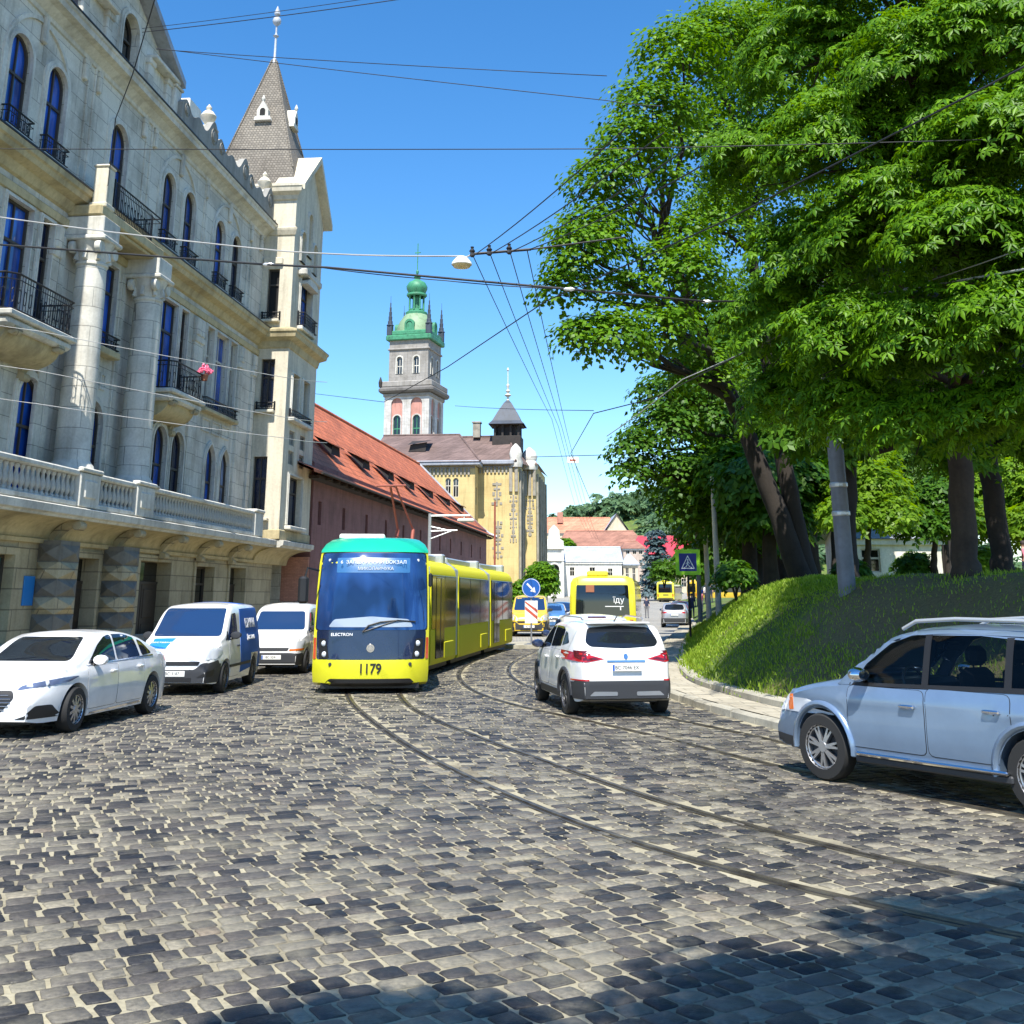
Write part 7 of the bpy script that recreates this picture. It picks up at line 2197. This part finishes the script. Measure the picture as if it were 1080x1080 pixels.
mb = MB(); mb.cbox(-.30,.30,-.02,.02,-.22,.10,.01); mb.build('plate', M['white_ink'], hs_); mb = MB(); mb.cbox(-.16,.16,-.03,-.021,-.10,-.03,.004); mb.build('red_mark', M['sign_red'], hs_)
for k, (ya, yb, lab) in enumerate(((343,398,'upper of the pale thin wires crossing the columns'),(385,440,'middle pale thin wire across the first floor of the mansion'),(420,462,'lowest pale thin wire across the first floor of the mansion'))):
    wire('thin_wire', lab, [at(-60, ya-10, 24), at(40, ya+6, 24), at(300, yb, 26), at(345, yb+5, 28)], .008, .02, M['wire_light'], 6)
fp = thing('flower_pot', tuple(fac(-9.55, 10.0, 1.12)), 0, 'pot of bright pink flowers on the corner of the iron balcony', 'flower pot')
MB().lathe([(.10,0),(.15,.24),(.13,.24)], (0,0,0), 10).build('pot', M['terracotta'], fp)
mb = MB()
for k in range(60):
    a, b_, r_ = rnd.uniform(0, 2*pi), rnd.uniform(-.3, 1.2), rnd.uniform(.12, .30)
    c = Vector((r_*math.cos(a)*math.cos(b_), r_*math.sin(a)*math.cos(b_), .36+r_*math.sin(b_)))
    mb.obox(c, .09, .07, .05, a, b_)
mb.build('blossom', M['pink_flower'], fp)

# ---------------------------------------------------------------- people far up the pavement
def person(label, x, y, z, h, face, top, legs, stride=.2, hair='hair', arm=.1):
    me = bpy.data.meshes.new('person'); k = h/1.75
    J = {'pel':(0,0,.95),'waist':(0,0,1.1),'chest':(.01,0,1.32),'neck':(.02,0,1.48),'chin':(.035,0,1.56),'head':(.03,0,1.66),'top':(.02,0,1.74)}
    R0 = {'pel':.15,'waist':.135,'chest':.155,'neck':.055,'chin':.07,'head':.095,'top':.06}
    E = [('pel','waist'),('waist','chest'),('chest','neck'),('neck','chin'),('chin','head'),('head','top')]
    for s, n in ((1,'l'),(-1,'r')):
        st = stride*s
        J.update({'hip'+n:(0,s*.09,.90),'knee'+n:(st*.5+.03,s*.10,.50),'ank'+n:(st,s*.10,.09),'toe'+n:(st+.16,s*.11,.04),
                  'sh'+n:(0,s*.17,1.41),'el'+n:(-st*.5-.02,s*.23,1.14),'wr'+n:(-st*.6+arm,s*.22,.90),'hand'+n:(-st*.6+arm+.03,s*.22,.80)})
        R0.update({'hip'+n:.095,'knee'+n:.062,'ank'+n:.045,'toe'+n:.035,'sh'+n:.062,'el'+n:.045,'wr'+n:.032,'hand'+n:.035})
        E += [('pel','hip'+n),('hip'+n,'knee'+n),('knee'+n,'ank'+n),('ank'+n,'toe'+n),('chest','sh'+n),('sh'+n,'el'+n),('el'+n,'wr'+n),('wr'+n,'hand'+n)]
    nm = list(J); me.from_pydata([tuple(c*k for c in J[n]) for n in nm], [(nm.index(a), nm.index(b)) for a, b in E], [])
    o = bpy.data.objects.new('person', me); COL.objects.link(o)
    sk = o.modifiers.new('skin', 'SKIN'); 
    if not me.skin_vertices: 
        bm = bmesh.new(); bm.from_mesh(me); bm.verts.layers.skin.verify(); bm.to_mesh(me); bm.free()
    for i, n in enumerate(nm):
        me.skin_vertices[0].data[i].radius = (R0[n]*k, R0[n]*k); me.skin_vertices[0].data[i].use_root = (n == 'pel')
    sb = o.modifiers.new('sub', 'SUBSURF'); sb.levels = 1; sb.render_levels = 1
    dg = bpy.context.evaluated_depsgraph_get()
    m2 = bpy.data.meshes.new_from_object(o.evaluated_get(dg)); bpy.data.objects.remove(o)
    m2.materials.clear()
    for mm in (M['skin'], M[top], M[legs], M['black'], M[hair]): m2.materials.append(mm)
    for p in m2.polygons:
        c = p.center/k; p.use_smooth = True
        p.material_index = 3 if c.z < .10 else 2 if c.z < .98 else (0 if (abs(c.y) > .19 and c.z < 1.15) else 1) if c.z < 1.47 else 0
    o = bpy.data.objects.new('person', m2); COL.objects.link(o); o.location = (x, y, z); o.rotation_euler = (0,0,face)
    props(o, label, 'person', 'people far up the street')
    hb_ = MB(); hb_.lathe([(.100,1.63),(.112,1.68),(.10,1.74),(.06,1.785),(0,1.795)], (.0,0,0), 12); hb_.v = [(a*k*.98+.012, b_*k*.92, c*k) for a, b_, c in hb_.v]; hb_.build('hair', M[hair], o, smooth=60)
    return o
person('person in a bright blue top walking up the far pavement by the park', 15.6, 96, 1.05, 1.75, pi/2, 'cloth_blue', 'cloth_navy')
person('person in dark navy clothes walking below the one in blue', 13.0, 84, .45, 1.72, pi/2-.2, 'cloth_navy', 'cloth_navy')
person('person in white top and dark trousers on the far pavement right of the crossing sign', 17.4, 104, 1.35, 1.70, -pi/2, 'cloth_white', 'cloth_navy')
person('person in grey standing by the kerb right of the yellow bus', 11.8, 102, .18, 1.78, -pi/2, 'cloth_navy', 'cloth_grey', .08)
person('person in pale clothes standing left of the far blue cars', 1.6, 88, 0, 1.70, -pi/2+.4, 'cloth_white', 'cloth_grey', .1)
person('person in black walking just behind the one in white on the far pavement', 18.3, 107, 1.4, 1.78, -pi/2, 'cloth_navy', 'cloth_navy', .12)
person('person in a rose top and grey trousers beside the far grass bank', 14.6, 90, .8, 1.66, pi/2, 'cloth_pink', 'cloth_grey')
person('person in white crossing near the far buses', 19.5, 128, .75, 1.75, pi, 'cloth_white', 'cloth_navy')
person('person in a rose top beside the trunk in the shade of the park', 19.6, 44, 2.35, 1.68, 2.4, 'cloth_pink', 'cloth_navy', .12)

# ---------------------------------------------------------------- trees
NR = np.random.default_rng(21)
def leaf_template(kind):
    """returns verts (k,3) and quads; leaf lies in xy, stalk end at the origin, +z is the upper face"""
    V, Fc = [], []
    if kind == 'palmate':       # chestnut: five drooping leaflets
        for a, l in ((-1.9,.62),(-.95,.86),(0,1.0),(.95,.86),(1.9,.62)):
            c, s = math.cos(a), math.sin(a); w = .17*l
            o = len(V)
            for (u, v, z) in ((.04,0,.0),(.55*l,-w,-.10*l),(.62*l,0,-.03*l),(.55*l,w,-.10*l),(l,0,-.34*l)):
                V.append((u*c-v*s, u*s+v*c, z))
            Fc += [(o, o+1, o+4, o+2), (o, o+2, o+4, o+3)]
    elif kind == 'maple':       # one broad lobed blade, folded along the midrib
        P = [(0,0,0),(.30,-.42,-.06),(.62,-.22,-.05),(1.0,0,-.16),(.62,.22,-.05),(.30,.42,-.06),(.45,0,.03)]
        V = P; Fc = [(0,1,2,6),(6,2,3,3),(0,6,4,5),(6,3,4,4)]
        Fc = [(0,1,2,6),(0,6,4,5),(6,2,3,4)]
    elif kind == 'clump':       # far foliage: a twig end with three blades
        for a, l in ((-1.3,.8),(0,1.0),(1.3,.8)):
            c, s = math.cos(a), math.sin(a); o = len(V)
            for (u, v, z) in ((0,-.06,0),(.5*l,-.24,-.03),(l,0,-.14),(.5*l,.24,-.03)):
                V.append((u*c-v*s, u*s+v*c, z))
            Fc.append((o,o+1,o+2,o+3))
    return np.array(V, float), np.array(Fc, int)

def crown_mesh(name, blobs, kind, size, mat, parent, per=1.0, spray=13, flat=.55, rsp=.55):
    """blobs: (x,y,z, radius, vertical factor, sprays). Sprays are flat fans of leaves tilted outwards."""
    tv, tf = leaf_template(kind)
    pos = []; nor = []; sz = []
    for (bx, by, bz, br, bf, ns) in blobs:
        c = np.array((bx, by, bz))
        for _ in range(int(ns*per)):
            d = NR.normal(size=3); d /= np.linalg.norm(d)
            if d[2] < -.55: d[2] *= -.6
            rad = br*(.45+.58*NR.random()**.55)
            p = c+d*np.array((rad, rad, rad*bf))
            up = np.array((0,0,1.0)); n = up*(.75)+d*flat+NR.normal(size=3)*.14; n /= np.linalg.norm(n)
            t1 = np.cross(n, (0.3,.9,.1)); t1 /= np.linalg.norm(t1); t2 = np.cross(n, t1)
            k = spray
            rr = rsp*np.sqrt(NR.random(k)); aa = NR.random(k)*2*np.pi
            q = p+np.outer(rr*np.cos(aa), t1)+np.outer(rr*np.sin(aa), t2) - np.outer((rr/rsp)**2*.22*rsp+NR.normal(size=k)*.07*rsp, up)
            out = np.outer(np.cos(aa), t1)+np.outer(np.sin(aa), t2)
            pos.append(q); 
            nn = n+out*.35+NR.normal(size=(k, 3))*.22
            nor.append(np.concatenate([nn, out+NR.normal(size=(k, 3))*.45], 1))
            sz.append(size*NR.uniform(.7, 1.2, k))
    pos = np.concatenate(pos); nor = np.concatenate(nor); sz = np.concatenate(sz)
    n = nor[:, :3]; n /= np.linalg.norm(n, axis=1, keepdims=True)
    x = nor[:, 3:]; x = x-n*(x*n).sum(1, keepdims=True); x /= np.linalg.norm(x, axis=1, keepdims=True)
    y = np.cross(n, x)
    verts = pos[:, None, :]+sz[:, None, None]*(tv[None, :, 0:1]*x[:, None, :]+tv[None, :, 1:2]*y[:, None, :]+tv[None, :, 2:3]*n[:, None, :])
    N_ = len(pos); k = len(tv)
    faces = (tf[None]+(np.arange(N_)*k)[:, None, None]).reshape(-1, 4)
    return np_mesh(name, verts.reshape(-1, 3), faces, mat, parent)

def limb(mb, a, b, r0, r1, wob=.08, n=6):
    a, b = Vector(a), Vector(b); L_ = (b-a).length
    pts = []
    for k in range(n+1):
        t = k/n; p = a.lerp(b, t)
        w_ = wob*L_*math.sin(pi*t)
        p += Vector((rnd.uniform(-1,1), rnd.uniform(-1,1), rnd.uniform(.0,1)))*w_*.6
        pts.append(p)
    pts[0] = a; pts[-1] = b
    mb.tube(pts, [r0+(r1-r0)*k/n for k in range(n+1)], 9)
    return pts

def tree(name, label, base, stems, blobs, kind, size, leaf, bark, group=None, per=1.0, spray=13, rsp=.55, r=.3, flat=.55):
    """stems: list of [(x,y,z,radius)...] from the ground up; limbs run from the stem tops to the crown blobs"""
    t = thing(name, base, 0, label, 'tree', group)
    B_ = Vector(base); loc = lambda p: (p[0]-B_.x, p[1]-B_.y, p[2]-B_.z)
    mb = MB(); tops = []
    for st in stems:
        P = [Vector(loc(s)) for s in st]; rr = [s[3] for s in st]
        # flare at the foot and a slight wander
        pts, rad = [], []
        for i in range(len(P)-1):
            for k in range(5):
                q = k/5; pts.append(P[i].lerp(P[i+1], q)+Vector((rnd.uniform(-.03,.03), rnd.uniform(-.03,.03), 0))); rad.append(rr[i]+(rr[i+1]-rr[i])*q)
        pts.append(P[-1]); rad.append(rr[-1])
        mb.tube(pts, rad, 14); tops.append((P[-1], rr[-1], [(p, r_) for p, r_ in zip(pts[len(pts)//2:], rad[len(pts)//2:])]))
    for b in blobs:
        c = Vector(loc(b[:3]))
        best = min(tops, key=lambda q: (q[0]-c).length)
        src = min(best[2], key=lambda q: (q[0]-c).length+(2.5 if q[0].z > c.z else 0))
        r0 = min(src[1]*.62, .05+.028*(c-src[0]).length)
        p = limb(mb, src[0], c, r0, .03)
        for _ in range(5):
            d = Vector((rnd.gauss(0,1), rnd.gauss(0,1), rnd.gauss(.2,.8))).normalized()*b[3]*.8
            limb(mb, p[rnd.randint(2, 5)], c+d, .032, .008, .1, 4)
    mb.build('trunk', bark, t, smooth=60)
    bl = [(*loc(b[:3]), *b[3:]) for b in blobs]
    crown_mesh('crown', bl, kind, size, leaf, t, per, spray, flat, rsp)
    return t
def B(x, y, Y, rpx, ns=None, vf=.8):
    """crown clump: the spot seen at (x,y) at distance Y, radius given in photo pixels there"""
    p = at(x, y, Y); r = rpx*math.hypot(Y, p.z)/1225
    return (p.x, p.y, p.z, r, vf, ns if ns else int(10+18*r*r))

# maple leaning over the street (double dark trunk)
bl = [B(612,262,29.3,42),B(598,300,29.6,34),B(628,240,29.9,38),B(648,350,29.4,40),B(610,352,29.3,26),B(660,300,30.2,30,10),B(640,190,30.2,44),B(668,150,30.6,42),B(688,110,31.0,48),B(720,60,31.4,52),B(752,34,37.7,44),
      B(700,190,31.0,34,9),B(740,150,37.7,60),B(790,110,38.4,70),B(780,40,39.1,60),B(720,290,30.6,52),B(700,350,30.2,46),B(750,240,37.7,60),B(770,330,37.0,60),B(740,390,36.2,48),B(830,60,39.9,75),B(860,0,40.6,80),B(720,240,30.6,26,7),B(690,270,30.4,24,6),B(800,200,39.1,70),B(660,215,30.4,22,6)]
tree('leaning_maple', 'big maple with a dark double trunk leaning over the street, its crown reaching farthest left', (9.7,38.5,2.2),
     [[(9.75,38.5,1.9,.50),(9.55,38.5,2.8,.38),(8.9,38.5,5,.33),(8.0,38.5,7.6,.29),(7.1,38.4,10,.24),(5.4,37.0,13.4,.15)], [(9.95,38.7,2.1,.40),(9.7,38.7,3.8,.32),(9.3,38.7,6.6,.28),(9.0,38.7,10,.23),(8.6,38.7,15,.15)]],
     bl, 'maple', .165, M['leaf_b'], M['bark'], per=2.3, spray=18, rsp=.55)
# the great chestnut in front
bl = [B(880,150,18,75),B(960,70,17,80),B(1050,40,16.5,80),B(1050,150,15.8,75),B(930,230,17.5,75),B(1010,250,16,75),B(860,270,19,70),B(820,340,20,60),B(900,350,18,70),B(980,350,16.8,70),B(1060,340,15.8,70),B(800,170,20,60),B(850,60,19,70),
      B(900,430,18.6,52),B(970,440,17.6,50),B(1050,430,16.6,54),B(830,420,20.5,46),B(1140,120,15.5,90),B(1140,280,15.5,90),B(1130,420,16,70),B(930,-30,18,90),B(1060,-50,17,90),B(1000,150,17.5,80),B(1080,250,17,60)]
tree('chestnut', 'tall horse chestnut with drooping palmate leaves and a thick brown trunk on the bank', (8.7,22,2.3),
     [[(8.65,22,2.0,.36),(8.66,22,2.7,.25),(8.75,22,4.6,.23),(8.8,21.6,6.4,.24),(8.4,20.6,9,.18),(7.8,19.6,12,.12)]], bl, 'palmate', .175, M['leaf_a'], M['bark_warm'], per=3.0, spray=16, rsp=.42)
bl = [B(1000,480,23,34),B(960,360,23,60),B(1060,440,23,40),B(1080,330,23,80),B(1130,460,23,50),B(1000,250,24,90),B(1100,180,24,100),B(900,260,24,80),B(930,120,25,90),B(1040,60,25,100),B(870,390,24,50)]
tree('chestnut', 'darker chestnut just behind, with a straight dark trunk at the right edge', (11.1,26,2.4), [[(11.05,26,2.1,.34),(11.05,26,2.9,.23),(11.0,26,5.4,.24),(10.7,25.6,8,.2),(10,25,11,.14)]], bl, 'palmate', .20, M['leaf_a'], M['bark'], per=2.2, spray=15, rsp=.5)
# row of darker lindens farther along the bank
bl = [B(672,470,50.2,28),B(670,500,50.2,26),B(722,532,51.5,28),B(700,450,51.5,40),B(720,500,51.5,45),B(740,430,52.8,50),B(748,548,52.8,34),B(770,500,52.8,55),B(780,420,54.1,60),B(760,560,54.1,34),B(810,540,55.4,44),B(830,470,55.4,60),B(700,415,52.1,34)]
tree('linden', 'dense linden behind the maple, its crown edge against the sky above the far roofs', (12.0,57,2.2), [[(12,57,1.8,.5),(12,57,2.8,.4),(11.8,56,6,.33),(11,54,10,.2)]], bl, 'maple', .25, M['leaf_c'], M['bark'], 'lindens along the bank', per=1.5, spray=14, rsp=.7)
bl = [B(742,558,66,24),B(758,580,66,22),B(732,528,66,26),B(760,530,56,36),B(735,505,56,36),B(790,560,56,34),B(800,510,57,40)]
tree('linden', 'farther dark linden seen behind the whitewashed poles', (14.2,66,2.1), [[(14.2,66,1.8,.42),(14.1,66,4,.3),(13.8,65.5,7,.2)]], bl, 'clump', .36, M['leaf_c'], M['bark'], 'lindens along the bank', per=2.6, spray=16, rsp=.8)
bl = [B(860,450,33,44),B(880,400,33,60),B(950,440,34,40),B(1070,450,34,44),B(900,330,34,70),B(1000,390,34,60)]
tree('linden', 'shaded linden standing between the maple and the grey tram pole', (11.2,34,2.4), [[(9.9,34,2.0,.38),(9.9,34,3.2,.28),(10.2,34,6,.22)]], bl, 'clump', .32, M['leaf_c'], M['bark'], 'lindens along the bank', per=2.2, spray=16, rsp=.7)
for k, (x, y0, Y, r_) in enumerate(((790,590,50,.34),(812,588,46,.3),(825,590,60,.35))):
    p = at(x, 596, Y); bl = [B(x, 540, Y, 34), B(x-14, 500, Y, 40), B(x+20, 510, Y, 40)]
    tree('linden', ['dark trunk just left of the leaning maple','thin dark trunk close behind the leaning maple','far trunk in the darkest gap left of the maple'][k], (p.x, Y, 2.3), [[(p.x, Y, 1.9, r_*1.3),(p.x, Y, 3, r_),(p.x+.2, Y, 7.5, r_*.7)]], bl, 'clump', .42, M['leaf_c'], M['bark'], 'lindens along the bank', per=2.2, spray=14, rsp=.8)
# sunny trees across the park lawn
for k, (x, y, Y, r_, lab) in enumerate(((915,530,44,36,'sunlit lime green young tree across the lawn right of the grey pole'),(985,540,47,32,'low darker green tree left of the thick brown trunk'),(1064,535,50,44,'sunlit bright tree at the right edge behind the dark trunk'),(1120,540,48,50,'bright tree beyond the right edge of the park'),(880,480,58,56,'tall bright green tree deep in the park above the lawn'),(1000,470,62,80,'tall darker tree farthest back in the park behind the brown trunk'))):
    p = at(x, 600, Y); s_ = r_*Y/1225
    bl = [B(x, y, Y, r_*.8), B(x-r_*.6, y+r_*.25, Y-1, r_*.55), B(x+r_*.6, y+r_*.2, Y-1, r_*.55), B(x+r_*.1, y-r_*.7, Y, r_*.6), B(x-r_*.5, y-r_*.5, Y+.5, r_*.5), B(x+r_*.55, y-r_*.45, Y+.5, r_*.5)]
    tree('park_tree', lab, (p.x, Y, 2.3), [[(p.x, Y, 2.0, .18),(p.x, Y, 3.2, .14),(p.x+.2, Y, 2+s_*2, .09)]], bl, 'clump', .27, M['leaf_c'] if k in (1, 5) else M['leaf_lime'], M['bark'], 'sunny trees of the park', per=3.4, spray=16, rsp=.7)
# dark mass of trees closing the park
for k, (x, y, Y, r_) in enumerate(((1000,380,80,110),(860,380,84,110),(1130,380,80,120),(800,420,76,90),(930,470,90,60),(1060,470,94,70))):
    p = at(x, 600, Y); s_ = r_*Y/1225
    bl = [B(x+dx*r_, y+dy*r_, Y, r_*.5) for dx, dy in ((0,0),(-.6,.15),(.6,.1),(.1,-.6),(-.5,-.4),(.5,-.4),(-.2,.5),(.35,.5))]
    tree('park_tree', ['tall shaded tree behind the chestnut trunks','tall shaded tree behind the leaning maple','tall shaded tree past the right edge','dark tree behind the far lindens','deep park tree under the canopy left of the brown trunk','deep park tree under the canopy at the right edge'][k], (p.x, Y, 2.3), [[(p.x, Y, 2.0, .45),(p.x, Y, 5, .34),(p.x+.2, Y, at(x, y, Y).z, .2)]], bl, 'clump', 1.0, M['leaf_c'], M['bark'], 'trees closing the park', per=.5, spray=11, rsp=1.2)
# low shrubs under the trees
for k, (x, y, Y, r_, lab) in enumerate(((700,602,64,13,'low dark shrub behind the crossing sign'),(775,606,36,16,'low shrub at the foot of the linden trunks'),(898,603,40,15,'dark shrub under the lime tree'),(1035,592,36,18,'pale leafed shrub between the two thick trunks'),(962,598,50,20,'dark shrub in front of the white pavilion'))):
    b = B(x, y, Y, r_); t = thing('shrub', (b[0], b[1], b[2]-b[3]*.8), 0, lab, 'shrub', 'shrubs of the park')
    crown_mesh('foliage', [(0,0,b[3]*.8,b[3],.9,int(26+30*b[3]**2))], 'clump', .2, M['leaf_lime'] if k == 3 else M['leaf_c'], t, 2.4, 14, .5, .35)
    q = MB()
    for a in range(5): limb(q, (0,0,-.4), (b[3]*.5*math.cos(a*1.3), b[3]*.5*math.sin(a*1.3), b[3]), .03, .01, .1, 3)
    q.build('stem', M['bark'], t)
# bush before the yellow house
b = B(571,612,78,15); t = thing('bush', (b[0], b[1], 0), 0, 'round green bush behind the keep-right sign at the foot of the yellow house', 'bush')
crown_mesh('foliage', [(0,0,b[2],b[3],1.3,90),(-1.2,.5,b[2]-.9,b[3]*.9,1.1,60)], 'clump', .32, M['leaf_b'], t, 2.2, 12, .5, .5)
q = MB(); q.tube([(0,0,-.2),(0,0,b[2])], [.12,.06], 7); q.build('stem', M['bark'], t)
# spruce and street trees at the far end
p = at(694, 622, 180); sp_ = thing('blue_spruce', (p.x, 180, rise(180)), 0, 'blue grey spruce beside the far buses', 'tree')
bl = [(0,0,1.5+k*1.25,2.9-.30*k,.35,26-2*k) for k in range(8)]
crown_mesh('crown', bl, 'clump', .9, M['leaf_spruce'], sp_, 1.2, 9, .2, .9)
MB().tube([(0,0,-.3),(0,0,11)], [.25,.04], 7).build('trunk', M['bark'], sp_)
for k, (x, y, Y, r_, lab) in enumerate(((730,592,150,11,'round dark tree by the far bend right of the crossing sign'),(735,590,120,20,'dark roadside tree right of the crossing sign'),(596,574,216,7,'small bush on the chapel roofline'))):
    b = B(x, y, Y, r_); t = thing('far_tree', (b[0], b[1], rise(Y) if k < 2 else 8), 0, lab, 'tree', 'trees at the far end of the street')
    crown_mesh('crown', [(0,0,b[2]-(rise(Y) if k < 2 else 8),b[3],.9,60),(b[3]*.6,0,b[2]-(rise(Y) if k < 2 else 8)-.4*b[3],b[3]*.7,.9,30)], 'clump', 1.0, M['leaf_c'] if k < 2 else M['leaf_b'], t, 1.3, 10, .5, .9)
    MB().tube([(0,0,-.5),(0,0,b[2]-(rise(Y) if k < 2 else 8))], [.22,.1], 7).build('trunk', M['bark'], t)
# wood covering the hill
bl = []
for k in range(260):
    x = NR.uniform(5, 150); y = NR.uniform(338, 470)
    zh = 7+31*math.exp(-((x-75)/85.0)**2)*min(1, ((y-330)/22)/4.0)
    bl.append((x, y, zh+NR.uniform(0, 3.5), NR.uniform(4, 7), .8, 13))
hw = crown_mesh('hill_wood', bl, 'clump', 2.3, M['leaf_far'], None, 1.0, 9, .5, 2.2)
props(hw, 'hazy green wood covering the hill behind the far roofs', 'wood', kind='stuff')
# tree behind the viewer: only its shadow falls into the picture
bl = [(x, y+2.6, z, r_, .7, int(6+9*r_*r_)) for x, y, z, r_ in ((4.4,-.6,10.2,1.25),(6.4,-1.4,10.5,1.6),(2.3,-1.4,10.0,1.1),(.9,-2.2,9.6,.95),(8.5,-1.2,10,1.7),(5.2,-3.6,11,1.5),(9.5,-4,11,2.0),(3.0,-3.0,10.4,1.1),(7.2,.3,9.6,.8),(3.4,.1,9.3,.6),(-1.2,-2.7,9.8,.7),(7.3,-3.5,10.6,1.3))]
tree('roadside_tree', 'large tree behind the viewer whose leafy shadow dapples the near cobbles', (13.5,-4.5,2.4), [[(13.5,-4.5,1.8,.5),(13.4,-4.5,3.2,.38),(12.2,-4,7,.3),(9,-3,10,.2)]], bl, 'palmate', .24, M['leaf_a'], M['bark'], per=3.6, spray=15, rsp=.5)
